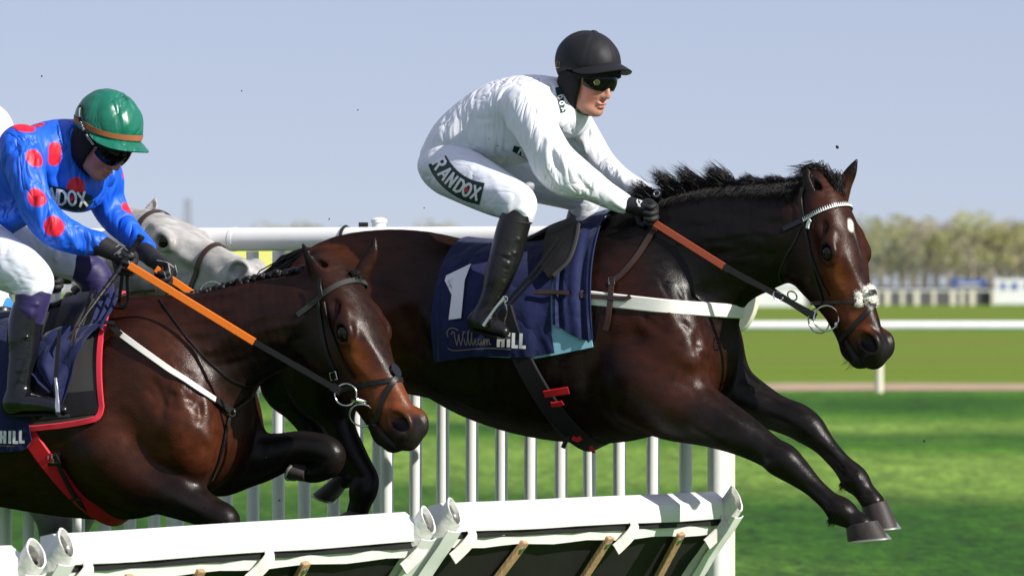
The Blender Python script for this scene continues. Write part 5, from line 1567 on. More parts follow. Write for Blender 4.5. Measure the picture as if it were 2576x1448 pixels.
def creases(F, fr, pts, n, r=(.008, .016), amp=(.002, .006), ln=(20, 55), ang=(0, 180), seed=0, w=None):
    """soft creases scattered along a limb: pts are (px, py, w, half width)"""
    rg = random.Random(seed)
    for _ in range(n):
        t = rg.random() * (len(pts) - 1); i = min(int(t), len(pts) - 2); t -= i
        px, py, ww, hw = [pts[i][k] * (1 - t) + pts[i + 1][k] * t for k in range(4)]
        ax = math.atan2(pts[i + 1][1] - pts[i][1], pts[i + 1][0] - pts[i][0])
        a = ax + math.radians(rg.uniform(*ang)); L = rg.uniform(*ln) / 2; q = rg.uniform(-.85, .85) * hw
        cx, cy = px - math.sin(ax) * q, py + math.cos(ax) * q
        wn = ww - math.sqrt(max(0, 1 - (q / hw) ** 2)) * hw / 700
        F.fold(fr.S(cx - math.cos(a) * L, cy - math.sin(a) * L, wn, 1), fr.S(cx + math.cos(a) * L, cy + math.sin(a) * L, wn, 1), rg.uniform(*r), rg.uniform(*amp) * rg.choice((1, 1, -1)))

# ==== rider in white
R1 = F1
j1 = R1.obj('person'); tag(j1, 'person in white silks and black cap crouched forward over the leading horse', 'person', 'riders')
sk1 = Skull(R1, 1477, 192, -.02, 17, 16)
A_near = [(1322, 272, -.19, 60), (1352, 330, -.235, 55), (1392, 398, -.25, 53), (1452, 444, -.215, 45), (1508, 480, -.165, 35), (1566, 511, -.125, 27)]
A_far = [(1440, 315, .17, 52), (1478, 362, .20, 42), (1512, 408, .20, 36), (1560, 450, .15, 30), (1622, 484, .09, 24)]
TORSO = [(1128, 395, 0, 62, .15), (1160, 358, 0, 76, .15), (1205, 322, 0, 82, .155), (1265, 290, 0, 88, .17), (1330, 272, 0, 84, .19), (1380, 258, 0, 66, .165), (1412, 242, 0, 44, .085)]
THIGH_N = [(1140, 428, -.10, 70), (1192, 455, -.20, 66), (1255, 488, -.28, 58), (1300, 508, -.32, 49), (1306, 530, -.325, 42), (1303, 552, -.33, 36)]
THIGH_F = [(1170, 430, .10, 64), (1290, 445, .20, 56), (1400, 470, .27, 50), (1466, 496, .30, 42), (1466, 530, .31, 34)]
def body_core(F, fr, torso, an, af, tn, tf, sk, shrink=.82):
    F.chain([fr.S(q[0], q[1], q[2], q[3] * shrink, q[4] * shrink) for q in torso], k=.03)
    for c in (an, af, tn, tf): F.chain([fr.S(q[0], q[1], q[2], q[3] * shrink * .9) for q in c], k=.03)
sd = Sdf(); body_core(sd, R1, TORSO, A_near, A_far, THIGH_N[:-1], THIGH_F[:-1], sk1)
sd.chain([(*sk1(-.03, -.05), .052, .052), (*sk1(-.055, -.12), .053, .053), R1.S(1405, 250, 0, 46, .075)], k=.03)
sd.chain([R1.S(1548, 502, -.135, 22), R1.S(1580, 514, -.12, 19), R1.S(1600, 520, -.115, 20)], k=.01)
for leg in (((1303, 545, -.33, 34), (1275, 625, -.35, 34), (1238, 740, -.385, 22), (1222, 790, -.395, 20)), ((1466, 530, .31, 30), (1440, 640, .36, 30), (1410, 760, .39, 22))):
    sd.chain([R1.S(*q) for q in leg], k=.02)
sk1.face(sd)
V, Q = sd.mesh('body', .0042, 1)
link('body', np_mesh('body', V, Q, sk1.skin(V)), M_skin, j1)
# silks
sd = Sdf()
sd.chain([R1.S(*q) for q in TORSO], k=.03)
sd.chain([R1.S(*q) for q in A_near], k=.035); sd.chain([R1.S(*q) for q in A_far], k=.035)
sd.chain([R1.S(1165, 352, 0, 50, .15), R1.S(1230, 350, 0, 60, .165), R1.S(1300, 345, 0, 66, .165), R1.S(1345, 350, 0, 56, .14)], k=.04)
sd.ell(R1.S(1408, 440, -.235, 1)[:3], (.11, .07, .062), ax=(.8, 0, -.5), k=.04)
sd.ell(R1.S(1425, 285, 0, 1)[:3], (.075, .15, .09), k=.05)
sd.chain([(*sk1(-.055, -.105), .056, .058), (*sk1(-.06, -.085), .058, .060)], k=.012)
creases(sd, R1, [q[:4] for q in A_near], 26, ang=(22, 48), ln=(90, 190), amp=(.004, .009), r=(.010, .017), seed=3)
creases(sd, R1, [q[:4] for q in A_far], 16, ang=(22, 48), ln=(70, 150), amp=(.004, .008), r=(.010, .015), seed=4)
creases(sd, R1, [(1150, 365, 0, 70), (1210, 320, 0, 75), (1270, 290, 0, 80), (1330, 272, 0, 75)], 24, ang=(-12, 10), ln=(120, 240), amp=(.002, .005), r=(.010, .016), seed=5)
for a_, b_, r_, am in (((1300, 292), (1366, 425), 0.012, -0.0180), ((1282, 300), (1190, 300), 0.010, -0.0090), ((1190, 300), (1140, 330), 0.010, 0.0075), ((1230, 262), (1150, 310), 0.010, 0.0060), ((1330, 262), (1395, 300), 0.012, 0.0105),
                       ((1365, 330), (1420, 420), 0.010, 0.0120), ((1385, 350), (1400, 430), 0.010, -0.0105), ((1410, 380), (1455, 470), 0.010, 0.0090), ((1430, 420), (1500, 500), 0.010, -0.0090), ((1460, 425), (1540, 490), 0.010, 0.0075),
                       ((1215, 395), (1330, 412), 0.010, 0.0090), ((1340, 290), (1300, 200), 0.010, 0.0060), ((1380, 300), (1350, 230), 0.012, -0.0090), ((1180, 350), (1290, 370), 0.016, -0.0090), ((1200, 300), (1300, 330), 0.018, 0.0075)):
    h0 = [TORSO, A_near]
    def nearest(px, py):
        best = None
        for c, iz in ((TORSO, 0), (A_near, 1)):
            for i in range(len(c) - 1):
                for t in (0, .25, .5, .75, 1):
                    q = [c[i][k] * (1 - t) + c[i + 1][k] * t for k in range(4)]; d = math.hypot(q[0] - px, q[1] - py) / q[3]
                    lw = (c[i][4] * (1 - t) + c[i + 1][4] * t) if iz == 0 else q[3] / 700
                    w = q[2] - lw * math.sqrt(max(0, 1 - min(d, 1) ** 2))
                    if best is None or (d <= 1 and w < best): best = w
        return best
    sd.fold(R1.S(*a_, nearest(*a_), 1), R1.S(*b_, nearest(*b_), 1), r_, am)
silk1, V, Q = cloth_part('silks', sd, .0046, M_silk_w, j1); BS1 = bvh_of(V, Q)
# collar
mb = MB(); g = []
for i in range(29):
    a = math.radians(-150 + 300 * i / 28); c = sk1(-.052, -.10); r = Vector((0, 0, 0)) + sk1.f * math.cos(a) * .060 + sk1.l * math.sin(a) * .066
    g.append([c + r * (1 + .12 * k) + sk1.u * (.022 - .022 * k + .004) * 1 - sk1.u * .012 * math.cos(a) for k in range(3)])
mb.sheet(g, .004); col1 = mb.build('collar', M_silk_w, j1)
BCol = bvh_obj(col1)
# breeches
sd = Sdf()
sd.chain([R1.S(1100, 405, 0, 30, .10), R1.S(1130, 418, 0, 66, .17), R1.S(1170, 400, 0, 62, .16)], k=.04)
sd.chain([R1.S(*q) for q in THIGH_N], k=.04); sd.chain([R1.S(*q) for q in THIGH_F], k=.04)
creases(sd, R1, THIGH_N, 18, ang=(18, 45), ln=(90, 190), amp=(.003, .006), r=(.010, .016), seed=8)
for a_, b_, r_, am in (((1110, 360, -.17), (1205, 395, -.16), .012, .006), ((1262, 470, -.345), (1340, 520, -.36), .011, -.007), ((1290, 520, -.385), (1340, 545, -.36), .009, .006), ((1275, 500, -.37), (1330, 535, -.37), .008, .005), ((1130, 480, -.19), (1240, 530, -.32), .010, .004), ((1100, 470, -.15), (1170, 520, -.25), .01, -.004)):
    sd.fold(R1.S(*a_, 1), R1.S(*b_, 1), r_, am)
br_1, V, Q = cloth_part('breeches', sd, .0048, M_breech, j1); BB1 = bvh_of(V, Q)
# boots
for sg, leg, foot in ((0, [(1303, 540, -.33, 39), (1290, 575, -.34, 41), (1276, 630, -.352, 41), (1257, 690, -.372, 37), (1241, 738, -.385, 29), (1228, 768, -.392, 27), (1216, 794, -.392, 26)], [(1200, 806, -.375, 25), (1225, 812, -.41, 25), (1250, 824, -.45, 20), (1268, 834, -.475, 14)]),
                      (1, [(1468, 518, .31, 34), (1456, 575, .33, 38), (1440, 640, .36, 38), (1420, 720, .385, 28), (1408, 775, .39, 25)], [(1396, 790, .385, 24), (1425, 800, .41, 23), (1462, 812, .44, 15)])):
    sd = Sdf(); sd.chain([R1.S(*q) for q in leg], k=.02); sd.chain([R1.S(*q) for q in foot], k=.03)
    if sg == 0:
        for i in range(15):
            y = 640 + i * 9 + random.uniform(-3, 3); xc = 1276 - (y - 630) * .32
            sd.fold(R1.S(xc - 26, y - 9, -.405, 1), R1.S(xc + 30, y + 6 + random.uniform(-5, 5), -.405, 1), .006, random.choice((.0035, -.004)))
        sd.fold(R1.S(1250, 592, -.385, 1), R1.S(1325, 607, -.375, 1), .006, .006); sd.fold(R1.S(1245, 627, -.39, 1), R1.S(1318, 642, -.385, 1), .006, .005)
    bo, V, Q = cloth_part('boot', sd, .0042, M_boot, j1)
    mb = MB(); q = [Vector(R1.L(px, py + r_ * .92, w_)) for px, py, w_, r_ in foot]; mb.ribbon([Vector(p) for p in spline(q, 3)], [Vector((0, 0, -1))] * 10, .062, .008); mb.build('boot_sole', M_blackmat, bo)
    if sg == 0:
        c0 = R1.L(1298, 553, -.333); mb = MB(); mb.torus(c0, .054, .006, (.22, -.05, 1), 30, 6); mb.build('boot_cuff', M_blackmat, bo)
# gloves with separate fingers
sd = Sdf(); rider_hand(sd, (R1.L(1584, 516, -.125), R1.L(1640, 528, -.125)), (.25, -.35, .9), LAT, -1, None)
sd.chain([R1.S(1574, 513, -.124, 21), R1.S(1590, 517, -.124, 20)], k=.01)
g1, V, Q = cloth_part('glove', sd, .0034, M_glove, j1); BG1 = bvh_of(V, Q)
sd = Sdf(); rider_hand(sd, (R1.L(1628, 490, .08), R1.L(1672, 512, .06)), (.25, .35, .9), LAT, 1, None); g1f, V_, Q_ = cloth_part('glove', sd, .0034, M_glove, j1)
d = Decal(R1, BG1, .002)
d.stroke([(1604, 503), (1603, 508), (1606, 513), (1610, 515)], 3.2); d.stroke([(1609, 505), (1615, 507), (1611, 511)], 2.4); d.stroke([(1606, 517), (1611, 519)], 3); d.build('glove_emblem', M_print, g1)
# helmet, cap, hood, goggles
def rim1(a): return .020 + .052 * max(0, math.cos(a)) ** 1.3 - .055 * max(0, -math.cos(a))
cap1 = cap_mesh(sk1, M_helm, j1, radii=(.128, .107, .114), ctr=(-.010, .048), rim=rim1, wrink=.012, seed=2)
peak_mesh(sk1, M_helm, j1, rim1, r0=(.114, .098), ctr=-.006, ext=.062, drop=.010, tilt=-.02, span=84)
g = []
for i in range(21):
    a = math.radians(-72 + 144 * i / 20)
    g.append([sk1((.112 + .004 * j) * math.cos(a) + .002, (.078 - .055 * (1 - math.cos(a))) - .0145 * j, (.092 + .003 * j) * math.sin(a)) for j in range(4)])
mb = MB(); mb.sheet(g, .004); mb.build('helmet_brim_pad', M_blackmat, j1)
hd = Sdf(); la = tuple(sk1.l)
for sg in (1, -1):
    hd.ell(sk1(-.010, -.035, .074 * sg), (.050, .018, .072), ax=sk1.f, lat=la, k=.015)
    hd.chain([(*sk1(.002, -.06, .076 * sg), .026, .011), (*sk1(.012, -.09, .066 * sg), .020, .009), (*sk1(.014, -.118, .050 * sg), .009, .006)], k=.015, lat=la)
hd.ell(sk1(-.055, -.03, 0), (.05, .072, .055), ax=sk1.f, lat=la, k=.03)
ho, V, Q = cloth_part('helmet_harness', hd, .0042, M_blackmat, j1)
mb = MB(); mb.ribbon([Vector(p) for p in spline([sk1(.010, -.108, .056), sk1(.035, -.126, .034), sk1(.048, -.131, 0), sk1(.035, -.126, -.034), sk1(.010, -.108, -.056)], 4)], [sk1.u * -1] * 17, .014, .003); mb.build('chin_strap', M_blackmat, j1)
nk = Sdf(); nk.chain([(*sk1(-.04, -.085), .058, .058), (*sk1(-.056, -.125), .058, .060)], k=.01); cloth_part('neck_scarf', nk, .005, M_blackmat, j1)
goggles(sk1, j1, u0=-.028, u1=.033, r=.103, badge=math.radians(38))
mb = MB(); p = sk1(-.053, .024, .101); q = [p + sk1.f * a + sk1.u * b + sk1.l * .004 for a, b in ((-.008, -.012), (.006, -.008), (.002, .012), (-.012, .008), (-.008, -.012))]; mb.tube(q, .0016, 5); mb.build('cap_emblem', M_brass, j1)
# printed sashes
path = [(1100, 403), (1112, 425), (1130, 447), (1154, 466), (1182, 480), (1213, 488)]
d = Decal(R1, BB1, .0014)
c = spline(path, 6); tn = np.gradient(c, axis=0); tn /= np.linalg.norm(tn, axis=1)[:, None]; nm = np.stack([-tn[:, 1], tn[:, 0]], 1)
hw = np.interp(np.arange(len(c)), [0, len(c) * .25, len(c) - 1], [25, 27, 28])
d.grid([[tuple(c[i] + nm[i] * hw[i] * v) for v in np.linspace(-1, 1, 9)] for i in range(len(c))])
sash = d.build('sash', M_sash, j1)
d = Decal(R1, BB1, .0030)
d.text('RAND', [(1107, 412, 62), (1121, 435, 50), (1138, 453, 40), (1158, 468, 34)], 31, 6.2, sx=.74); d.text('OX', [(1176, 477, 26), (1198, 485, 20)], 31, 6.2, sx=.74); d.build('lettering', M_print, sash)
d = Decal(R1, BB1, .0032); d.poly([(1174 + 5.5 * math.cos(a), 477 + 6.5 * math.sin(a)) for a in [6.283 * k / 12 for k in range(12)]]); d.build('emblem_dot', M_pred, sash)
d = Decal(R1, BS1, .0016, ymin=-.215)
d.grid([[(1293 + 52 * u - 4 * v, 366 + 2 * u + (14 + 16 * u) * v + 12 * u) for v in np.linspace(0, 1, 6)] for u in np.linspace(0, 1.1, 10)]); sash = d.build('sash', M_sash, j1)
d = Decal(R1, BS1, .0032, ymin=-.215); d.text('RA', [(1314, 378, 30), (1330, 388, 34)], 20, 4.6, sx=.9); d.build('lettering', M_print, sash)
d = Decal(R1, BCol, .0015); dc = Decal(R1, BCol, .003)
d = Decal(R1, BS1, .003); d.grid([[(1397 + 14 * u + 13 * v - 4 * v * u, 222 + 62 * u - 3 * v) for v in np.linspace(-.1, 1.2, 6)] for u in np.linspace(0, 1, 14)]); sash = d.build('sash', M_sash, j1)
dc = Decal(R1, BS1, .005); dc.text('DOX', [(1408, 246, 68), (1412, 260, 66), (1417, 274, 64)], 11, 2.6, sx=.9)
if dc.mb.v: dc.build('lettering', M_print, sash)
# whip in the leading rider's hand
wp = R1.obj('whip'); tag(wp, 'black whip with a silver ringed cap in the hand of the rider in white', 'whip', 'whips')
mb = MB(); a, b = R1.L(1655, 492, -.09), R1.L(1605, 640, .22); mb.tube([a, a + (b - a) * .5, b], [.012, .009, .004], 10); mb.build('shaft', M_black, wp)
dd = (a - b).normalized(); n_ = Vector((.1, -.9, .3)).normalized()
mb = MB(); mb.tube([a - dd * .01, a + n_ * .012 + dd * .004, a + n_ * .016 + dd * .004], [.014, .017, .016], 16); mb.build('cap', M_black, wp)
mb = MB(); mb.torus(a + n_ * .0165 + dd * .004, .0105, .002, n_, 20, 6); mb.build('cap_ring', M_steel, wp)
# stirrup
mb = MB(); strapw = [R1.L(1405, 600, -.40), R1.L(1345, 680, -.42), R1.L(1272, 762, -.435)]
mb.ribbon([Vector(p) for p in spline(strapw, 4)], [Vector((.25, -1, .1))] * 9, .013, .004); mb.ribbon([Vector(p) + Vector((.022, -.004, -.004)) for p in spline(strapw, 4)], [Vector((.25, -1, .1))] * 9, .011, .004); mb.build('stirrup_leather', M_black, sad1)
mb = MB(); top = R1.L(1268, 755, -.44)
b1_, b2_ = R1.L(1217, 820, -.475), R1.L(1268, 808, -.37)
mb.tube([Vector(p) for p in spline([top + Vector((0, 0, .006)), R1.L(1246, 776, -.46), b1_], 4)], [.009, .008, .007, .006, .006, .006, .007, .008, .009], 8)
mb.tube([Vector(p) for p in spline([top + Vector((0, 0, .006)), R1.L(1274, 780, -.41), b2_], 4)], [.009, .008, .007, .006, .006, .006, .006, .006, .007], 8)
mb.build('stirrup_iron', M_steel, sad1)
mb = MB(); mb.torus(top + Vector((.003, 0, .004)), .010, .003, (.3, -1, 0), 18, 6); mb.build('stirrup_eye', M_steel, sad1)
mb = MB(); mb.tube([b1_, b2_ + Vector((0, 0, -.01))], .009, 8); mb.build('stirrup_tread', M_blackmat, sad1)
# ------------------------------------------------------------------ second horse: bay with plaited mane, nearest the camera
F2 = Frame(500, 21.0, 25)
def S2(*q): return F2.S(*q)
def T2(px, py, w, sg): return mir(F2, px, py, w, sg)
LAT2 = (math.sin(math.radians(12)), math.cos(math.radians(12)), 0)
sd = Sdf()
sd.chain([S2(*q) for q in ((-545, 985, 0, 110, .17), (-475, 960, 0, 160, .25), (-380, 965, 0, 190, .285), (-260, 995, 0, 205, .285), (-140, 1020, 0, 218, .3), (-20, 1033, 0, 232, .325), (100, 1040, 0, 248, .335), (210, 1035, 0, 268, .32), (310, 1032, 0, 274, .285), (395, 1035, 0, 240, .25), (450, 1060, 0, 195, .21), (490, 1080, 0, 150, .17))], k=.06)
sd.chain([S2(*q) for q in ((380, 925, 0, 168, .17), (470, 895, 0, 152, .165), (560, 862, 0, 134, .14), (650, 828, 0, 122, .12), (730, 800, 0, 108, .105), (800, 775, 0, 95, .09))], k=.11)
H2 = Head(F2.L(820, 672, 0), F2.L(1024, 1116, -.06), LAT2)
H2.sculpt(sd)
ear(sd, [S2(830, 714, -.055, 24, .03), S2(802, 682, -.065, 23, .022), S2(780, 650, -.07, 15, .015), S2(762, 616, -.07, 4, .005)], LAT2, (.4, .1, .6))
ear(sd, [S2(902, 704, .06, 22, .03), S2(922, 665, .07, 21, .022), S2(938, 632, .075, 15, .015), S2(944, 599, .078, 3, .005)], LAT2, (-.5, .9, .1), hollow=False)
for sg in (-1, 1):
    sd.ell(T2(405, 1010, .17, sg)[:3], (.30, .10, .17), ax=(.45, 0, -.9), k=.06)
    sd.bump(T2(455, 1085, .22, sg)[:3], (.10, .10, .13), .022)
    sd.ell(T2(470, 1120, .125, sg)[:3], (.10, .10, .17), k=.035)
    sd.fold(T2(300, 890, .19, sg), T2(420, 1090, .24, sg), .04, -.016)
    sd.fold(T2(270, 1060, .27, sg), T2(360, 1160, .25, sg), .04, -.024)
    sd.fold(T2(380, 860, .17, sg), T2(520, 1130, .2, sg), .03, -.012)
    sd.fold(T2(385, 1135, .23, sg), T2(500, 1225, .17, sg), .028, -.026)
    sd.fold(T2(470, 1000, .24, sg), T2(420, 1130, .25, sg), .035, .014)
    sd.fold(T2(440, 1060, .25, sg), T2(395, 1150, .25, sg), .03, -.006)
    sd.fold(T2(528, 1050, .13, sg), T2(480, 1205, .16, sg), .014, .007)
    sd.fold(T2(500, 930, .13, sg), T2(700, 870, .11, sg), .035, -.012)
    sd.bump(T2(-350, 905, .22, sg)[:3], (.09, .1, .06), .018)
fibres(sd, F2, [(330, 900, .2, 80), (420, 1010, .27, 110), (480, 1130, .22, 80)], 70, r=(.010, .024), amp=(.004, .008), ang=(-40, 30), seed=31)
fibres(sd, F2, [(470, 880, .16, 80), (600, 850, .14, 70), (740, 800, .11, 60)], 30, r=(.008, .02), ang=(-10, 10), amp=(.003, .006), seed=12)
fibres(sd, F2, [(80, 1200, .29, 60), (250, 1220, .28, 60), (330, 1180, .27, 60)], 20, ang=(-25, 25), amp=(.002, .005), seed=13)
fibres(sd, F2, [(350, 1180, .25, 55), (430, 1235, .24, 40), (530, 1285, .21, 22)], 26, r=(.008, .018), ln=(40, 110), ang=(-12, 12), amp=(.003, .006), seed=14)
fibres(sd, F2, [(330, 920, .25, 110), (440, 1060, .26, 110), (480, 1180, .2, 60)], 22, r=(.008, .011), ln=(60, 140), ang=(-70, 70), amp=(.0025, .0045), seed=27)
sd.chain([S2(*q) for q in ((300, 1140, -.15, 125), (345, 1190, -.16, 98), (400, 1222, -.165, 70), (465, 1256, -.165, 53), (530, 1288, -.165, 41), (566, 1308, -.165, 38), (560, 1345, -.165, 31), (515, 1378, -.165, 26), (475, 1398, -.165, 28), (440, 1425, -.165, 25))], k=.045)
sd.chain([S2(*q) for q in ((480, 1115, .14, 125), (560, 1150, .15, 88), (640, 1152, .15, 66), (700, 1140, .15, 51), (755, 1126, .15, 43), (810, 1130, .15, 40), (834, 1144, .15, 36), (828, 1168, .15, 32), (802, 1186, .15, 26), (782, 1190, .15, 24))], k=.05)
sd.chain([S2(*q) for q in ((-430, 1020, -.13, 150), (-500, 1130, -.15, 120), (-540, 1230, -.15, 70), (-600, 1330, -.14, 38), (-640, 1400, -.14, 34))], k=.05)
sd.chain([S2(*q) for q in ((-430, 1020, .13, 150), (-480, 1130, .15, 120), (-500, 1230, .15, 70), (-550, 1330, .14, 38), (-600, 1400, .14, 34))], k=.05)
for a_, b_ in (((430, 1190), (540, 1262)), ((420, 1240), (520, 1296))):
    sd.fold(S2(*a_, -.24, 1), S2(*b_, -.22, 1), .02, .007)
V2, Q2 = sd.mesh('body', .0052, 5)
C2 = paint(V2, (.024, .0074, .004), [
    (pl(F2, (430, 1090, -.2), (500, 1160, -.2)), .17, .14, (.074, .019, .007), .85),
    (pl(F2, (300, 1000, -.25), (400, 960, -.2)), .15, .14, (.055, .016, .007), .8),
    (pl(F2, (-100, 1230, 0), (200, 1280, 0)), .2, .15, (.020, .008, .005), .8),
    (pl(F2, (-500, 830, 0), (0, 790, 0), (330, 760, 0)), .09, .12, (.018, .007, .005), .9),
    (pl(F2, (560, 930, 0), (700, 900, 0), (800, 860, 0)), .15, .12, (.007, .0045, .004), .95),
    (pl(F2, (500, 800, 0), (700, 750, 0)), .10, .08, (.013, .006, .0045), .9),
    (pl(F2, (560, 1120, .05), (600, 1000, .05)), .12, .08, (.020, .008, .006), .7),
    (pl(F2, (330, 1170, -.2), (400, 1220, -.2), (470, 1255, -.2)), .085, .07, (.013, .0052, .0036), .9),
    (pl(F2, (450, 1255, -.16), (570, 1305, -.16), (440, 1425, -.16)), .11, .08, BLK, 1),
    (pl(F2, (600, 1150, .15), (810, 1130, .15), (782, 1190, .15)), .12, .06, BLK, 1),
    ([H2(.1, 0), H2(.4, 0), H2(.6, 0)], .12, .05, (.028, .009, .005), .95),
    ([H2(.30, -.24), H2(.5, -.2)], .07, .05, (.012, .006, .005), .9),
    ([H2(.50, .0, .12), H2(.70, 0, .09), H2(.88, .05, .09)], .05, .035, (.125, .034, .011), .95),
    ([H2(.70, .09), H2(.88, .11)], .06, .03, (.14, .04, .014), .9),
    ([H2(.1, .12), H2(.4, .14), H2(.62, .12)], .05, .03, (.016, .007, .005), .9),
    ([H2(.95, -.02), H2(.975, .1)], .06, .025, (.013, .010, .010), 1),
    ([H2(.84, -.12), H2(.95, -.1)], .055, .03, (.012, .009, .008), 1),
    ([H2(.945, .055, .085)], .022, .012, (.10, .085, .08), .6),
    ([H2(.39, .04, .16)], .028, .012, (.006, .005, .004), 1), ([H2(.39, .04, -.16)], .028, .012, (.006, .005, .004), 1), ([H2(.922, .06, .075)], .032, .008, (.007, .005, .006), 1), ([H2(.922, .06, -.075)], .032, .008, (.007, .005, .006), 1),
    ([tuple(F2.L(775, 640, -.07)), tuple(F2.L(762, 616, -.07))], .04, .02, (.010, .007, .006), .9),
    ([tuple(F2.L(944, 605, .078))], .03, .015, (.012, .008, .007), .9),
])
horse2 = F2.obj('horse'); tag(horse2, 'bay racehorse with plaited black mane and orange reins jumping at left', 'horse', 'racehorses')
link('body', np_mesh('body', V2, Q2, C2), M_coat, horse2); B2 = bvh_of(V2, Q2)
H2.eye('eye', horse2, 1); H2.eye('eye', horse2, -1)
hoof_px(F2, horse2, (780, 1170), (774, 1212), (754, 1160), (730, 1206), .15)
hoof_px(F2, horse2, (452, 1400), (425, 1432), (410, 1440), (370, 1470), -.165)
# plaits along the crest
def plaits(fr, bvh, pts, n, root, r=.019, w=0.0, m=M_mane):
    for i, (px, py) in enumerate(cols(pts, n)):
        mb = MB()
        for k in range(5):
            a = 2 * math.pi * k / 5 + i
            mb.sphere((.55 * r * math.cos(a), .55 * r * math.sin(a) * .7, .25 * r * math.sin(2 * a)), (r * .62, r * .6, r * .55), 8, 6)
        mb.sphere((0, 0, r * .4), (r * .6, r * .6, r * .5), 8, 6)
        o = mb.build('plait', m, root); o.location = fr.L(px, py, w + random.uniform(-.008, .008)); o.rotation_euler = (random.uniform(-.5, .5), random.uniform(-.5, .5), random.uniform(0, 6)); s_ = random.uniform(.85, 1.2); o.scale = (s_, s_, s_)
plaits(F2, B2, [(408, 752), (470, 748), (540, 731), (600, 711), (660, 697), (725, 688), (760, 680)], 19, horse2)
st = []
for i in range(1100):
    q = cols([(350, 765), (430, 757), (520, 742), (600, 720), (700, 700), (800, 690)], 40)[random.randrange(40)]
    b = F2.L(q[0] + random.uniform(-4, 4), q[1] + random.uniform(2, 14), random.uniform(-.03, .03)); st.append([b, b + Vector((-.015, random.uniform(-.01, .01), .006)), b + Vector((-.035, random.uniform(-.02, .02), .002))])
for i in range(160):
    b = F2.L(862 + random.uniform(-15, 22), 694 + random.uniform(-8, 8), random.uniform(-.03, .04)); st.append([b, b + Vector((.02, random.uniform(-.02, .02), .012)), b + Vector((.05, random.uniform(-.02, .03), -.015))])
hair('mane', st, M_mane, horse2, .003)
# tail out of frame at the left
st = []
for i in range(300):
    b = F2.L(-560 + random.uniform(-15, 15), 900 + random.uniform(-10, 20), random.uniform(-.04, .04)); s_ = random.uniform(.6, 1)
    st.append([b, b + Vector((-.16 * s_, random.uniform(-.04, .04), -.06)), b + Vector((-.3 * s_, random.uniform(-.06, .06), -.3)), b + Vector((-.38 * s_, random.uniform(-.08, .08), -.7))])
hair('tail', st, M_mane, horse2, .004)

# ---- tack of the second horse
zc2 = F2.L(150, 1000, 0).z
pad2 = F2.obj('saddle_pad'); tag(pad2, 'charcoal saddle pad edged with red piping on the second horse', 'saddle pad')
edge = [(310, 778), (298, 825), (285, 858), (274, 907), (266, 975), (260, 1028), (256, 1042), (244, 1052), (200, 1060), (159, 1068), (60, 1075)]
bot = cols([(20, 1075), (90, 1074), (159, 1067), (205, 1060), (245, 1051)], 26) + cols([(252, 1045), (258, 1036), (261, 1020)], 4)
g = wrap_cloth(F2, B2, bot, np.linspace(60, 315, 30), zc2, off=.012, n=30)
mb = MB(); mb.sheet(g, .010); o = mb.build('pad', M_charcoal, pad2); BP2 = bvh_obj(o)
d = Decal(F2, BP2, .003); d.grid([[(90 + 171 * u, (994 - 14 * u) + (62 - 4 * u - 0 * v) * v) for v in np.linspace(0, 1, 7)] for u in np.linspace(0, .985, 20)]); d.build('dark_panel', M_blackmat, pad2)
mb = MB(); pts = []; nn_ = []
col_r = g[-1]; ridx = [j for j in range(len(col_r)) if col_r[j].y < .02]
pts = [col_r[j] for j in ridx] + [g[i][-1] for i in range(len(g) - 2, -1, -1)]
pts = [Vector(p) for p in pts]; cxx = Vector((0, 0, zc2))
mb.ribbon([p + Vector((0, -1, .2)).normalized() * .001 for p in pts], [(Vector((0, p.y, p.z - zc2)).normalized()) for p in pts], .020, .006); mb.build('red_piping', M_coral, pad2)
cl2 = F2.obj('number_cloth'); tag(cl2, 'navy number cloth lettered HILL at the lower left edge under the rider in blue', 'number cloth', 'number cloths')
bot = cols([(-200, 1110), (-100, 1125), (0, 1128), (70, 1124), (88, 1100)], 26)
g = wrap_cloth(F2, B2, bot, np.linspace(-150, 150, 26), zc2, off=.026, fold=lambda u, v: .003 * math.sin(u * 15 + v * 4) * v, n=30)
mb = MB(); mb.sheet(g, .004); o = mb.build('cloth', M_navy, cl2); BC2 = bvh_obj(o)
d = Decal(F2, BC2, .005); d.text('HILL', [(9, 1098, 1), (31, 1098, 1), (42, 1098, 1), (58, 1097, 0)], 26, 7.2, sx=.62); d.build('lettering', M_print, cl2)
d = Decal(F2, BC2, .003); script(d, -100, 1112, 33, .12); d.build('script_lettering', M_pgold, cl2)
# gathered navy front, folded down in a point
fl = [[(271, 838), (240, 868), (210, 906), (186, 960), (164, 1014)], [(163, 848), (145, 860), (120, 900), (98, 930), (76, 933)]]
def sheet_px(fr, bvh, L_, R_, off, fold, m, name, root, n=26, k=22, thick=.004, base=None):
    A_, B_ = cols(L_, n), cols(R_, n); G = []
    for i in range(n):
        row = []
        for j in range(k):
            v = j / (k - 1); x, y = A_[i][0] * (1 - v) + B_[i][0] * v, A_[i][1] * (1 - v) + B_[i][1] * v
            p, nn = hit(fr, bvh, x, y)
            if p is None: p, nn = fr.L(x, y, -.3), Vector((0, -1, 0))
            row.append(p + nn * (off + fold(i / (n - 1), v)))
        G.append(row)
    mb = MB(); mb.sheet(G, thick); return mb.build(name, m, root)
def ff(u, v): return .018 * math.sin(v * 9 + u * 5) * (.3 + .6 * u) + .012 * math.sin(v * 17 - u * 3) * u + .02 * math.sin(u * 3)
sheet_px(F2, B2, [(274, 834), (244, 866), (212, 906), (188, 960), (166, 1014)], [(163, 846), (128, 862), (98, 898), (74, 933), (140, 990)], .050, ff, M_navy, 'gathered_front', cl2)
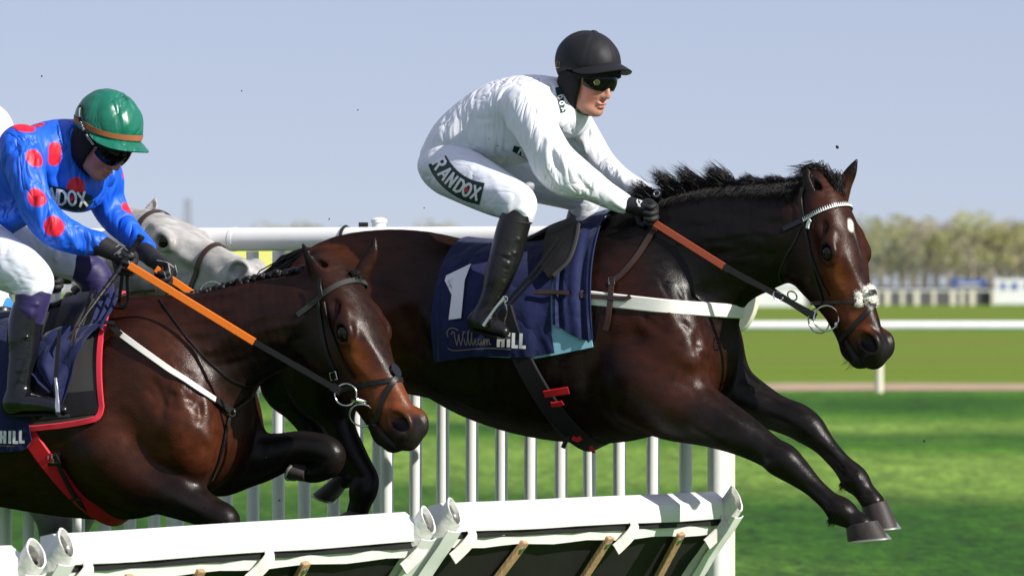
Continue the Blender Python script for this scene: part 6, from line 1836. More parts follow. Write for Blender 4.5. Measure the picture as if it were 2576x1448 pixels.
sheet_px(F2, B2, [(308, 752), (296, 790), (284, 815), (272, 838)], [(268, 758), (250, 800), (238, 830), (210, 846)], .034, lambda u, v: .006 * math.sin(v * 14), M_navy, 'gathered_top', cl2)
sad2 = F2.obj('saddle'); tag(sad2, 'black racing saddle under the rider in blue at the left edge', 'saddle', 'racing saddles')
s_ = Sdf(); s_.chain([F2.S(*q) for q in ((-60, 800, 0, 12, .08), (0, 806, 0, 13, .1), (60, 806, 0, 13, .09), (120, 792, 0, 16, .09), (180, 764, 0, 18, .09), (225, 752, 0, 14, .075), (240, 752, 0, 8, .06))], k=.02)
V, Q = s_.mesh('seat', .007, 1); link('seat', np_mesh('seat', V, Q), M_black, sad2)
flap(F2, B2, [(170, 768), (150, 830), (140, 870), (150, 900), (160, 905)], [(232, 762), (250, 790), (236, 830), (214, 866), (176, 905)], .036, M_black, 'flap', sad2, .006)
mb = MB(); strap_px(mb, F2, B2, [(222, 845), (245, 800), (258, 770), (250, 766), (238, 790), (205, 850)], 6, .004, .06); mb.build('stirrup_strap_end', M_charcoal, sad2)
gc2 = F2.L(175, 1060, 0); gd2 = Vector(F2.L(246, 1300, 0) - F2.L(118, 1050, 0)); gd2.y = 0; gd2.normalize(); gn2 = Vector((0, 1, 0)).cross(gd2)
girth2 = F2.obj('girth'); tag(girth2, 'red girth with black elastic straps round the second horse', 'girth', 'girths')
mb = MB(); band(mb, B2, gc2, gn2, -gd2, .062, .006, off=.005, n=96, smooth=4); mb.build('girth_strap', M_red, girth2)
mb = MB(); strap_px(mb, F2, B2, [(141, 1140), (158, 1175), (178, 1215), (200, 1250), (222, 1283)], 13, .005, .013, smooth=4); mb.build('elastic', M_blackmat, girth2)
mb = MB(); strap_px(mb, F2, B2, [(126, 1162), (142, 1160), (158, 1156)], 9, .005, .016, smooth=4); mb.build('keeper', M_black, girth2)
mb = MB(); strap_px(mb, F2, B2, [(182, 1247), (196, 1245), (209, 1243)], 7, .005, .016, smooth=4); mb.build('keeper', M_black, girth2)
p_, n_ = hit(F2, B2, 141, 1146)
for dx in (-.009, .006): 
    mb = MB(); mb.torus(p_ + n_ * .020 + Vector((dx, 0, 0)), .016, .0022, (.9, -.3, .1), 20, 6); mb.build('girth_ring', M_steel, girth2)
bg2 = F2.obj('breast_girth'); tag(bg2, 'thin off-white breast strap joined at a ring on the second horse\'s chest', 'breast girth', 'breast girths')
mb = MB(); strap_px(mb, F2, B2, [(300, 838), (360, 882), (420, 925), (480, 967), (545, 1012)], 15, .005, .008, smooth=3); mb.build('breast_strap', M_white_web, bg2)
mb = MB(); strap_px(mb, F2, B2, [(230, 824), (265, 824), (300, 826)], 10, .005, .03, smooth=3); mb.build('leather_strap', M_black, bg2); mb = MB(); strap_px(mb, F2, B2, [(285, 820), (300, 838), (312, 848)], 15, .005, .018, smooth=3); mb.build('leather_strap', M_black, bg2); mb = MB(); strap_px(mb, F2, B2, [(536, 1006), (556, 1020), (575, 1033)], 17, .006, .010)
mb.build('leather_strap', M_black, bg2); mb = MB(); strap_px(mb, F2, B2, [(582, 1034), (604, 1018), (626, 998), (640, 978)], 8, .004, .006); mb.build('leather_strap', M_black, bg2); mb = MB(); strap_px(mb, F2, B2, [(577, 1042), (568, 1075), (558, 1120), (546, 1165), (530, 1205)], 9, .004, .004); mb.build('leather_strap', M_black, bg2)
p_, n_ = hit(F2, B2, 579, 1036); mb = MB(); mb.torus(p_ + n_ * .012, .0135, .0028, n_, 22, 6); mb.build('breast_ring', M_steel, bg2)
mb = MB(); strap_px(mb, F2, B2, [(402, 754), (420, 780), (445, 815), (480, 860), (530, 912), (575, 950), (612, 966), (645, 970)], 4, .003, .002); mb.build('neck_strap', M_black, bg2)
br2 = F2.obj('bridle'); tag(br2, 'black grackle bridle with plain browband on the second horse', 'bridle', 'bridles')
mb = MB(); head_strap(mb, H2, B2, .165, .10, .020, -125, 125, b0=-.05, off=.004); mb.build('browband', M_charcoal, br2)
mb = MB(); strap_px(mb, F2, B2, [(812, 745), (806, 722), (806, 700)], 12, .004, .004); mb.build('headpiece', M_black, br2)
mb = MB(); strap_px(mb, F2, B2, [(800, 755), (806, 800), (814, 850), (826, 895), (842, 930), (850, 950)], 10, .004, .003); mb.build('cheekpiece', M_black, br2)
mb = MB(); strap_px(mb, F2, B2, [(817, 760), (828, 810), (844, 860), (866, 905), (894, 950)], 8, .004, .003); mb.build('noseband_hanger', M_black, br2)
p_, n_ = hit(F2, B2, 842, 943); mb = MB(); up_ = Vector((.25, 0, -.9)); x1 = up_.cross(n_).normalized(); q = [p_ + n_ * .010 + x1 * a + up_ * b for a, b in ((-.012, -.014), (.012, -.014), (.012, .014), (-.012, .014), (-.012, -.014))]; mb.tube(q, .0020, 6); mb.build('buckle', M_steel, br2)
mb = MB(); head_strap(mb, H2, B2, .66, -.36, .018, -178, 178, off=.004); mb.build('noseband', M_black, br2)
mb = MB(); strap_px(mb, F2, B2, [(1004, 934), (985, 968), (968, 998), (956, 1030), (948, 1058), (946, 1072)], 13, .004, .005); mb.build('flash_strap', M_black, br2)
p_, n_ = H2(.655, .112, .0), H2.fr
mb = MB(); ring = [p_ + n_ * .010 + (H2.ax * math.cos(a) * .026 + H2.lat * math.sin(a) * .022) for a in [6.2832 * k / 20 for k in range(20)]]; rin = [p + n_ * -.012 for p in ring]; mb.add(ring + rin, [tuple(range(20)), tuple(range(20, 40))[::-1]] + [(k, (k + 1) % 20, 20 + (k + 1) % 20, 20 + k) for k in range(20)]); mb.build('nose_disc', M_patent, br2)
rc = F2.L(870, 992, -.115); mb = MB(); mb.torus(rc, .037, .0030, (.3, -1, .1), 40, 8); mb.build('bit_ring', M_steel, br2)
rc = F2.L(912, 1044, -.085); mb = MB(); mb.torus(rc, .044, .0032, (.25, -.8, -.5), 40, 8); mb.build('bit_ring', M_steel, br2)
mb = MB(); mb.tube([F2.L(888, 1006, -.10), F2.L(900, 1006, -.115), F2.L(916, 1010, -.10), F2.L(926, 1013, -.085)], [.008, .010, .008, .006], 12); mb.build('bit_mouthpiece', M_steel, br2)
rn2 = F2.obj('reins'); tag(rn2, 'bright orange gripped reins running to the second horse\'s bit', 'reins', 'reins')
a_, b_, c_ = F2.L(326, 668, -.20), F2.L(640, 860, -.19), F2.L(845, 978, -.125)
mb = MB(); rein(mb, a_, b_, .026, thick=.006); mb.build('rubber_grip', M_orange, rn2)
mb = MB(); rein(mb, b_, c_, .021); rein(mb, F2.L(836, 972, -.125), F2.L(858, 985, -.12), .028, n=2, thick=.010); mb.build('leather_rein', M_black, rn2)
mb = MB(); rein(mb, F2.L(392, 676, .0), F2.L(490, 742, .04), .024, thick=.006); mb.build('rubber_grip', M_orange, rn2)
mb = MB(); rein(mb, F2.L(490, 742, .04), F2.L(870, 980, .12), .02); mb.build('leather_rein', M_black, rn2)
mb = MB(); rein(mb, F2.L(308, 690, -.15), F2.L(300, 760, -.13), .012); rein(mb, F2.L(320, 690, -.15), F2.L(322, 756, -.13), .012); rein(mb, F2.L(300, 760, -.13), F2.L(322, 756, -.13), .012, sag=.02); mb.build('rein_end', M_black, rn2)

# ==== rider in blue
R2 = F2
j2 = R2.obj('person'); tag(j2, 'person in blue silks with red spots and green cap riding at the left', 'person', 'riders')
sk2 = Skull(R2, 259, 345, -.03, 10, 40, k=1.0)
A_near2 = [(54, 372, -.19, 60), (64, 425, -.235, 52), (78, 480, -.25, 45), (100, 533, -.25, 46), (142, 578, -.22, 45), (202, 605, -.17, 37), (247, 612, -.145, 31)]
A_far2 = [(240, 405, .13, 56), (262, 450, .18, 50), (266, 495, .20, 47), (288, 542, .20, 42), (326, 586, .17, 33), (368, 624, .12, 25)]
TORSO2 = [(-140, 575, 0, 84, .16), (-60, 530, 0, 94, .165), (10, 482, 0, 100, .17), (80, 432, 0, 104, .185), (140, 392, 0, 90, .19), (182, 362, 0, 62, .13), (212, 350, 0, 44, .085)]
THIGH_N2 = [(-90, 605, -.10, 84), (-10, 648, -.22, 74), (48, 680, -.30, 63), (86, 706, -.33, 50), (84, 730, -.335, 45)]
THIGH_F2 = [(-60, 590, .10, 70), (60, 622, .22, 52), (140, 645, .28, 46), (198, 668, .30, 42)]
sd = Sdf(); body_core(sd, R2, TORSO2, A_near2, A_far2, THIGH_N2, THIGH_F2, sk2)
sd.chain([(*sk2(-.03, -.05), .052, .052), (*sk2(-.07, -.10), .053, .053), R2.S(190, 362, 0, 50, .08)], k=.03)
sd.chain([R2.S(230, 610, -.15, 22), R2.S(262, 622, -.14, 19), R2.S(285, 632, -.135, 20)], k=.01)
for leg in (((86, 715, -.33, 40), (66, 830, -.35, 34), (52, 960, -.37, 24), (45, 1005, -.375, 20)), ((205, 670, .30, 36), (240, 740, .32, 34), (200, 900, .36, 24))):
    sd.chain([R2.S(*q) for q in leg], k=.02)
sk2.face(sd)
V, Q = sd.mesh('body', .0042, 1); link('body', np_mesh('body', V, Q, sk2.skin(V, (.47, .20, .145))), M_skin, j2)
sd = Sdf()
sd.chain([R2.S(*q) for q in TORSO2], k=.03); sd.chain([R2.S(*q) for q in A_near2], k=.035); sd.chain([R2.S(*q) for q in A_far2], k=.035)
sd.ell(R2.S(178, 448, .03, 1)[:3], (.10, .16, .13), ax=(.8, 0, .6), k=.05)
sd.chain([(*sk2(-.085, -.075), .058, .062), (*sk2(-.06, -.09), .060, .064)], k=.012)
creases(sd, R2, A_near2, 30, ang=(22, 50), ln=(90, 200), amp=(.004, .009), r=(.010, .018), seed=13)
creases(sd, R2, A_far2, 20, ang=(22, 50), ln=(70, 150), amp=(.004, .009), r=(.010, .016), seed=14)
creases(sd, R2, [(-60, 530, 0, 90), (20, 480, 0, 95), (90, 430, 0, 95), (140, 400, 0, 85)], 26, ang=(-20, 40), ln=(110, 220), amp=(.003, .007), r=(.010, .018), seed=15)
for (x, y, w, r_) in ((238, 612, -.145, 34), (250, 613, -.14, 30)):
    for k in range(7):
        a = -1.2 + .4 * k; sd.fold(R2.S(x - 14, y + 28 * math.sin(a), w - .04 * math.cos(a), 1), R2.S(x + 10, y + 26 * math.sin(a), w - .038 * math.cos(a), 1), .005, -.004)
for a_, b_, r_, am in (((170, 440, -.2), (235, 540, -.05), .012, -.008), ((130, 420, -.27), (165, 520, -.2), .012, -.01), ((60, 460, -.35), (110, 560, -.35), .012, .007), ((150, 540, -.28), (90, 480, -.35), .01, -.006), ((110, 330, -.15), (160, 420, -.2), .012, .006), ((20, 560, -.2), (120, 600, -.2), .01, .006)):
    sd.fold(R2.S(*a_, 1), R2.S(*b_, 1), r_, am)
V, Q = sd.mesh('silks', .0046, 2); BS2 = bvh_of(V, Q)
rules = []
RED = (.68, .010, .032)
for px, py, r_ in ((90, 396, .035), (94, 495, .035), (137, 569, .037), (62, 316, .04), (92, 308, .03), (192, 472, .036), (-20, 420, .032), (-30, 520, .032)):
    p, n = hit(R2, BS2, px, py)
    if p is None and px < 300: p, n = hit(R2, BS2, px, py + 8)
    if p is None: p, n = hit(R2, BS2, px - 8, py)
    if p is not None: rules.append(([tuple(p)], r_, .0022, RED, 1))
pa_, pb_ = hit(R2, BS2, 138, 374)[0], hit(R2, BS2, 136, 400)[0]; rules.append(([tuple(pa_), tuple(pb_)], .024, .0022, RED, 1))
for px, py, w, r_ in ((293, 443, .19, .026), (290, 430, .19, .026), (316, 530, .2, .030)): rules.append(([tuple(R2.L(px, py, w))], r_, .0022, RED, 1))
C = paint(V, (.005, .105, .70), rules)
silk2 = link('silks', np_mesh('silks', V, Q, C), M_silk_b, j2)
mb = MB(); g = []
M_blue = mat('blue_satin_plain', (.006, .07, .55), rough=.35, spec=.5, big=.4, bigscale=18)
for i in range(29):
    a = math.radians(-140 + 280 * i / 28); c = sk2(-.07, -.085); r = sk2.f * math.cos(a) * .064 + sk2.l * math.sin(a) * .070
    g.append([c + r * (1 + .16 * k) + sk2.u * (.040 - .030 * k) - sk2.u * .02 * math.cos(a) for k in range(4)])
mb.sheet(g, .004); mb.build('collar', M_blue, j2)
sd = Sdf()
sd.chain([R2.S(-180, 575, 0, 30, .10), R2.S(-140, 585, 0, 84, .17), R2.S(-80, 570, 0, 74, .16)], k=.04)
sd.chain([R2.S(*q) for q in THIGH_N2], k=.04); sd.chain([R2.S(*q) for q in THIGH_F2], k=.04)
creases(sd, R2, THIGH_N2, 18, ang=(18, 50), ln=(80, 170), amp=(.003, .006), r=(.010, .016), seed=18); creases(sd, R2, THIGH_F2, 18, ang=(50, 80), ln=(60, 110), amp=(.003, .006), r=(.009, .014), seed=19)
cloth_part('breeches', sd, .005, M_breech, j2)
for nm_, ch, sd_ in (('stocking', [(90, 722, -.332, 41), (84, 748, -.34, 43), (74, 790, -.346, 41), (70, 806, -.346, 38)], 1), ('stocking', [(206, 668, .30, 41), (236, 694, .31, 43), (246, 736, .32, 41), (240, 780, .33, 37), (222, 840, .34, 33)], 2)):
    sd = Sdf(); sd.chain([R2.S(*q) for q in ch], k=.02); creases(sd, R2, ch, 16, ang=(75, 105), ln=(60, 110), amp=(.0025, .005), seed=sd_ + 30, r=(.008, .012)); cloth_part(nm_, sd, .0045, M_sleeve, j2)
for sg, leg, foot in ((0, [(70, 784, -.346, 42), (64, 815, -.348, 44), (60, 850, -.352, 43), (57, 900, -.36, 38), (50, 950, -.37, 35), (46, 985, -.374, 33), (42, 1010, -.375, 31)], [(34, 1016, -.37, 29), (75, 1014, -.39, 29), (115, 1018, -.42, 24), (145, 1026, -.44, 17), (160, 1031, -.45, 12)]), (1, [(222, 830, .34, 36), (205, 900, .36, 34), (190, 980, .375, 28)], [(180, 1000, .375, 28), (240, 1005, .42, 24), (285, 1015, .44, 14)])):
    sd = Sdf(); sd.chain([R2.S(*q) for q in leg], k=.02); sd.chain([R2.S(*q) for q in foot], k=.03)
    if sg == 0:
        sd.fold(R2.S(18, 846, -.40, 1), R2.S(100, 848, -.40, 1), .005, .005)
        for i in range(8): sd.fold(R2.S(22 + 3 * i, 905 + 12 * i, -.42, 1), R2.S(80, 912 + 11 * i, -.42, 1), .007, random.choice((.003, -.004)))
    bo, V, Q = cloth_part('boot', sd, .0044, M_patent if sg == 0 else M_boot, j2)
    mb = MB(); q = [Vector(R2.L(px, py + r_ * .92, w_)) for px, py, w_, r_ in foot]; q = [Vector(p) for p in spline(q, 3)]; mb.ribbon(q, [Vector((0, 0, -1))] * len(q), .065, .008); mb.build('boot_sole', M_blackmat, bo)
sd = Sdf(); rider_hand(sd, (R2.L(272, 628, -.14), R2.L(330, 652, -.135)), (.3, -.3, .9), LAT, -1, None); sd.chain([R2.S(236, 612, -.148, 32), R2.S(252, 616, -.145, 28), R2.S(276, 628, -.14, 24)], k=.01); g2, V, Q = cloth_part('glove', sd, .0034, M_glove, j2); BG2 = bvh_of(V, Q)
sd = Sdf(); rider_hand(sd, (R2.L(378, 648, .06), R2.L(428, 680, .03)), (.35, -.7, .5), LAT, -1, None); sd.chain([R2.S(365, 634, .10, 25), R2.S(384, 650, .06, 22)], k=.01); g2f, V, Q = cloth_part('glove', sd, .0034, M_glove, j2); BG2f = bvh_of(V, Q)
d = Decal(R2, BG2, .002); d.stroke([(292, 622), (316, 608)], 2.6); d.stroke([(288, 640), (312, 622), (334, 640)], 2.2); d.stroke([(300, 644), (322, 650), (326, 664)], 2.2)
d.stroke([(298, 638), (303, 634)], 4.2); d.build('glove_piping', M_greyline, g2)
d = Decal(R2, BG2f, .002)
for q in ([(396, 655), (420, 660), (436, 672)], [(424, 664), (428, 690)], [(440, 668), (446, 690)], [(452, 680), (458, 700)], [(410, 672), (418, 700)]): d.stroke(q, 2.4)
d.build('glove_piping', M_greyline, g2f)
def rim2(a): return .018 + .050 * max(0, math.cos(a)) ** 1.3 - .050 * max(0, -math.cos(a))
cap2 = cap_mesh(sk2, M_helm_g, j2, radii=(.130, .110, .118), ctr=(-.008, .050), rim=rim2, wrink=.024, seed=5)
peak_mesh(sk2, M_helm_g, j2, rim2, r0=(.116, .101), ctr=-.006, ext=.062, drop=.004, tilt=-.04, span=84)
g = []
for i in range(73):
    a = 2 * math.pi * i / 72; q = []
    for du in (.013, .031):
        t = (rim2(a) + du - .050) / .118; sn = math.sqrt(max(0, 1 - t * t)); q.append(sk2(-.008 + .1335 * sn * math.cos(a), rim2(a) + du, .1135 * sn * math.sin(a)))
    g.append(q)
mb = MB(); mb.sheet(g, .002); mb.build('cap_band', M_band, j2)
g = []
for i in range(21):
    a = math.radians(-72 + 144 * i / 20); g.append([sk2((.108 + .003 * j) * math.cos(a) + .002, (.070 - .052 * (1 - math.cos(a))) - .0135 * j, (.093 + .002 * j) * math.sin(a)) for j in range(4)])
mb = MB(); mb.sheet(g, .004); mb.build('helmet_brim_pad', M_blackmat, j2)
hd = Sdf(); la = tuple(sk2.l)
for sg in (1, -1):
    hd.ell(sk2(-.012, -.035, .074 * sg), (.048, .017, .068), ax=sk2.f, lat=la, k=.015)
    hd.chain([(*sk2(.002, -.06, .076 * sg), .024, .010), (*sk2(.014, -.09, .064 * sg), .018, .009), (*sk2(.016, -.118, .048 * sg), .008, .006)], k=.015, lat=la)
hd.ell(sk2(-.055, -.03, 0), (.05, .072, .055), ax=sk2.f, lat=la, k=.03); cloth_part('helmet_harness', hd, .0042, M_blackmat, j2)
mb = MB(); mb.ribbon([Vector(p) for p in spline([sk2(.012, -.108, .056), sk2(.035, -.126, .034), sk2(.048, -.131, 0), sk2(.035, -.126, -.034), sk2(.012, -.108, -.056)], 4)], [sk2.u * -1] * 17, .012, .003); mb.build('chin_strap', M_blackmat, j2)
goggles(sk2, j2, u0=-.040, u1=.034, r=.104, foam=False)
mb = MB(); pts = [sk2(.050, .004, .098), sk2(.0, .020, .112), sk2(-.05, .045, .113), sk2(-.09, .064, .088)]; pts = [Vector(p) for p in spline(pts, 5)]; mb.ribbon(pts, [sk2.l] * len(pts), .016, .003); es = mb.build('elastic_strap', M_blackmat, j2)
mb = MB()
for s in (-.0025, .0025):
    for a_, b_ in ((0, 5), (10, 15)): mb.tube([p + sk2.l * .0045 + sk2.dir(.35, .9) * s for p in pts[a_:b_]], .0008, 4)
for k in (6.2, 7.2, 8.2): i = int(k); mb.torus(pts[i] + sk2.l * .0045, .004, .0009, sk2.l, 12, 4)
o = mb.build('strap_print', M_print, es); o['kind'] = 'stuff'
nk = Sdf(); nk.chain([(*sk2(-.045, -.08), .058, .058), (*sk2(-.07, -.11), .058, .060)], k=.01); cloth_part('neck_scarf', nk, .005, M_blackmat, j2)
d = Decal(R2, BS2, .0018, ymin=-.205); d.grid([[(118 + 118 * u + 2 * v, (463 + 30 * u) + (52 + 6 * u * (1 - u) * 4 - 44 * max(0, u - .6) * 2.2) * v) for v in np.linspace(0, 1, 8)] for u in np.linspace(0, .96, 22)]); sash = d.build('sash', M_sash, j2)
d = Decal(R2, BS2, .0036, ymin=-.205); d.text('NDOX', [(136, 491, 14), (157, 496, 10), (180, 497, 2), (206, 500, -6)], 33, 5.8, sx=.78, slant=-.1); d.build('lettering', M_print, sash)
d = Decal(R2, BS2, .0038); d.poly([(180 + 5.5 * math.cos(a), 497 + 6.5 * math.sin(a)) for a in [6.283 * k / 12 for k in range(12)]]); d.build('emblem_dot', M_pred, sash)
wp = R2.obj('whip'); tag(wp, 'black whip with a frayed leather end held by the rider in blue', 'whip', 'whips')
a = [R2.L(px, py, (-.150, -.152, -.22, -.27, -.32, -.36)[i]) for i, (px, py) in enumerate(((352, 600), (338, 622), (282, 703), (250, 745), (222, 783), (196, 822)))]
mb = MB(); mb.tube(a, [.0105, .0095, .0095, .0085, .005, .005], 12); mb.build('shaft', M_black, wp)
mb = MB()
for k in range(7): p = a[1] + (a[3] - a[1]) * (k / 6); mb.torus(p, .0095, .0013, a[3] - a[1], 16, 5)
mb.tube([a[0], a[0] + (a[0] - a[1]).normalized() * .012], [.0135, .013], 14); mb.build('grip_ring', M_blackmat, wp)
mb = MB()
for k in range(9): e = R2.L(178 + random.uniform(-10, 10), 852 + random.uniform(-8, 10), -.36); mb.tube([a[-2] * .3 + a[-1] * .7, (a[-1] + e) / 2 + Vector((0, -.004, 0)), e], [.004, .004, .002], 5)
o = mb.build('frayed_end', mat('worn_leather', (.10, .07, .05), rough=.8), wp); o['kind'] = 'stuff'
mb = MB(); top = R2.L(140, 950, -.47); mb.tube([Vector(p) for p in spline([top, R2.L(144, 985, -.475), R2.L(146, 1036, -.48)], 4)], [.006] * 3 + [.007] * 3 + [.010, .011, .010], 8); mb.tube([top, R2.L(138, 990, -.40), R2.L(140, 1030, -.38)], .006, 8); mb.build('stirrup_iron', M_steel, sad2)
mb = MB(); mb.tube([R2.L(146, 1038, -.485), R2.L(140, 1034, -.38)], .009, 8); mb.build('stirrup_tread', M_blackmat, sad2)
mb = MB(); mb.ribbon([R2.L(150, 830, -.42), R2.L(145, 890, -.45), top], [Vector((.2, -1, 0))] * 3, .014, .004); mb.build('stirrup_leather', M_black, sad2)
# ------------------------------------------------------------------ grey horse half hidden behind the second one, and its rider
F3 = Frame(300, 23.35, 25)
def S3(*q): return F3.S(*q)
LAT3 = (math.sin(math.radians(17)), math.cos(math.radians(17)), 0)
sd = Sdf()
sd.chain([S3(*q) for q in ((-560, 1020, 0, 110, .17), (-490, 1000, 0, 150, .25), (-380, 1010, 0, 180, .28), (-250, 1030, 0, 190, .28), (-120, 1045, 0, 205, .3), (0, 1050, 0, 222, .3), (90, 1040, 0, 235, .27), (160, 1030, 0, 210, .23), (220, 1030, 0, 160, .18))], k=.06)
sd.chain([S3(*q) for q in ((120, 940, 0, 140, .17), (200, 880, 0, 112, .14), (285, 790, 0, 104, .12), (340, 708, 0, 94, .105), (375, 640, 0, 84, .09))], k=.10)
H3 = Head(F3.L(336, 560, 0), F3.L(644, 722, -.17), LAT3)
H3.sculpt(sd)
ear(sd, [S3(368, 560, .05, 15, .03), S3(376, 535, .06, 17, .02), S3(387, 515, .065, 12, .013), S3(392, 497, .066, 3, .005)], LAT3, (.3, -.8, .1), hollow=True)
ear(sd, [S3(312, 548, -.055, 15, .03), S3(300, 520, -.062, 16, .02), S3(290, 500, -.066, 11, .013), S3(284, 486, -.066, 3, .005)], LAT3, (.3, .1, .3), hollow=False)
sd.chain([S3(*q) for q in ((60, 1140, -.15, 110), (100, 1210, -.15, 72), (128, 1280, -.15, 50), (138, 1330, -.15, 42), (130, 1390, -.15, 32), (115, 1450, -.15, 28))], k=.05)
sd.chain([S3(*q) for q in ((100, 1140, .15, 100), (160, 1190, .15, 68), (210, 1250, .15, 48), (190, 1320, .15, 36), (160, 1380, .15, 28))], k=.05)
for w in (-.15, .15): sd.chain([S3(*q) for q in ((-450, 1060, w, 140), (-500, 1170, w, 110), (-530, 1270, w, 64), (-580, 1370, w, 36))], k=.05)
sd.fold(S3(60, 1200, -.25, 1), S3(60, 1290, -.2, 1), .03, -.015)
V, Q = sd.mesh('body', .0068, 2); B3 = bvh_of(V, Q)
C = paint(V, (.16, .155, .155), [
    (pl(F3, (100, 1000, 0), (285, 790, 0), (330, 720, 0)), .2, .12, (.10, .097, .10), .9),  # shadowed throat and neck painted as darker grey coat
    (pl(F3, (100, 1250, 0), (140, 1340, -.15), (115, 1450, -.15)), .12, .1, (.035, .033, .034), .9),
    ([H3(.0, 0), H3(.5, 0), H3(.9, 0)], .15, .05, (.37, .36, .345), 1), ([H3(.1, -.1), H3(.4, -.12)], .1, .05, (.46, .44, .42), .9),
    ([H3(.55, -.05, .1), H3(.75, -.02, .1)], .03, .03, (.30, .285, .275), .6), ([H3(.42, .0, .15)], .03, .03, (.30, .28, .27), .7), ([H3(.35, -.1, .13), H3(.6, -.12, .08)], .04, .04, (.36, .345, .33), .6),
    *[([H3(random.uniform(.05, .8), random.uniform(-.2, .12), random.uniform(.05, .15))], random.uniform(.006, .016), .012, random.choice(((.26, .25, .245), (.34, .325, .315), (.56, .54, .51))), random.uniform(.3, .7)) for _ in range(90)],
    ([H3(.40, .04, .16)], .020, .010, (.02, .018, .018), 1), ([H3(.975, .0), H3(.95, -.08)], .055, .03, (.18, .165, .165), .8), ([H3(.93, .07, .09)], .03, .015, (.14, .10, .10), .8)])
horse3 = F3.obj('horse'); tag(horse3, 'grey racehorse half hidden behind the blue rider\'s horse with pale head showing', 'horse', 'racehorses')
link('body', np_mesh('body', V, Q, C), M_grey, horse3)
H3.eye('eye', horse3, 1); H3.eye('eye', horse3, -1)
plaits(F3, B3, [(105, 815), (125, 800), (150, 775), (175, 745), (205, 715), (240, 675)], 9, horse3, .021, -.01, M_gmane)
st = []
for i in range(160):
    b = F3.L(352 + random.uniform(-18, 18), 540 + random.uniform(-6, 8), random.uniform(-.03, .04)); st.append([b, b + Vector((.01, random.uniform(-.02, .02), .014)), b + Vector((.03, random.uniform(-.02, .03), .0))])
hair('forelock', st, M_mane, horse3, .003)
br3 = F3.obj('bridle'); tag(br3, 'dark brown bridle on the grey horse\'s pale head', 'bridle', 'bridles')
mb = MB(); head_strap(mb, H3, B3, .165, .06, .022, -125, 125, b0=-.05, off=.004); mb.build('browband', M_brown, br3)
mb = MB(); head_strap(mb, H3, B3, .63, -.16, .022, -178, 178, off=.004); mb.build('noseband', M_brown, br3)
mb = MB(); strap_px(mb, F3, B3, [(345, 590), (375, 640), (415, 690), (455, 730)], 10, .004, .003); mb.build('cheekpiece', M_brown, br3)
rc = F3.L(535, 742, -.20); mb = MB(); mb.torus(rc, .05, .004, (.2, -1, .1), 36, 8); mb.build('bit_ring', M_steel, br3)
mb = MB(); strap_px(mb, F3, B3, [(110, 870), (180, 860), (260, 800), (330, 735), (400, 725)], 9, .004, .02); rein(mb, F3.L(130, 690, -.12), F3.L(215, 700, -.14), .02); mb.build('leather_rein', M_brown, br3)
j3 = F3.obj('person'); tag(j3, 'person in a pale pink cap almost hidden behind the rider in blue', 'person', 'riders')
sk3 = Skull(F3, -50, 372, 0, 10, 25)
T3 = [(-260, 600, 0, 70, .15), (-220, 540, 0, 80, .16), (-170, 480, 0, 84, .17), (-120, 430, 0, 74, .18), (-85, 400, 0, 46, .09)]
AN3 = [(-150, 440, -.19, 52), (-130, 520, -.23, 48), (-100, 590, -.24, 44), (-20, 640, -.18, 32), (90, 680, -.13, 24)]
AF3 = [(-110, 440, .19, 50), (-80, 520, .22, 44), (-40, 590, .22, 38), (100, 670, .12, 24)]
TN3 = [(-250, 640, -.1, 66), (-150, 690, -.22, 58), (-40, 745, -.31, 46), (-5, 775, -.33, 40)]; TF3 = [(-230, 630, .1, 62), (-100, 680, .26, 50), (0, 720, .31, 40)]
sd = Sdf(); body_core(sd, F3, T3, AN3, AF3, TN3, TF3, sk3, .85); sk3.face(sd); sd.chain([(*sk3(-.03, -.05), .05, .05), F3.S(-88, 410, 0, 46, .075)], k=.03)
for leg in (((-5, 770, -.33, 34), (-40, 900, -.36, 28), (-70, 1010, -.375, 20)), ((0, 720, .31, 34), (-30, 860, .35, 28), (-60, 980, .375, 20))): sd.chain([F3.S(*q) for q in leg], k=.02)
V, Q = sd.mesh('body', .006, 1); link('body', np_mesh('body', V, Q, sk3.skin(V)), M_skin, j3)
sd = Sdf()
for c in (T3, AN3, AF3): sd.chain([F3.S(*q) for q in c], k=.035)
cloth_part('silks', sd, .007, mat('pale_pink_silk', (.78, .62, .62), rough=.5), j3)
sd = Sdf(); sd.chain([F3.S(-265, 610, 0, 70, .17), F3.S(-220, 590, 0, 66, .16)], k=.04)
for c in (TN3, TF3): sd.chain([F3.S(*q) for q in c], k=.04)
cloth_part('breeches', sd, .007, M_breech, j3)
sd = Sdf(); sd.chain([F3.S(0, 775, -.33, 36), F3.S(8, 800, -.335, 30)], k=.02); cloth_part('knee_band', sd, .006, mat('bright_blue_knit', (.03, .2, .55), rough=.8), j3)
for c in ([(0, 790, -.335, 38), (-25, 860, -.35, 38), (-60, 980, -.375, 27), (-50, 1010, -.39, 24), (0, 1018, -.42, 16)], [(-5, 740, .32, 36), (-30, 860, .35, 34), (-60, 980, .375, 26), (-20, 1010, .41, 18)]):
    sd = Sdf(); sd.chain([F3.S(*q) for q in c], k=.02); cloth_part('boot', sd, .007, M_boot, j3)
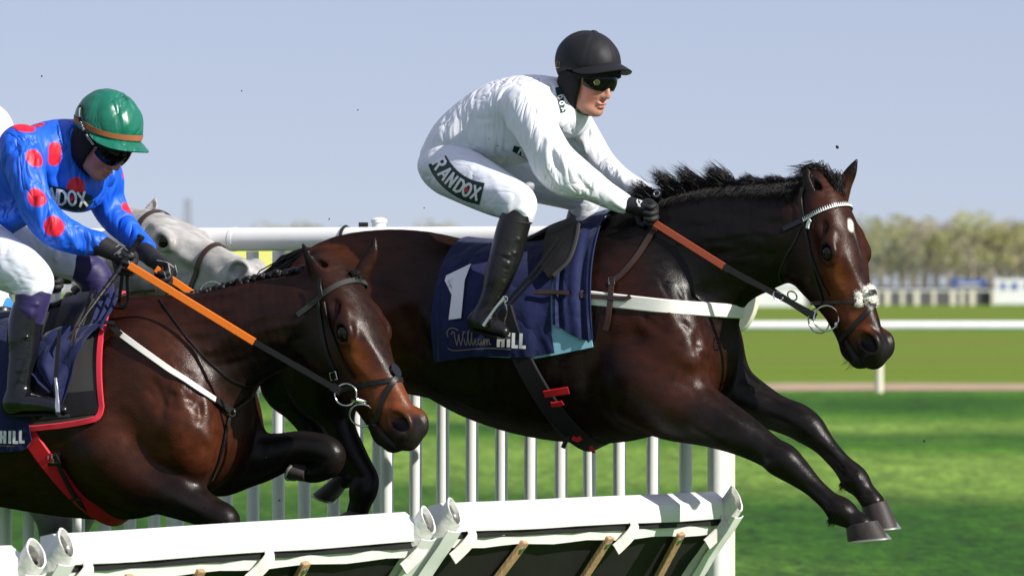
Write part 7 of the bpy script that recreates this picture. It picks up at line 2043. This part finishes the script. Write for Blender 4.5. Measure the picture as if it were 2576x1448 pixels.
for c in ([(95, 682, -.13, 24), (125, 692, -.125, 24)], [(105, 672, .12, 24), (135, 682, .11, 24)]):
    sd = Sdf(); rider_hand(sd, (F3.L(c[0][0], c[0][1], c[0][2]), F3.L(c[1][0] + 20, c[1][1] + 8, c[1][2])), (.3, -.3, .9), LAT, -1 if c[0][2] < 0 else 1, None); cloth_part('glove', sd, .005, M_glove, j3)
cap_mesh(sk3, mat('pale_pink_cap', (.74, .60, .58), rough=.45), j3, radii=(.128, .108, .126), rim=rim2, wrink=.01, seed=9)
sad3 = F3.obj('saddle'); tag(sad3, 'black saddle on the grey horse, only its edge showing behind the blue rider\'s boot', 'saddle', 'racing saddles')
s_ = Sdf(); s_.chain([F3.S(*q) for q in ((-200, 836, 0, 14, .09), (-140, 840, 0, 14, .09), (-60, 832, 0, 16, .09), (0, 812, 0, 18, .09), (30, 806, 0, 14, .075))], k=.02); V, Q = s_.mesh('seat', .008, 1); link('seat', np_mesh('seat', V, Q), M_black, sad3)

# ------------------------------------------------------------------ bits of turf thrown up by the hooves
for px, py, r_, Y in ((105, 192, 2.6, 20.5), (608, 229, 2.6, 20.5), (2106, 370, 4, 21.2), (1067, 523, 2.0, 21), (828, 551, 2.0, 21), (2325, 1109, 3.4, 21.2), (900, 277, 1.8, 22), (670, 1150, 2.2, 20.6), (703, 1258, 2.5, 20.4), (1230, 350, 1.6, 20.8), (1252, 367, 1.7, 20.8)):
    p = P(px, py, Y); s_ = r_ * Y / F_PX
    bm = bmesh.new(); bmesh.ops.create_icosphere(bm, subdivisions=2, radius=1.0)
    for v in bm.verts: v.co *= random.uniform(.6, 1.15)
    me = bpy.data.meshes.new('turf_clod'); bm.to_mesh(me); bm.free()
    o = link('turf_clod', me, M_turf, None, False); o.location = p; o.scale = (s_ * random.uniform(.7, 1.2), s_, s_ * random.uniform(.7, 1.6)); o.rotation_euler = (random.random(), random.random() * 3, random.random())
    tag(o, 'small dark clod of turf flying in the air over the race', 'turf clod', 'flying clods of turf')
